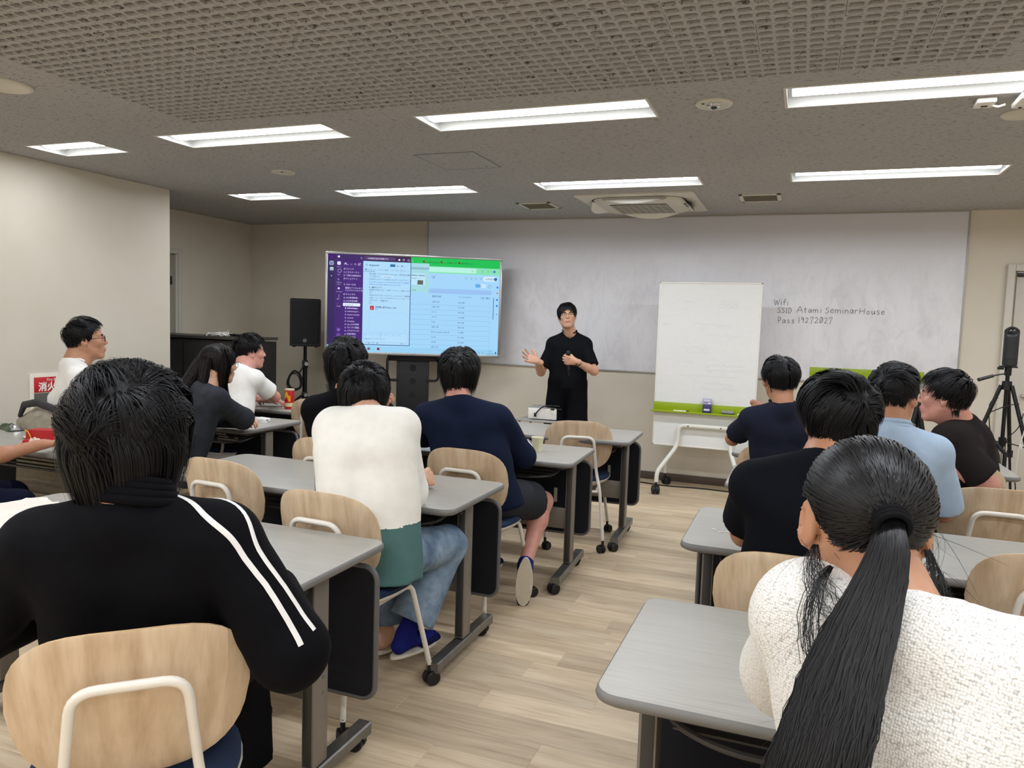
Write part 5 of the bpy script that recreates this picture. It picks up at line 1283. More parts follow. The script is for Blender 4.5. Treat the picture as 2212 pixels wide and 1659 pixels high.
def hand(F, w, d, n, side, curl, spread=0.25, thumb=0.5, sc=1.0, pose='relax'):
    """palm, four unequal fingers with knuckle bends and a thumb from the side of the palm; d = towards the knuckles, n = palm normal"""
    d = nrm(d); n = nrm(n-d*(n@d)); s = np.cross(d, n)*side; w = np.asarray(w, float)
    F.cone(w-d*0.03, w+d*0.02, 0.0255*sc, 0.026*sc, 0.012, flat=(n, 0.78))
    base = []
    for i, (o, l) in enumerate(((0.031, 0.083), (0.010, 0.088), (-0.011, 0.084), (-0.031, 0.074))):
        k = w+d*l*sc+s*o*sc; base.append(k); F.cone(w+d*0.012+s*o*0.55, k, 0.0145*sc, 0.0115*sc, 0.012)
    cu = curl if hasattr(curl, '__len__') else [curl]*4
    for i, (k, L) in enumerate(zip(base, (0.070, 0.078, 0.072, 0.056))):
        d1 = nrm(d+s*(0.5-i/3)*spread); p = k; th = 0.0; r = (0.0090, 0.0092, 0.0088, 0.0078)[i]*sc
        for f, m in ((0.45, 0.8), (0.30, 1.0), (0.25, 0.8)):
            th += cu[i]*m; q = p+(d1*math.cos(th)+n*math.sin(th))*L*f*sc; F.cone(p, q, r, r*0.9, 0.004); p = q; r *= 0.92
    # thumb
    n0 = nrm(np.cross(d, s)); n0 = n0 if n0@n > 0 else n0
    b = w+d*0.022*sc+s*0.024*sc; t1 = nrm(d*0.55+s*(0.9-thumb*0.5)+n*thumb*0.5); t2 = nrm(d*0.85+s*(0.5-thumb*0.7)+n*thumb*0.7)
    F.cone(w+d*0.008+s*0.012, b+t1*0.035*sc, 0.017*sc, 0.0125*sc, 0.010); F.cone(b+t1*0.035*sc, b+t1*0.035*sc+t2*0.030*sc, 0.0118*sc, 0.0108*sc, 0.005)
    F.cone(b+t1*0.035*sc+t2*0.030*sc, b+t1*0.035*sc+t2*0.055*sc, 0.0106*sc, 0.0086*sc, 0.004)

def head_field(hc, R, c7, vx, sc=1.0, glasses=False, ear=1.0, neck_r=0.056):
    T = lambda x, y, z: hc+R@(A(x, y, z)*sc)
    F = Field(hc-A(.16, .16, .22), hc+A(.16, .16, .155), vx)
    F.ell(T(0, -.012, .034), A(.0765, .096, .084)*sc, R, 0.01)
    F.ell(T(0, .030, -.028), A(.060, .060, .076)*sc, R, 0.03)
    for s in (-1, 1):
        F.cone(T(s*.053, -.004, -.046), T(s*.018, .060, -.098), .021*sc, .019*sc, .025)
        F.ell(T(s*.037, .058, -.018), A(.024, .022, .022)*sc, R, .02)
        F.cone(T(s*.010, .082, .022), T(s*.044, .068, .024), .009*sc, .009*sc, .014)
    F.ell(T(0, .066, -.100), A(.021, .018, .016)*sc, R, .018)
    F.ell(T(0, .074, -.062), A(.030, .018, .024)*sc, R, .02)
    F.cone(T(0, .084, .014), T(0, .103, -.024), .0075*sc, .0105*sc, .012)
    for s in (-1, 1):
        F.ell(T(s*.011, .095, -.029), A(.0085, .010, .0075)*sc, R, .006)
        F.ell(T(s*.031, .098, .004), A(.020, .018, .012)*sc, R, .014, 'sub')
        F.ell(T(s*.031, .073, .003), A(.0165, .0125, .0125)*sc, R, .006)
    F.ell(T(0, .091, -.0585), A(.022, .009, .0055)*sc, R, .004); F.ell(T(0, .089, -.0685), A(.018, .009, .0065)*sc, R, .004)
    F.ell(T(0, .100, -.0635), A(.024, .006, .0016)*sc, R, .003, 'sub')
    for s in (-1, 1):
        RE = R@Rz(-s*24)@Rx_(12)
        F.ell(T(s*.0805, -.012, -.002), A(.0075, .0195, .0315)*sc*ear, RE, .006)
        F.ell(T(s*.0875, -.006, .001), A(.006, .010, .017)*sc*ear, RE, .004, 'sub')
        F.ell(T(s*.077, -.002, -.028), A(.007, .009, .010)*sc*ear, RE, .006)
    nb = np.asarray(c7, float)
    F.cone(T(0, -.030, -.035), nb+(hc-nb)*0.02, (neck_r+.002)*sc, neck_r*sc, .03); F.cone(T(0, .005, -.075), nb+R@A(0, .035, 0), .048*sc, neck_r*sc, .03)
    return F, T

def skull_pt(T, u):    # direction array (N,3) in head space -> point on the scalp
    c = np.array([0, -.012, .034]); r = np.array([.0765, .096, .084]); return c+u*r
def hairline(az, style):
    """lowest z (head space) where hair grows, by azimuth (0 front .. pi back)"""
    d = np.degrees(az); xs = [0, 30, 52, 66, 80, 96, 112, 135, 180]
    zs = {'m': [.088, .084, .062, .000, .000, .030, -.030, -.066, -.072], 'f': [.090, .086, .060, .010, .004, .026, -.020, -.050, -.056]}[style]
    return np.interp(d, xs, zs)
def hair_mesh(T, R, sc, o, seed):
    """strands grown from the scalp, combed away from the whorl, pulled down and kept outside the skull"""
    rg = np.random.RandomState(seed); N = o.get('n', 2600); U = rg.randn(N*4, 3); U /= np.linalg.norm(U, axis=1)[:, None]
    C = np.array([0, -.012, .034]); RR = np.array([.0765, .096, .084]); P = C+U*RR
    az = np.arctan2(np.abs(U[:, 0]), U[:, 1]); keep = P[:, 2] > hairline(az, o.get('line', 'm')) + rg.randn(len(P))*.003
    P, U = P[keep][:N], U[keep][:N]; N = len(P)
    zt = np.clip((P[:, 2]+.03)/.13, 0, 1)            # 0 nape .. 1 crown
    front = np.clip((P[:, 1]-.02)/.06, 0, 1); side = np.clip(np.abs(P[:, 0])/.07, 0, 1)
    L = o['side']+(o['top']-o['side'])*zt**1.2; L = np.where(P[:, 1] < -.04, o['nape']+(L-o['nape'])*np.clip(zt*1.4, 0, 1), L)
    L = L*(1-front*(1-o.get('bang', 0.7)))*(0.75+0.4*rg.rand(N)); nst = o.get('steps', 9)
    th = o['thick']*(0.25+0.75*zt**0.8 if 'taper' in o else np.ones(N)); lay = (0.35+0.65*rg.rand(N)**0.7)*th
    W = nrm(A(*o.get('whorl', (0.012, -.075, .085)))-C)
    dw = np.arccos(np.clip(U@W, -1, 1)); lay = lay*(.35+.65*np.clip(dw/.75, 0, 1))
    W3 = np.tile(W, (N, 1)); t = U-(np.sum(U*W3, 1))[:, None]*W3; t /= np.maximum(np.linalg.norm(t, axis=1), 1e-6)[:, None]
    nr = U/RR; nr /= np.linalg.norm(nr, axis=1)[:, None]; t -= nr*np.sum(t*nr, 1)[:, None]; t /= np.maximum(np.linalg.norm(t, axis=1), 1e-6)[:, None]
    if 'swirl' in o: t += np.cross(nr, t)*o['swirl']
    if 'comb' in o: t += np.array(o['comb'])[None, :]*zt[:, None]
    v = t+nr*o.get('lift', 0.5)+rg.randn(N, 3)*o.get('mess', .12); v /= np.linalg.norm(v, axis=1)[:, None]
    cl = o.get('clump', 0)
    if cl:
        ctr = rg.randint(0, N, max(8, N//cl)); D = ((P[:, None, :]-P[ctr][None])**2).sum(2).argmin(1) if N < 12000 else rg.randint(0, len(ctr), N); vc = v[ctr][D]; v = v*0.35+vc*0.65; v /= np.linalg.norm(v, axis=1)[:, None]
        clay = rg.rand(len(ctr))[D]; lay = th*(0.35+0.65*(0.45*lay/np.maximum(th, 1e-6)+0.55*clay))
    down = R.T@np.array(o.get('pull', (0, 0, -1.0))); G_ = o.get('grav', 1.6); pts = [P-nr*.002]; p = P.copy(); ds = (L/nst)[:, None]
    for k in range(nst):
        v = v+down[None]*G_*ds*8*(0.4+k/nst); v /= np.linalg.norm(v, axis=1)[:, None]; lowz = (p[:, 2] < o.get('free', -.01))[:, None]; v = np.where(lowz, v*.55+down[None]*.6, v); v /= np.linalg.norm(v, axis=1)[:, None]; p = p+v*ds
        SH = RR[None]+lay[:, None]; q = (p-C)/SH; m = np.linalg.norm(q, axis=1); ins = m < 1; un = q/np.maximum(m, 1e-6)[:, None]
        out = C+un*SH; hold = np.where(p[:, 2] > o.get('free', -.01), o.get('hold', .75), o.get('hold', .75)*.06)*(1-.35*k/nst)
        p = p+(out-p)*np.where(ins, .85*min(1, (k+1)/2), hold)[:, None]
        vn = np.sum(v*un, 1); v = v-un*(np.maximum(vn, 0)*np.where(ins, 0.0, o.get('hold', .75)))[:, None]+un*(np.maximum(-vn, 0)*np.where(ins, .8, 0))[:, None]
        for ca, cb2, cr in o.get('avoid', ()):
            a_, b_ = R.T@(np.asarray(ca)-T(0, 0, 0))/sc, R.T@(np.asarray(cb2)-T(0, 0, 0))/sc; ab = b_-a_; tt = np.clip(((p-a_)@ab)/(ab@ab), 0, 1); dv = p-(a_+tt[:, None]*ab); dl = np.linalg.norm(dv, axis=1); rr_ = cr+lay*.6; p = np.where((dl < rr_)[:, None], p+dv/np.maximum(dl, 1e-6)[:, None]*(rr_-dl)[:, None], p)
        # neck: hair hangs around it rather than through it
        nk = np.stack([p[:, 0], p[:, 1]+.02, np.zeros(N)], 1); rn = np.linalg.norm(nk, axis=1); mm = (p[:, 2] < -.05) & (rn < .058+lay*0.8); p = np.where(mm[:, None], p+nk/np.maximum(rn, 1e-6)[:, None]*(.058+lay*0.8-rn)[:, None], p)
        pts.append(p.copy())
    return ribbons(T, pts, o.get('w', .0022), rg, C, sc)
def ribbons(T, pts, w, rg, C=None, sc=1.0, taper=0.25, local=True):
    S = len(pts); N = len(pts[0]); V = np.zeros((N, S, 2, 3)); wi = w*(0.6+0.8*rg.rand(N))[:, None]
    for k in range(S):
        d = pts[min(k+1, S-1)]-pts[max(k-1, 0)]; out = pts[k]-C if C is not None else np.tile(A(0, -1, 0.2), (N, 1))
        s = np.cross(d, out); s /= np.maximum(np.linalg.norm(s, axis=1), 1e-9)[:, None]
        f = 1-(1-taper)*max(0, (k/(S-1)-0.45)/0.55); V[:, k, 0] = pts[k]-s*wi*f/2; V[:, k, 1] = pts[k]+s*wi*f/2
    V = V.reshape(-1, 3); b = (np.arange(N)*S*2)[:, None]+(np.arange(S-1)*2)[None]; b = b.ravel(); F = np.stack([b, b+1, b+3, b+2], 1)
    return (T_arr(T, V) if local else V), F
def T_arr(T, V): hc = T(0, 0, 0); M = np.stack([T(1, 0, 0)-hc, T(0, 1, 0)-hc, T(0, 0, 1)-hc], 1); return hc+V@M.T
def cap_mesh(T, off, line, n=56, m=34):
    a = np.linspace(0, 2*PI, n, endpoint=False); b = np.linspace(0.0, PI, m)
    B, AZ = np.meshgrid(b, a, indexing='ij'); U = np.stack([np.sin(B)*np.sin(AZ), np.sin(B)*np.cos(AZ), np.cos(B)], 2).reshape(-1, 3)
    C = np.array([0, -.012, .034]); RR = np.array([.0765, .096, .084]); P = C+U*(RR+off); az = np.arctan2(np.abs(U[:, 0]), U[:, 1]); ok = (P[:, 2] > hairline(az, line)-.004)
    # pull the rim of the cap into the scalp
    P2 = np.where(ok[:, None], P, C+U*(RR-.003))
    i = np.arange(m-1)[:, None]*n+np.arange(n)[None]; j = np.arange(m-1)[:, None]*n+(np.arange(n)[None]+1) % n
    F = np.stack([i, i+n, j+n, j], 2).reshape(-1, 4); F = F[ok[F].any(1)]
    return T_arr(T, P2), F

def glasses_mesh(T, parent, off, m, round_=True, w=0.0012, lens=True):
    g = G(); q = lambda x, y, z: tuple(T(x, y, z)-off)
    for s in (-1, 1):
        e = 2.0 if round_ else 3.2
        pts = [q(s*.033+.0235*abs(math.cos(a))**(2/e)*(1 if math.cos(a) > 0 else -1), .1005-.004*abs(math.cos(a))*(1 if s*math.cos(a) > 0 else 0.2), .000+.0175*abs(math.sin(a))**(2/e)*(1 if math.sin(a) > 0 else -1)) for a in [2*PI*i/20 for i in range(20)]]
        g.tube(pts, w, n=5, closed=True)
        g.tube([q(s*.056, .096, .006), q(s*.073, .075, .007), q(s*.083, .0, .006), q(s*.083, -.012, -.008)], w, n=5)
    g.tube([q(-.010, .102, .004), q(0, .105, .006), q(.010, .102, .004)], w, n=5)
    return g.build('glasses', m, parent, angle=60)

def foot(F, a, x, right, t):
    y = nrm(-right+x*(x@right)); z = np.cross(x, y)
    F.cone(a-z*.01, a-z*.04-x*.035, .034+t, .030+t, .02); F.cone(a-z*.03, a-z*.045+x*.10, .033+t, .026+t, .02); F.cone(a-z*.045+x*.10, a-z*.052+x*.16, .030+t, .020+t, .02, flat=(z, .8))
def person(name_label, S):
    """S: joints in metres (room space) -> body, clothing, hair"""
    A_ = {k: np.asarray(S[k], float) for k in ('pel', 'c7', 'head')}
    pel, c7, hc = A_['pel'], A_['c7'], A_['head']; by = S.get('yaw', 0); Rb = Rz(by); right, fwd = Rb@A(1, 0, 0), Rb@A(0, 1, 0)
    Rh = Rz(S.get('hyaw', by))@Rx_(S.get('hpitch', 0))@Ry_(S.get('hroll', 0)); sc = S.get('hs', 1.0)
    if pel[2] < .7: pel = pel+fwd*S.get('push', .045)
    root = thing('person', name_label, 'person', (pel[0], pel[1], 0), group='people in the seminar room'); off = A(pel[0], pel[1], 0)
    spine = nrm(c7-pel); sw = S.get('sw', .175); skin = S.get('skin', SK1)
    shd = S.get('shd', (.055, .055)); shf = S.get('shf', (.02, .02))
    sh = [c7-right*(sw-.012)-spine*(shd[0]+.042)+fwd*shf[0], c7+right*(sw-.012)-spine*(shd[1]+.042)+fwd*shf[1]]
    if 'sh' in S: sh = [np.asarray(S['sh'][0], float), np.asarray(S['sh'][1], float)]
    el, wr = [], []
    for i in (0, 1):
        e = sh[i]+nrm(np.asarray(S['el'][i], float)-sh[i])*S.get('ua', .275); w_ = e+nrm(np.asarray(S['wr'][i], float)-e)*S.get('fa', .245); el.append(e); wr.append(w_)
    hip = [pel-right*.088, pel+right*.088]; kn, an, toe = [], [], []
    for i in (0, 1):
        k = hip[i]+nrm(np.asarray(S['kn'][i], float)-hip[i])*S.get('th', .42); a = k+nrm(np.asarray(S['an'][i], float)-k)*.40; kn.append(k); an.append(a)
        td = nrm(np.asarray(S['toe'][i], float)) if 'toe' in S else nrm(fwd*1.0+A(0, 0, -0.25)); toe.append(td)
    vb = S.get('vox', .0105)
    allp = np.array([pel, c7]+sh+el+wr+hip+kn+an+[a+t*.2 for a, t in zip(an, toe)]); lo, hi = allp.min(0)-.19, allp.max(0)+.19
    B = Field(lo, hi, vb)
    tk = S.get('bulk', 1.0); ch = c7-spine*.17+fwd*.0; w1 = right*.082
    # torso: two flattened columns, shoulder girdle, buttocks
    for s in (-1, 1):
        B.cone(pel+s*right*.062, pel+spine*.22+s*right*.058, .088*tk, .080*tk, .06, flat=(fwd, .80)); B.cone(pel+spine*.2+s*right*.06, c7-spine*.13+s*right*.078, .082*tk, .086*tk, .06, flat=(fwd, .80))
        i = (s+1)//2; B.cone(c7-spine*.045, sh[i]+spine*.008, .044, .043, .04); B.cone(sh[i], sh[i]*.35+(c7-spine*.17)*.65, .050, .07, .03)
    for i in (0, 1):
        B.cone(sh[i], el[i], .049*tk, .038*tk, .03); m = el[i]*.65+wr[i]*.35; B.cone(el[i], m, .039, .038*tk, .02); B.cone(m, wr[i], .036, .0255, .02)
        B.cone(hip[i], kn[i], .072*tk, .053, .05); c = kn[i]*.68+an[i]*.32; B.cone(kn[i], c, .051, .050*tk, .03); B.cone(c, an[i], .048, .034, .03)
        foot(B, an[i], toe[i], right, 0)
    parts = []
    nkr = S.get('neckr', .056); B.cone(c7+A(0, 0, -.02)+fwd*.01, c7*.5+hc*.5, nkr, nkr-.004, .04)
    hv = S.get('hvox', .0058); HF, T = head_field(hc, Rh, c7-A(0, 0, .01), hv, sc, ear=S.get('ear', 1.0), neck_r=nkr); parts.append(HF.mesh())
    hd = S.get('hands')
    if hd:
        for i in (0, 1):
            if hd[i] is None: continue
            d, n, cu, spd, thb = hd[i]; d, n = np.asarray(d, float), np.asarray(n, float); H_ = Field(wr[i]-.21, wr[i]+.21, S.get('handvox', .0048))
            m = wr[i]+nrm(el[i]-wr[i])*.10; H_.cone(m, wr[i], .0315, .0262, .02); H_.cut(m, nrm(el[i]-wr[i])); hand(H_, wr[i], d, n, -1 if i == 0 else 1, cu, spd, thb); parts.append(H_.mesh())
    parts.append(B.mesh())
    def mi(c):
        l = (c-hc)@Rh/sc; return ((np.abs(l[:, 0]) < .022) & (l[:, 1] > .086) & (l[:, 2] > -.0755) & (l[:, 2] < -.0535)).astype(int)
    np_mesh('body', parts, [skin, M_LIP], root, off, mi)
    # eyes and brows
    if S.get('face', False):
        g = G(); M4 = Matrix([list(Rh[0])+[0], list(Rh[1])+[0], list(Rh[2])+[0], [0, 0, 0, 1]])
        for s in (-1, 1):
            c = T(s*.031, .0795, .0025)-off; g.sphere((0, 0, 0), (.0125*sc, .007*sc, .0048*sc), 0, 14, 8, M=Matrix.Translation(c) @ M4)
            c = T(s*.031, .0845, .0025)-off; g.sphere((0, 0, 0), (.0052*sc, .0026*sc, .0046*sc), 1, 12, 8, M=Matrix.Translation(c) @ M4)
            g.tube([tuple(T(s*.018, .0845, .0055)-off), tuple(T(s*.031, .087, .0095)-off), tuple(T(s*.045, .0785, .005)-off)], .0011, n=5, mi=1)
        g.build('eyes', [M_EYEW, M_IRIS], root)
        g = G()
        for s in (-1, 1): g.tube([tuple(T(s*.014, .0905, .020)-off), tuple(T(s*.030, .0895, .0265)-off), tuple(T(s*.050, .073, .022)-off)], [.0028, .0036, .0016], n=6, flat=0.6)
        g.build('eyebrows', HAIR, root)
    # ------- clothing
    top = S.get('top')
    if top:
        ti = top.get('t', .018); vc = top.get('vox', .0100); Fc = Field(lo, hi, vc); bl = top.get('blouse', 0.0)
        hemp = pel+spine*top.get('hem', 0.0)
        cutn = [(hemp, -spine)]
        for s in (-1, 1):
            Fc.cone(pel-spine*.10+s*right*.066, pel+spine*.22+s*right*.062, (.088+bl)*tk+ti, (.080+bl*.8)*tk+ti*.8, .04, flat=(fwd, .82), cut=cutn); Fc.cone(pel+spine*.2+s*right*.062, c7-spine*.15+s*right*.080, (.082+bl*.7)*tk+ti*.8, .080*tk+ti*.7, .04, flat=(fwd, .82), cut=cutn)
            i = (s+1)//2; Fc.cone(c7-spine*.048, sh[i]+spine*.008, .044+ti*.5, .043+ti*.75, .035); Fc.cone(sh[i], sh[i]*.35+(c7-spine*.17)*.65, .050+ti*.7, .075+ti*.8, .03)
        sl = top.get('sleeve', 0.6); sr = top.get('sr', .0)
        for s in (-1, 1):   # the garment always contains the body under it
            i = (s+1)//2; e_ = .007; Fc.cone(pel+s*right*.062, pel+spine*.22+s*right*.058, .088*tk+e_, .080*tk+e_, .06, flat=(fwd, .80), cut=cutn); Fc.cone(pel+spine*.2+s*right*.06, c7-spine*.13+s*right*.078, .082*tk+e_, .086*tk+e_, .06, flat=(fwd, .80), cut=cutn)
            Fc.cone(c7-spine*.020, sh[i]+spine*.008, .053+ti*.2, .045+ti*.5, .04); Fc.cone(sh[i], sh[i]*.35+(c7-spine*.17)*.65, .050+e_, .07+e_, .03)
        for i in (0, 1):
            if sl <= 1.0:
                e = sh[i]+(el[i]-sh[i])*sl; n = nrm(el[i]-sh[i]); Fc.cone(sh[i], e+n*.06, .048*tk+ti*.75, .044*tk+ti*.9+sr, .022, cut=[(e, n)])
            else:
                f = min(1.0, sl-1); e = el[i]+(wr[i]-el[i])*f; n = nrm(wr[i]-el[i]); Fc.cone(sh[i], el[i], .048*tk+ti*.75, .038*tk+ti*.75+sr, .022); Fc.cone(el[i], e+n*.05, .038*tk+ti*.75+sr, .027+ti*.6+sr, .015, cut=[(e, n)])
        for q in top.get('extra', ()): Fc.cone(*q)
        up = nrm(hc-A(0, 0, .05)-c7); Fc.folds(top.get('amp', .0035), top.get('seed', 3), top.get('freq', 34), top.get('fax', (.3, .2, 1)))
        npl = c7+up*top.get('neck', -.002)+fwd*.0
        nn = nrm(up+fwd*top.get('ntilt', .35)*1.0); 
        # scoop for the neckline
        Fc.cone(c7+spine*.012+fwd*.040, c7+up*.14+fwd*.03, .050+top.get('nw', .006), .062, .008, 'sub') if top.get('scoop', True) else None
        P, Q = Fc.mesh(); tf = top.get('mi')
        ob = np_mesh(top.get('name', 't_shirt'), [(P, Q)], top['m'], root, off, tf)
        S['_bvh'] = (P, Q)
        if top.get('collar'):
            # collar band that follows the neckline
            g = G(); c = c7+spine*.012+fwd*.028; rr = .057+top.get('nw', .006); pts = []
            for a in [2*PI*i/28 for i in range(28)]:
                p = c+right*rr*math.cos(a)+fwd*rr*.98*math.sin(a)+up*(.010-.030*max(0, math.sin(a))+.004); pts.append(tuple(p-off))
            g.tube(pts, .0065 if top['collar'] == 'rib' else .011, n=8, closed=True, flat=1.0); g.build('collar', top['m'][0] if isinstance(top['m'], list) else top['m'], root, angle=80)
    bot = S.get('bottom')
    if bot:
        tb = bot.get('t', .014); Fp = Field(lo, hi, bot.get('vox', .0105)); cutp = [(pel+spine*.10, spine)]
        for s in (-1, 1):
            i = (s+1)//2; Fp.cone(pel+s*right*.06, pel+spine*.16+s*right*.05, .086*tk+tb, .082*tk+tb, .05, flat=(fwd, .82), cut=cutp)
            f = bot.get('len', 1.9)
            if f <= 1: e = hip[i]+(kn[i]-hip[i])*f; n = nrm(kn[i]-hip[i]); Fp.cone(hip[i], e+n*.05, .076*tk+tb, .062+tb*1.8, .03, cut=[(e, n)])
            else:
                e = kn[i]+(an[i]-kn[i])*(f-1); n = nrm(an[i]-kn[i]); Fp.cone(hip[i], kn[i], .074*tk+tb, .058+tb, .03); Fp.cone(kn[i], e+n*.05, .056+tb, .046+tb*1.2+bot.get('flare', 0), .03, cut=[(e, n)])
        Fp.folds(bot.get('amp', .003), bot.get('seed', 5), 30)
        np_mesh(bot.get('name', 'trousers'), [Fp.mesh()], bot['m'], root, off)
    for i, sh_ in enumerate(S.get('slippers', (None, None))):
        if sh_ is None: continue
        g = G(); x = toe[i]; y = nrm(-right+x*(x@right)); z = np.cross(x, y); b2 = an[i]-z*.083; rings = []
        for h, k in ((0, 1.0), (.008, 1.03), (.012, 1.0)):
            rings.append([tuple(b2+x*(.055+.135*math.cos(a))+y*(.043+.006*math.cos(a))*math.sin(a)*k+z*h-off) for a in [2*PI*j/24 for j in range(24)]])
        g.loft(rings, mi=0); Fs = Field(b2-.2, b2+.24, .006); Fs.cone(b2+x*.08+z*.022, b2+x*.165+z*.014, .046, .034, .02, flat=(z, .75), cut=[(b2+z*.010, -z), (b2+x*.062, -x)])
        sp = g.build('slipper_sole', [mat('slipper_sole_white', (216, 208, 190), 0.6)], root); np_mesh('slipper', [Fs.mesh()], sh_, root, off)
    for i, sk in enumerate(S.get('socks', (None, None))):
        if sk is None: continue
        Fs = Field(an[i]-.2, an[i]+.22, .007); q = an[i]+nrm(kn[i]-an[i])*S.get('sockh', .12); Fs.cone(an[i], q+nrm(kn[i]-an[i])*.05, .038, .043, .03, cut=[(q, kn[i]-an[i])]); foot(Fs, an[i], toe[i], right, .003)
        np_mesh('sock', [Fs.mesh()], sk, root, off)
    ho = S.get('hair')
    if ho:
        hp = [hair_mesh(T, Rh, sc, ho, S.get('seed', 1))]; hp.append(cap_mesh(T, ho.get('cap', .008), ho.get('line', 'm')))
        np_mesh('hair', hp+list(S.get('hair_extra', ())), S.get('hm', HAIR), root, off)
    gl = S.get('glasses')
    if gl: glasses_mesh(T, root, off, gl[0], gl[1], gl[2])
    return dict(root=root, T=T, off=off, el=el, wr=wr, sh=sh, R=Rh, fwd=fwd, right=right, kn=kn, an=an, spine=spine)
def on_surface(info, S, pts, name, width, m, lift=0.0015, step=0.012):
    """flat band sewn along a garment: polyline points are dropped onto its surface"""
    P, Q = S['_bvh']; bv = BVHTree.FromPolygons([tuple(p) for p in P], [tuple(q) for q in Q.tolist()])
    dense = []
    for a, b in zip(pts, pts[1:]):
        a, b = np.asarray(a, float), np.asarray(b, float); n = max(2, int(np.linalg.norm(b-a)/step)); dense += [a+(b-a)*k/n for k in range(n)]
    dense.append(np.asarray(pts[-1], float)); hit = []
    for p in dense:
        l, n, _, _ = bv.find_nearest(Vector(p)); hit.append((l, n))
    sm = [sum((hit[min(max(i+k, 0), len(hit)-1)][0] for k in (-2, -1, 0, 1, 2)), Vector())/5 for i in range(len(hit))]; V = []
    for i, p in enumerate(sm):
        l, n, _, _ = bv.find_nearest(p); d = sm[min(i+1, len(sm)-1)]-sm[max(i-1, 0)]; s = d.cross(n).normalized()*width/2
        for k in (-1, -.5, .5, 1): 
            l2, n2, _, _ = bv.find_nearest(l+s*k); V.append(tuple(l2+n2*(lift if abs(k) < 1 else lift*0.2)-Vector(info['off'])))
    F = []
    for i in range(len(sm)-1):
        for k in range(3): a = i*4+k; F.append((a, a+1, a+5, a+4))
    g = G(); g.v = V; g.f = F; g.mi = [0]*len(F); return g.build(name, m, info['root'], angle=80)
# ------------------------------------------------------------------ the people in the room
def tail_strands(ctr, rad, n, w, seed, flat=0.6, side=(1, 0, 0), jit=.004, lenvar=0.25):
    """bundle of strands following a centre line; rad = radius along it"""
    rg = np.random.RandomState(seed); C = np.array(ctr, float); m = 16; t = np.linspace(0, 1, m); tt = np.linspace(0, 1, len(C))
    # smooth centre line
    c = np.stack([np.interp(t, tt, C[:, k]) for k in range(3)], 1)
    for _ in range(3): c[1:-1] = (c[:-2]+2*c[1:-1]+c[2:])/4
    r = np.interp(t, tt, rad); s = nrm(side); pts = []; a = rg.rand(n)*2*PI; q = np.sqrt(rg.rand(n)); ph = rg.rand(n)*6; Lk = 1-lenvar*rg.rand(n)**2
    for k in range(m):
        tk = t[k]*Lk; cc = np.stack([np.interp(tk, t, c[:, j]) for j in range(3)], 1); rk = np.interp(tk, t, r)
        d = nrm(c[min(k+1, m-1)]-c[max(k-1, 0)]); b = nrm(np.cross(d, s)); wv = 1+.10*np.sin(ph+tk*4)
        pts.append(cc+(s[None]*(np.cos(a)*q*wv)[:, None]+b[None]*(np.sin(a)*q*flat*wv)[:, None])*rk[:, None]+rg.randn(n, 3)*jit*t[k])
    return ribbons(None, pts, w, rg, None, local=False, taper=0.3)
def flyaways(anchor, n, L, w, seed, spread, down=(0, 0, -1.0)):
    rg = np.random.RandomState(seed); P = np.asarray(anchor, float)[rg.randint(0, len(anchor), n)]+rg.randn(n, 3)*.006; v = rg.randn(n, 3)*spread+np.asarray(down)*0.5; v /= np.linalg.norm(v, axis=1)[:, None]; pts = [P]; p = P.copy(); cur = rg.randn(n, 3)*.5
    for k in range(10):
        v = v+np.asarray(down)*.22+cur*.25; v /= np.linalg.norm(v, axis=1)[:, None]; p = p+v*(L*(.5+rg.rand(n)[:, None]*.0+.5))/10; pts.append(p.copy())
    return ribbons(None, pts, w, rg, None, local=False, taper=0.3)
CAST = {}
# --- nearest man, black jacket with white stripes
M_JK = cloth('black_fleece', (9, 9, 13), .5, 900, .12); M_STRIPE = cloth('white_stripe', (226, 224, 220), .2, 900, .03)
S = dict(push=.06, pel=(-1.325, 1.225, .56), c7=(-1.255, 1.125, 1.045), head=(-1.318, 1.195, 1.195), yaw=30, hyaw=20, hpitch=4, sw=.185, skin=SK2, bulk=1.12, vox=.010, hs=1.03,
  el=((-1.60, 1.05, .78), (-.985, 1.29, .755)), wr=((-1.55, 1.34, .80), (-1.16, 1.45, .80)), kn=((-1.62, 1.52, .50), (-1.42, 1.62, .50)), an=((-1.66, 1.6, .085), (-1.46, 1.75, .085)), shd=(.05, .04),
  hands=[((0.3, .9, -.3), (0, -.2, -1), .5, .2, .3), ((-.8, .5, -.1), (0, -.2, -1), .5, .2, .3)],
  top=dict(name='track_jacket', m=M_JK, t=.032, sleeve=1.97, hem=-.03, amp=.006, seed=4, freq=22, scoop=True, neck=.02, nw=.012, vox=.0085, sr=.014),
  bottom=dict(m=cloth('black_trousers', (10, 10, 14)), t=.016), seed=3, hvox=.005,
  hair=dict(n=7600, w=.0022, steps=10, top=.24, side=.215, nape=.20, thick=.050, bang=.8, grav=1.5, lift=0.45, mess=.16, clump=90, whorl=(.02, -.055, .10), swirl=.25, cap=.006))
I = person('man seen from behind, wearing a black jacket with double white sleeve stripes', S); CAST['jacket'] = I
on_surface(I, S, [(-1.225, 1.19, 1.10), (-1.163, 1.2, 1.06), (-1.09, 1.18, 1.044), (-1.015, 1.18, 1.012), (-.953, 1.18, .969), (-.929, 1.2, .925), (-.916, 1.22, .863), (-.905, 1.24, .78)], 'sleeve_stripe', .012, M_STRIPE)
on_surface(I, S, [(-1.164, 1.26, 1.04), (-1.089, 1.26, 1.02), (-1.012, 1.25, .991), (-.975, 1.25, .965), (-.95, 1.27, .906), (-.93, 1.28, .857), (-.915, 1.29, .79)], 'sleeve_stripe', .012, M_STRIPE)
g = G(); c = S['c7']
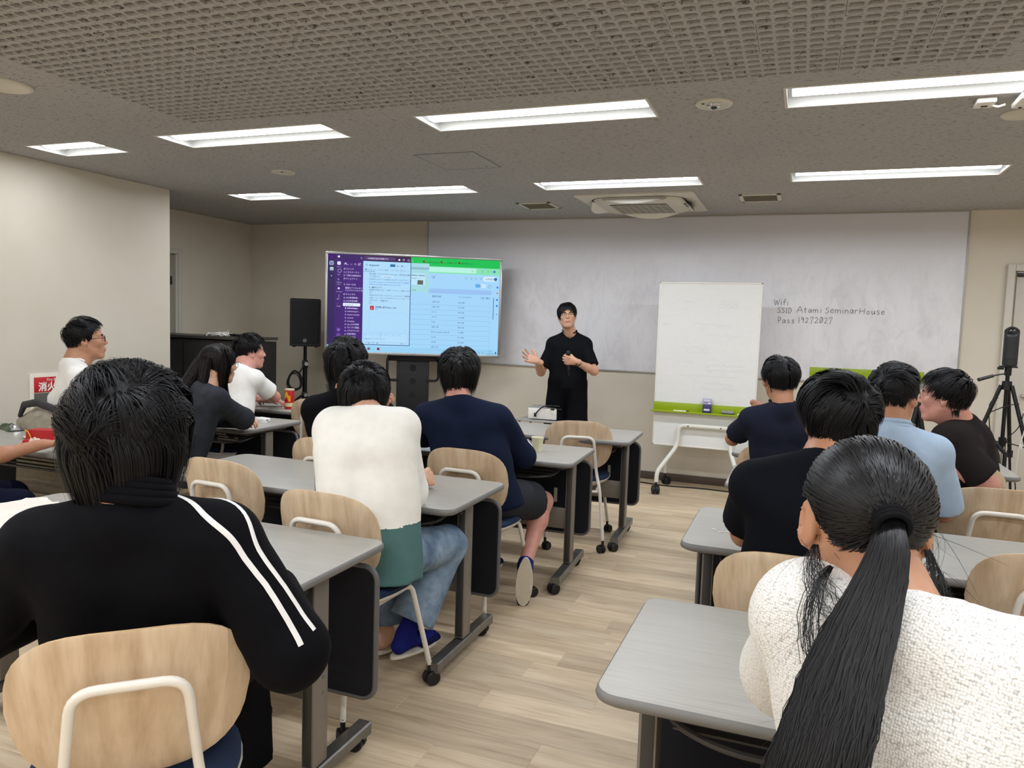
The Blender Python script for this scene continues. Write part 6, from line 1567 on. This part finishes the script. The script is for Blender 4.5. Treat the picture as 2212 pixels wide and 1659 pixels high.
for dz, sr_, tr in ((0, 1.06, .012), (.014, 1.0, .012), (.028, .95, .011), (.040, .92, .009)): g.tube([(c[0]+.078*sr_*math.cos(a)+.0-I['off'][0]-.012, c[1]+.070*sr_*math.sin(a)-I['off'][1]+.03, c[2]+.022+dz+.018*(-math.sin(a))) for a in [2*PI*i/28 for i in range(28)]], tr, n=8, closed=True)
g.build('stand_collar', M_JK, I['root'], angle=80)

# --- nearest woman, white knit, ponytail
def m_knit():
    s = NT('white_waffle_knit'); v = s.coord('Object', (1, 1, 1), (0, 0, 0.49))
    vo = s.n('ShaderNodeTexVoronoi'); vo.inputs['Scale'].default_value = 290; vo.inputs['Randomness'].default_value = .5; s.l(v, vo.inputs['Vector'])
    n = s.noise(v, 500, 2)
    s.col(s.ramp(vo.outputs['Distance'], [(0.3, lin((240, 238, 232))), (0.6, lin((222, 219, 212))), (0.8, lin((176, 173, 168)))]))
    s.b.inputs['Roughness'].default_value = .9; s.b.inputs['Sheen Weight'].default_value = .2
    iv = s.n('ShaderNodeMath', operation='SUBTRACT'); iv.inputs[0].default_value = 1; s.l(vo.outputs['Distance'], iv.inputs[1]); s.bump(iv.outputs[0], .55, .002); return s.m
S = dict(pel=(.20, .93, .56), c7=(.155, 1.035, 1.09), head=(.097, 1.15, 1.185), yaw=-26, hyaw=10, hpitch=-10, sw=.160, skin=SK4, vox=.0095, shd=(.0, .0), bulk=.95, hvox=.0036, ear=1.12, hs=.97,
  neckr=.047, el=((.015, 1.33, .87), (.46, 1.02, .83)), wr=((.07, 1.54, .775), (.36, 1.25, .78)), kn=((.16, 1.36, .50), (.38, 1.30, .50)), an=((.14, 1.5, .085), (.40, 1.42, .085)),
  hands=[((.8, .5, -.1), (0, 0, -1), .4, .2, .3), None],
  top=dict(name='knit_top', m=m_knit(), t=.034, sleeve=1.0, hem=-.04, amp=.005, seed=9, freq=18, vox=.0085, sr=.012, neck=.0, nw=.002, blouse=.008),
  bottom=dict(m=cloth('dark_skirt_cloth', (30, 30, 34)), t=.02), seed=5)
tie = np.array([0, -.118, .012])
I0 = dict(S)
def swept_back(T, n, seed, layer=.007):
    rg = np.random.RandomState(seed); C = np.array([0, -.012, .034]); RR = np.array([.0765, .096, .084]); U = rg.randn(n*4, 3); U /= np.linalg.norm(U, axis=1)[:, None]; P = C+U*RR; az = np.arctan2(np.abs(U[:, 0]), U[:, 1])
    k = P[:, 2] > hairline(az, 'f'); U = U[k][:n]; n = len(U); tu = (tie-C)/RR; tu = tu/np.linalg.norm(tu); d = np.arccos(np.clip(U@tu, -1, 1)); pts = []; lay = .003+layer*rg.rand(n); st = 9; jt = rg.randn(n, 3)*.02
    for i in range(st+1):
        f = i/st; a = np.sin((1-f)*d)/np.sin(d); b = np.sin(f*d)/np.sin(d); q = a[:, None]*U+b[:, None]*tu+jt*math.sin(f*PI)*.6; q /= np.linalg.norm(q, axis=1)[:, None]; zz = C[2]+q[:, 2]*RR[2]; yy = C[1]+q[:, 1]*RR[1]; nz = (.036-C[2])/RR[2]; q[:, 2] = np.where((yy > -.045) & (zz < .036) & (np.abs(q[:, 0]) > .5), np.maximum(q[:, 2], nz), q[:, 2]); q /= np.linalg.norm(q, axis=1)[:, None]
        sag = .006*math.sin(f*PI)*rg.rand(n); e = np.maximum(0, f-.8)/.2; pts.append(C+q*(RR+(lay+sag)[:, None]*(1-.3*f)+e*.006))
    return ribbons(T, pts, .0021, rg, C, .97)
Rh = Rz(S['hyaw'])@Rx_(S['hpitch']); hc = np.array(S['head']); T = lambda x, y, z: hc+Rh@(A(x, y, z)*.97)
tp = T(*tie); D = np.array
tail = tail_strands([tp+A(0, .006, .008), tp+A(0, -.018, -.004), tp+A(-.004, -.052, -.055), (.073, .955, 1.08), (.055, .915, 1.00), (.035, .885, .93), (.015, .865, .86), (.0, .85, .80)], [.014, .017, .027, .040, .047, .048, .040, .026], 5200, .0015, 7, .55, (1, -.3, .1), .004, .3)
wisps = flyaways([T(-.078, -.04, -.03), T(-.07, -.055, -.045), T(.078, -.03, -.02), T(.07, -.06, -.045), T(.085, .0, .0)], 70, .12, .0004, 12, .45)
wisps2 = flyaways([tuple(D((.073, .955, 1.08))+A(-.02, 0, .03)), (.06, .93, 1.04), (.04, .90, .98)], 40, .10, .0003, 15, .6, (-.2, 0, -1.0))
loose = tail_strands([T(-.075, -.045, -.03), T(-.085, -.075, -.06), T(-.075, -.11, -.10), T(-.04, -.13, -.13), T(-.03, -.14, -.16)], [.004, .016, .024, .020, .012], 45, .0006, 21, .6, (1, 0, 0), .008, .6)
loose2 = tail_strands([T(-.06, -.07, -.055), T(-.095, -.11, -.09), T(-.10, -.13, -.16), T(-.075, -.15, -.20), T(-.04, -.16, -.17)], [.004, .014, .016, .014, .010], 36, .0007, 22, .6, (1, 0, 0), .004, .3)
loose3 = tail_strands([T(.03, -.13, -.09), T(.07, -.13, -.13), T(.095, -.13, -.19), T(.07, -.145, -.225), T(.035, -.15, -.21)], [.002, .003, .003, .003, .002], 40, .0010, 23, .6, (1, 0, 0), .001, .1)
loose4 = tail_strands([T(.075, -.02, -.02), T(.088, -.03, -.06), T(.09, -.05, -.10), T(.12, -.06, -.13), T(.19, -.06, -.15)], [.003, .010, .012, .014, .012], 60, .0006, 24, .6, (1, 0, 0), .006, .5)
S['hair_extra'] = [tail, wisps, wisps2, loose, loose2, loose3, loose4]; S['hm'] = HAIRP
_h = hair_mesh
def hair_mesh_pony(T, R, sc, o, seed): return swept_back(T, 5600, 2)
hair_mesh = hair_mesh_pony; S['hair'] = dict(thick=.008, cap=.0035, line='f')
I = person('woman seen from behind, long black ponytail over a white waffle-knit top', S); hair_mesh = _h
g = G()
M3 = np.stack([Rh@A(1, 0, 0), Rh@nrm(A(0, -.5, .87)), Rh@nrm(A(0, -.87, -.5))], 1)
for k in range(3): g.tube([tuple(tp+Rh@A(0, -.004-.005*k, .004-.004*k)+M3@A(.0195*math.cos(a), .0185*math.sin(a), 0)-I['off']) for a in [2*PI*i/24 for i in range(24)]], .0042, n=6, closed=True)
g.build('hair_tie', cloth('hair_tie_black', (16, 16, 18)), I['root'], angle=80)

# --- man in black polo leaning on the second right table
M_BLK = cloth('black_cotton', (11, 13, 20), .3, 900)
S = dict(pel=(.04, 2.30, .56), c7=(.085, 2.27, 1.095), head=(.112, 2.36, 1.195), yaw=6, hyaw=30, hpitch=-2, hroll=-5, sw=.19, skin=SK2, bulk=1.08, hs=1.05, hvox=.0045, ear=1.15,
  el=((-.145, 2.53, .755), (.33, 2.50, .80)), wr=((.08, 2.66, .765), (.25, 2.73, .77)), kn=((-.10, 2.72, .50), (.16, 2.72, .50)), an=((-.1, 2.8, .085), (.16, 2.8, .085)), hands=[((.9, .3, 0), (0, 0, -1), .4, .2, .3), None],
  top=dict(name='polo_shirt', m=M_BLK, t=.02, sleeve=.74, hem=-.04, amp=.004, seed=12, collar='polo', sr=.010, neck=.01), bottom=dict(m=cloth('dark_trousers', (16, 16, 22)), t=.015), seed=9,
  hair=dict(n=5200, w=.0026, steps=8, top=.14, side=.055, nape=.08, thick=.038, taper=1, bang=.9, grav=.75, lift=0.39, mess=.22, clump=30, whorl=(.008, -.085, .075), swirl=.5, cap=.006))
person('man in a black short-sleeved polo leaning on the table, thick black hair', S)
# --- light blue shirt
M_LB = cloth('light_blue_shirt', (164, 184, 206), .2, 900); M_NAVL = cloth('navy_collar_line', (48, 52, 76))
S = dict(pel=(.34, 3.40, .56), c7=(.362, 3.42, 1.075), head=(.372, 3.50, 1.20), yaw=-4, hyaw=-26, hpitch=0, sw=.18, skin=SK2, bulk=1.0, ear=1.1, hs=1.03,
  el=((.12, 3.58, .80), (.57, 3.50, .80)), wr=((.2, 3.8, .77), (.46, 3.74, .77)), kn=((.24, 3.82, .50), (.46, 3.82, .50)), an=((.24, 3.9, .085), (.46, 3.9, .085)),
  top=dict(name='shirt', m=M_LB, t=.024, sleeve=.92, hem=-.04, amp=.004, seed=15, sr=.016, neck=.014, collar=None), bottom=dict(m=cloth('dark_trousers', (16, 16, 22)), t=.015), seed=10,
  hair=dict(n=3400, w=.0028, steps=7, top=.09, side=.045, nape=.03, thick=.030, taper=1, bang=.9, grav=.9, lift=0.27, mess=.15, clump=30, whorl=(-.012, -.08, .08), cap=.006))
I = person('man in a light blue collared shirt with a thin navy collar line', S)
g = G(); c = A(*S['c7'])+A(0, .026, .0)
for r, z, rr, mi in ((.080, -.016, .010, 0), (.074, .004, .012, 0), (.067, .022, .011, 0), (.084, -.026, .0042, 1)): g.tube([tuple(c+I['right']*r*math.cos(a)+I['fwd']*r*.92*math.sin(a)+A(0, 0, z-.014*math.sin(a))-I['off']) for a in [2*PI*i/32 for i in range(32)]], rr, n=8, closed=True, mi=mi)
g.build('collar', [M_LB, M_NAVL], I['root'], angle=80)
# --- man in dark brown, profile
S = dict(pel=(.93, 4.40, .56), c7=(.765, 4.27, 1.04), head=(.675, 4.25, 1.155), yaw=62, hyaw=76, hpitch=2, sw=.175, skin=SK3, face=True, hvox=.004, bulk=1.1, hs=1.05, shd=(.045, .05),
  el=((.79, 4.16, .855), (.80, 4.62, .82)), wr=((.56, 4.13, .875), (.60, 4.70, .80)), kn=((.52, 4.42, .50), (.56, 4.62, .50)), an=((.46, 4.5, .085), (.5, 4.75, .085)), hands=[((-1, .1, -.1), (0, .3, -1), .5, .2, .3), None],
  top=dict(name='shirt', m=cloth('dark_brown_shirt', (34, 28, 28), .3, 900), t=.022, sleeve=.85, hem=-.05, amp=.004, seed=18, sr=.020, collar='polo', neck=.006), bottom=dict(m=cloth('black_trousers', (10, 10, 14)), t=.015), seed=11,
  glasses=(mat('wire_gold', (170, 140, 112), .3, .8, var=0), True, .0013),
  hair=dict(n=4200, w=.0028, steps=8, top=.10, side=.045, nape=.045, thick=.034, taper=1, bang=.28, grav=1.0, lift=0.30, mess=.12, clump=30, whorl=(.0, -.07, .09), cap=.006))
person('man in a dark brown shirt and round glasses, seen in profile', S)
# --- dark navy tee, hand at chin
S = dict(pel=(-.04, 4.40, .56), c7=(-.075, 4.34, 1.055), head=(-.10, 4.40, 1.19), yaw=14, hyaw=16, hpitch=0, sw=.175, skin=SK2, hs=1.02, ear=1.1, shd=(.055, .045),
  el=((-.335, 4.53, .835), (.22, 4.50, .80)), wr=((-.215, 4.60, 1.02), (.12, 4.76, .77)), kn=((-.26, 4.78, .50), (.06, 4.80, .50)), an=((-.28, 4.85, .085), (.08, 4.9, .085)), hands=[((.85, -.25, -.35), (.1, -.4, -.9), .5, .15, .4), None],
  top=dict(m=cloth('dark_navy_tee', (27, 30, 44), .3, 900), t=.018, sleeve=.72, hem=-.05, amp=.004, seed=21, collar='rib', sr=.010), bottom=dict(name='shorts', m=cloth('dark_shorts', (26, 27, 32)), t=.02, len=.8), seed=12,
  hair=dict(n=3200, w=.0028, steps=8, top=.13, side=.07, nape=.04, thick=.030, taper=1, bang=.9, grav=1.5, lift=0.36, mess=.10, clump=30, whorl=(.0, -.05, .105), cap=.006))
person('man in a dark navy tee resting his chin on a raised bent arm', S)
# --- presenter
S = dict(pel=(-1.945, 6.50, .94), c7=(-1.95, 6.53, 1.385), head=(-1.962, 6.46, 1.532), hs=.93, yaw=195, hyaw=200, hpitch=9, hroll=4, bulk=.92, sw=.150, skin=SK1, face=True, hvox=.0048, vox=.0085, shd=(.065, .07), ua=.27, fa=.235, ear=1.0,
  el=((-1.69, 6.44, 1.06), (-2.165, 6.43, 1.055)), wr=((-1.81, 6.25, 1.145), (-2.14, 6.22, 1.13)), kn=((-1.84, 6.49, .50), (-2.06, 6.50, .50)), an=((-1.83, 6.53, .085), (-2.07, 6.54, .085)), th=.43,
  hands=[((-.85, -.35, .12), (.15, .95, .1), (1.05, 1.1, 1.15, 1.2), .05, .9), ((-.80, -.35, .30), (.45, -.75, .35), (.25, .30, .38, .45), .9, -.4)], handvox=.004,
  top=dict(m=cloth('black_jersey', (15, 16, 20), .25, 900), t=.013, sleeve=.80, hem=-.045, amp=.0035, seed=24, collar='rib', sr=.012, blouse=.004, vox=.008, fax=(.2, .1, .6)), bottom=dict(name='shorts', m=cloth('black_shorts', (9, 10, 14)), t=.020, len=.93, vox=.009), seed=13,
  socks=(cloth('white_sock', (200, 200, 196)),)*2, slippers=(cloth('navy_slipper', (24, 26, 70)),)*2,
  glasses=(mat('wire_silver', (120, 112, 108), .3, .8, var=0), True, .0013),
  hair=dict(n=3600, w=.0028, steps=8, top=.115, side=.075, nape=.055, thick=.025, taper=1, bang=.32, grav=1.3, lift=0.30, mess=.12, clump=30, whorl=(.015, -.05, .105), cap=.006))
I = person('standing presenter in a black tee and black shorts with glasses', S)
w_ = I['wr'][0]; fw = nrm(I['wr'][0]-I['el'][0]); g = G(); a1 = nrm(np.cross(fw, A(0, 0, 1))); a2 = np.cross(fw, a1)
g.tube([tuple(w_-fw*.028+a1*.031*math.cos(a)+a2*.027*math.sin(a)-I['off']) for a in [2*PI*i/20 for i in range(20)]], .0055, n=6, closed=True, flat=1.6)
q = w_-fw*.028-nrm(A(.25, 1, 0))*.034-I['off']; g.box(tuple(q), (.03, .012, .034), bev=.004); g.build('wristwatch', mat('watch_dark', (36, 36, 40), .3, .4), I['root'])
hnd = w_+A(-.85, -.35, .12)*.075
t = thing('microphone', 'black handheld microphone with a short strap, held by the presenter', 'microphone', tuple(hnd+A(.005, .022, -.08)))
G().cyl((0, 0, 0), (-.006, -.004, .12), .0125, .015, n=16).build('handle', M_BLACK, t); G().sphere((-.007, -.005, .142), (.021, .021, .026)).build('grille', mat('mic_mesh', (40, 40, 42), .5, .5, bump=.5, bscale=900), t)
G().tube([(-.004, -.01, 0), (.004, -.012, -.05), (.012, -.012, -.052), (.010, -.008, -.005)], .0022, n=5).build('strap', M_BLACK, t)
# --- navy long sleeve, shorts
M_NV = cloth('navy_long_sleeve', (19, 27, 48), .25, 900)
S = dict(pel=(-1.455, 3.44, .56), c7=(-1.615, 3.47, 1.045), head=(-1.655, 3.56, 1.178), yaw=20, hyaw=24, hpitch=0, sw=.19, skin=SK3, bulk=1.12, hs=1.05, shd=(.05, .045), vox=.009,
  el=((-1.93, 3.70, .80), (-1.36, 3.68, .80)), wr=((-1.86, 3.95, .775), (-1.50, 3.93, .775)), kn=((-1.62, 3.86, .50), (-1.315, 3.80, .50)), an=((-1.62, 3.95, .085), (-1.275, 3.58, .16)), toe=((0, 1, -.05), (-.08, .12, -1)), hands=[((.3, .9, 0), (0, 0, -1), .4, .2, .3), ((-.5, .8, 0), (0, 0, -1), .4, .2, .3)],
  top=dict(name='long_sleeve_shirt', m=M_NV, t=.024, sleeve=1.96, hem=-.07, amp=.006, seed=27, freq=26, collar='rib', blouse=.014, sr=.010), bottom=dict(name='shorts', m=cloth('charcoal_shorts', (46, 48, 52)), t=.024, len=.72, vox=.008), seed=14,
  socks=(None, cloth('blue_sock', (28, 34, 110))), sockh=.03, slippers=(cloth('navy_slipper', (24, 26, 70)),)*2,
  hair=dict(n=3800, w=.0028, steps=9, top=.17, side=.12, nape=.115, thick=.038, taper=1, bang=.9, grav=1.7, lift=0.36, mess=.12, clump=30, whorl=(.0, -.06, .10), cap=.006))
person('man in a navy long-sleeved shirt and dark shorts, one bare leg under his chair', S)
# --- cream sweatshirt and jeans
M_CR = cloth('cream_sweatshirt', (238, 235, 226), .3, 900, .03); M_TEAL = cloth('teal_sweatshirt_hem', (78, 112, 110), .3, 900)
def m_denim():
    s = NT('washed_denim'); f = s.noise(s.coord('Object'), 9, 4, .6); g_ = s.noise(s.coord('Object', (300, 300, 900)), 1, 2)
    c = s.ramp(f, [(.35, lin((84, 108, 134))), (.65, lin((146, 168, 188)))]); s.col(s.mix(.35, c, s.ramp(g_, [(.4, (.5, .5, .5, 1)), (.6, (1, 1, 1, 1))]), 'MULTIPLY')); s.b.inputs['Roughness'].default_value = .85; s.bump(g_, .3, .001); return s.m
M_DEN = m_denim()
S = dict(pel=(-1.46, 2.36, .57), c7=(-1.535, 2.47, 1.085), head=(-1.61, 2.58, 1.145), yaw=20, hyaw=16, hpitch=4, hroll=3, sw=.138, skin=SK1, vox=.0085, shd=(.012, .010), hs=1.03, handvox=.0042,
  el=((-1.79, 2.66, .80), (-1.435, 2.60, .79)), wr=((-1.70, 2.70, .98), (-1.485, 2.83, .765)), kn=((-1.62, 2.76, .50), (-1.36, 2.78, .52)), an=((-1.62, 2.80, .085), (-1.465, 2.62, .10)), toe=((0, 1, -.1), (.28, .95, .0)), hands=[((.3, .1, 1), (.6, .6, 0), .9, .1, .5), ((.05, .98, .10), (-.85, .15, -.4), (1.15, 1.2, 1.2, 1.2), .05, .8)],
  top=dict(name='sweatshirt', m=[M_CR, M_TEAL], t=.032, sleeve=1.18, hem=-.10, amp=.009, seed=30, freq=22, sr=.026, blouse=.022, vox=.0075, neck=.0, nw=.016, mi=lambda c: (c[:, 2] < .69+.05*np.abs(c[:, 0]+1.46)).astype(int)),
  bottom=dict(name='jeans', m=M_DEN, t=.020, len=1.86, flare=.028, vox=.0075, amp=.005), seed=15, socks=(None, cloth('blue_sock', (28, 34, 110))), sockh=.14, slippers=(cloth('navy_slipper', (24, 26, 70)),)*2,
  hair=dict(n=5200, w=.0024, steps=10, top=.17, side=.125, nape=.11, thick=.030, taper=1, bang=.9, grav=1.9, lift=0.21, mess=.07, clump=45, whorl=(.012, -.05, .105), cap=.006))
I = person('student in a cream sweatshirt with teal hem and blue jeans, hunched forward', S)
on_surface(I, S, [(-1.70, 2.47, 1.05), (-1.68, 2.42, .95), (-1.64, 2.36, .82), (-1.60, 2.30, .70)], 'side_piping', .008, cloth('dark_piping', (34, 36, 48)))
# --- black shirt behind him
S = dict(pel=(-2.20, 3.37, .56), c7=(-2.235, 3.40, 1.05), head=(-2.295, 3.48, 1.205), yaw=22, hyaw=30, hpitch=-3, sw=.18, skin=SK1, bulk=1.05, hs=1.05,
  el=((-2.52, 3.60, .80), (-1.97, 3.66, .80)), wr=((-2.42, 3.86, .775), (-2.10, 3.90, .775)), kn=((-2.34, 3.76, .50), (-2.1, 3.80, .50)), an=((-2.34, 3.84, .085), (-2.1, 3.9, .085)),
  top=dict(name='loose_shirt', m=cloth('black_loose_shirt', (8, 9, 13), .3, 900), t=.03, sleeve=.98, hem=-.05, amp=.005, seed=33, sr=.02, blouse=.01), bottom=dict(m=cloth('dark_trousers', (16, 16, 22)), t=.015), seed=16,
  hair=dict(n=5200, w=.0026, steps=10, top=.20, side=.18, nape=.15, thick=.038, bang=.9, grav=1.9, lift=0.30, mess=.08, clump=45, whorl=(.0, -.055, .105), cap=.006))
I = person('person in a loose black top with chin-length black hair, behind the cream sweatshirt', S)
c = A(*S['c7'])+A(0, .02, .012); G().tube([tuple(c+I['right']*.062*math.cos(a)+I['fwd']*.060*math.sin(a)+A(0, 0, -.02*math.sin(a))-I['off']) for a in [2*PI*i/28 for i in range(28)]], .012, n=8, closed=True).build('white_inner_collar', M_STRIPE, I['root'], angle=80)
# --- man in white tee by the snack can
M_WT = cloth('white_tee', (238, 236, 230), .25, 900, .03)
S = dict(pel=(-3.93, 4.40, .56), c7=(-3.955, 4.58, 1.045), head=(-3.975, 4.72, 1.165), yaw=-14, hyaw=-36, hpitch=2, sw=.175, skin=SK3, face=True, hvox=.0045, hs=1.05, shd=(.03, .03), ear=1.1,
  el=((-4.20, 4.86, .79), (-3.775, 4.87, .765)), wr=((-4.02, 4.96, .775), (-3.99, 4.98, .775)), kn=((-4.02, 4.82, .50), (-3.82, 4.82, .50)), an=((-4.02, 4.9, .085), (-3.82, 4.9, .085)), hands=[((.9, .3, 0), (0, 0, -1), .6, .1, .3), ((-.95, .2, .05), (0, 0, -1), .8, .1, .3)],
  top=dict(m=M_WT, t=.018, sleeve=.70, hem=-.05, amp=.0045, seed=36, collar='rib', sr=.014), bottom=dict(m=cloth('dark_trousers', (16, 16, 22)), t=.015), seed=17,
  hair=dict(n=3400, w=.0030, steps=7, top=.085, side=.045, nape=.035, thick=.036, taper=1, bang=1.0, grav=.25, lift=0.60, mess=.3, clump=26, whorl=(.0, -.07, .09), cap=.006))
person('man in a white tee with spiky black hair, arms folded on the table', S)
# --- long-haired woman in dark grey
S = dict(pel=(-3.37, 3.33, .56), c7=(-3.265, 3.47, 1.02), head=(-3.262, 3.60, 1.155), yaw=-16, hyaw=-26, hpitch=-4, sw=.155, skin=SK1, face=True, hvox=.0048, bulk=.95, hs=.97, shd=(.035, .03),
  el=((-3.52, 3.72, .80), (-3.15, 3.72, .80)), wr=((-3.33, 3.84, .785), (-3.36, 3.86, .79)), kn=((-3.40, 3.74, .50), (-3.24, 3.74, .50)), an=((-3.4, 3.8, .085), (-3.24, 3.8, .085)), hands=[((1, -.15, .1), (0, 0, -1), .5, .1, .3), ((-.95, .2, 0), (0, 0, -1), .6, .1, .3)],
  top=dict(name='long_sleeve_top', m=cloth('charcoal_melange', (46, 49, 54), .3, 900, .18), t=.022, sleeve=1.98, hem=-.09, amp=.005, seed=39, sr=.014, blouse=.012), bottom=dict(m=cloth('taupe_trousers', (120, 112, 104)), t=.018), seed=18, hm=HAIRB,
  glasses=(mat('dark_frame', (26, 22, 22), .3, var=0), True, .0013),
  hair=dict(n=3000, w=.0028, steps=9, top=.20, side=.17, nape=.10, thick=.014, bang=.5, grav=2.0, lift=.1, mess=.05, line='f', whorl=(.0, -.02, .118), cap=.006))
_R = Rz(-26)@Rx_(-4); _T = lambda x, y, z: A(-3.262, 3.60, 1.155)+_R@(A(x, y, z)*.97)
S['hair_extra'] = [tail_strands([_T(-.03, -.075, .075), _T(-.04, -.108, .0), (-3.335, 3.43, 1.05), (-3.36, 3.375, .985), (-3.40, 3.35, .93)], [.03, .05, .052, .05, .03], 1500, .0026, 31, .45, (1, -.2, 0), .004, .35),
  tail_strands([_T(.02, -.06, .09), _T(.03, -.105, .0), (-3.25, 3.45, 1.03), (-3.28, 3.365, .96), (-3.33, 3.345, .89)], [.03, .05, .048, .045, .03], 1500, .0026, 32, .4, (1, -.2, 0), .004, .35),
  tail_strands([_T(.055, -.01, .09), _T(.086, -.002, .01), _T(.092, -.005, -.05), _T(.085, -.01, -.13), (-3.155, 3.56, .93)], [.020, .036, .036, .030, .015], 1100, .0024, 33, .8, (1, -.2, 0), .003, .3),
  tail_strands([_T(-.068, .01, .06), _T(-.085, .015, .0), _T(-.085, .0, -.07), _T(-.09, -.03, -.14), (-3.40, 3.50, .93)], [.014, .020, .020, .018, .010], 500, .0024, 34, .8, (1, -.2, 0), .003, .3)]
person('woman with long dark hair and glasses in a charcoal top, leaning on folded arms', S)
# --- man in white tee at the left wall, profile
S = dict(pel=(-4.25, 3.40, .56), c7=(-4.215, 3.385, 1.125), head=(-4.185, 3.46, 1.262), yaw=-32, hyaw=-40, hpitch=6, sw=.175, skin=SK4, face=True, hvox=.0042, vox=.0095, hs=1.06, ear=1.05,
  el=((-4.12, 3.66, .86), (-4.36, 3.33, .79)), wr=((-3.98, 3.78, .775), (-4.20, 3.50, .74)), kn=((-4.05, 3.74, .50), (-4.2, 3.72, .50)), an=((-4.0, 3.8, .085), (-4.16, 3.82, .085)), hands=[((.8, .5, 0), (0, 0, -1), .5, .1, .3), ((.7, .7, 0), (0, 0, -1), .5, .1, .3)],
  top=dict(m=M_WT, t=.024, sleeve=.90, hem=-.06, amp=.006, seed=42, collar='rib', sr=.018, blouse=.012), bottom=dict(m=cloth('dark_trousers', (16, 16, 22)), t=.015), seed=19,
  glasses=(mat('dark_red_frame', (52, 26, 26), .3, var=0), False, .0016),
  hair=dict(n=4200, w=.0028, steps=7, top=.07, side=.035, nape=.05, thick=.030, taper=1, bang=.8, grav=.4, lift=0.48, mess=.28, clump=26, whorl=(.0, -.07, .09), comb=(0, .8, 0), cap=.006))
person('man in a white tee and dark glasses, profile against the left wall', S)
# --- forearm at the left edge
S = dict(pel=(-3.86, 2.20, .56), c7=(-3.90, 2.18, 1.06), head=(-3.93, 2.26, 1.21), yaw=-20, hyaw=-15, sw=.18, skin=SK2,
  el=((-4.12, 2.20, .80), (-3.60, 2.41, .72)), wr=((-4.0, 2.35, .60), (-3.525, 2.70, .775)), kn=((-3.72, 2.60, .50), (-3.42, 2.44, .52)), an=((-3.7, 2.7, .085), (-3.3, 2.6, .085)), ua=.37, fa=.275, hands=[((.2, 1, 0), (0, 0, -1), .3, .2, .3), ((.35, .93, .02), (0, 0, -1), .35, .2, .3)],
  top=dict(m=cloth('black_tee', (10, 10, 14), .3, 900), t=.022, sleeve=.97, hem=-.05, amp=.005, seed=45, sr=.02), bottom=dict(m=cloth('navy_trousers', (8, 12, 32)), t=.016), seed=20,
  hair=dict(n=900, w=.004, steps=6, top=.08, side=.05, nape=.03, thick=.025, taper=1, grav=1, lift=0.30, cap=.006))
person('person cut by the left edge, bare forearm reaching onto the table', S)
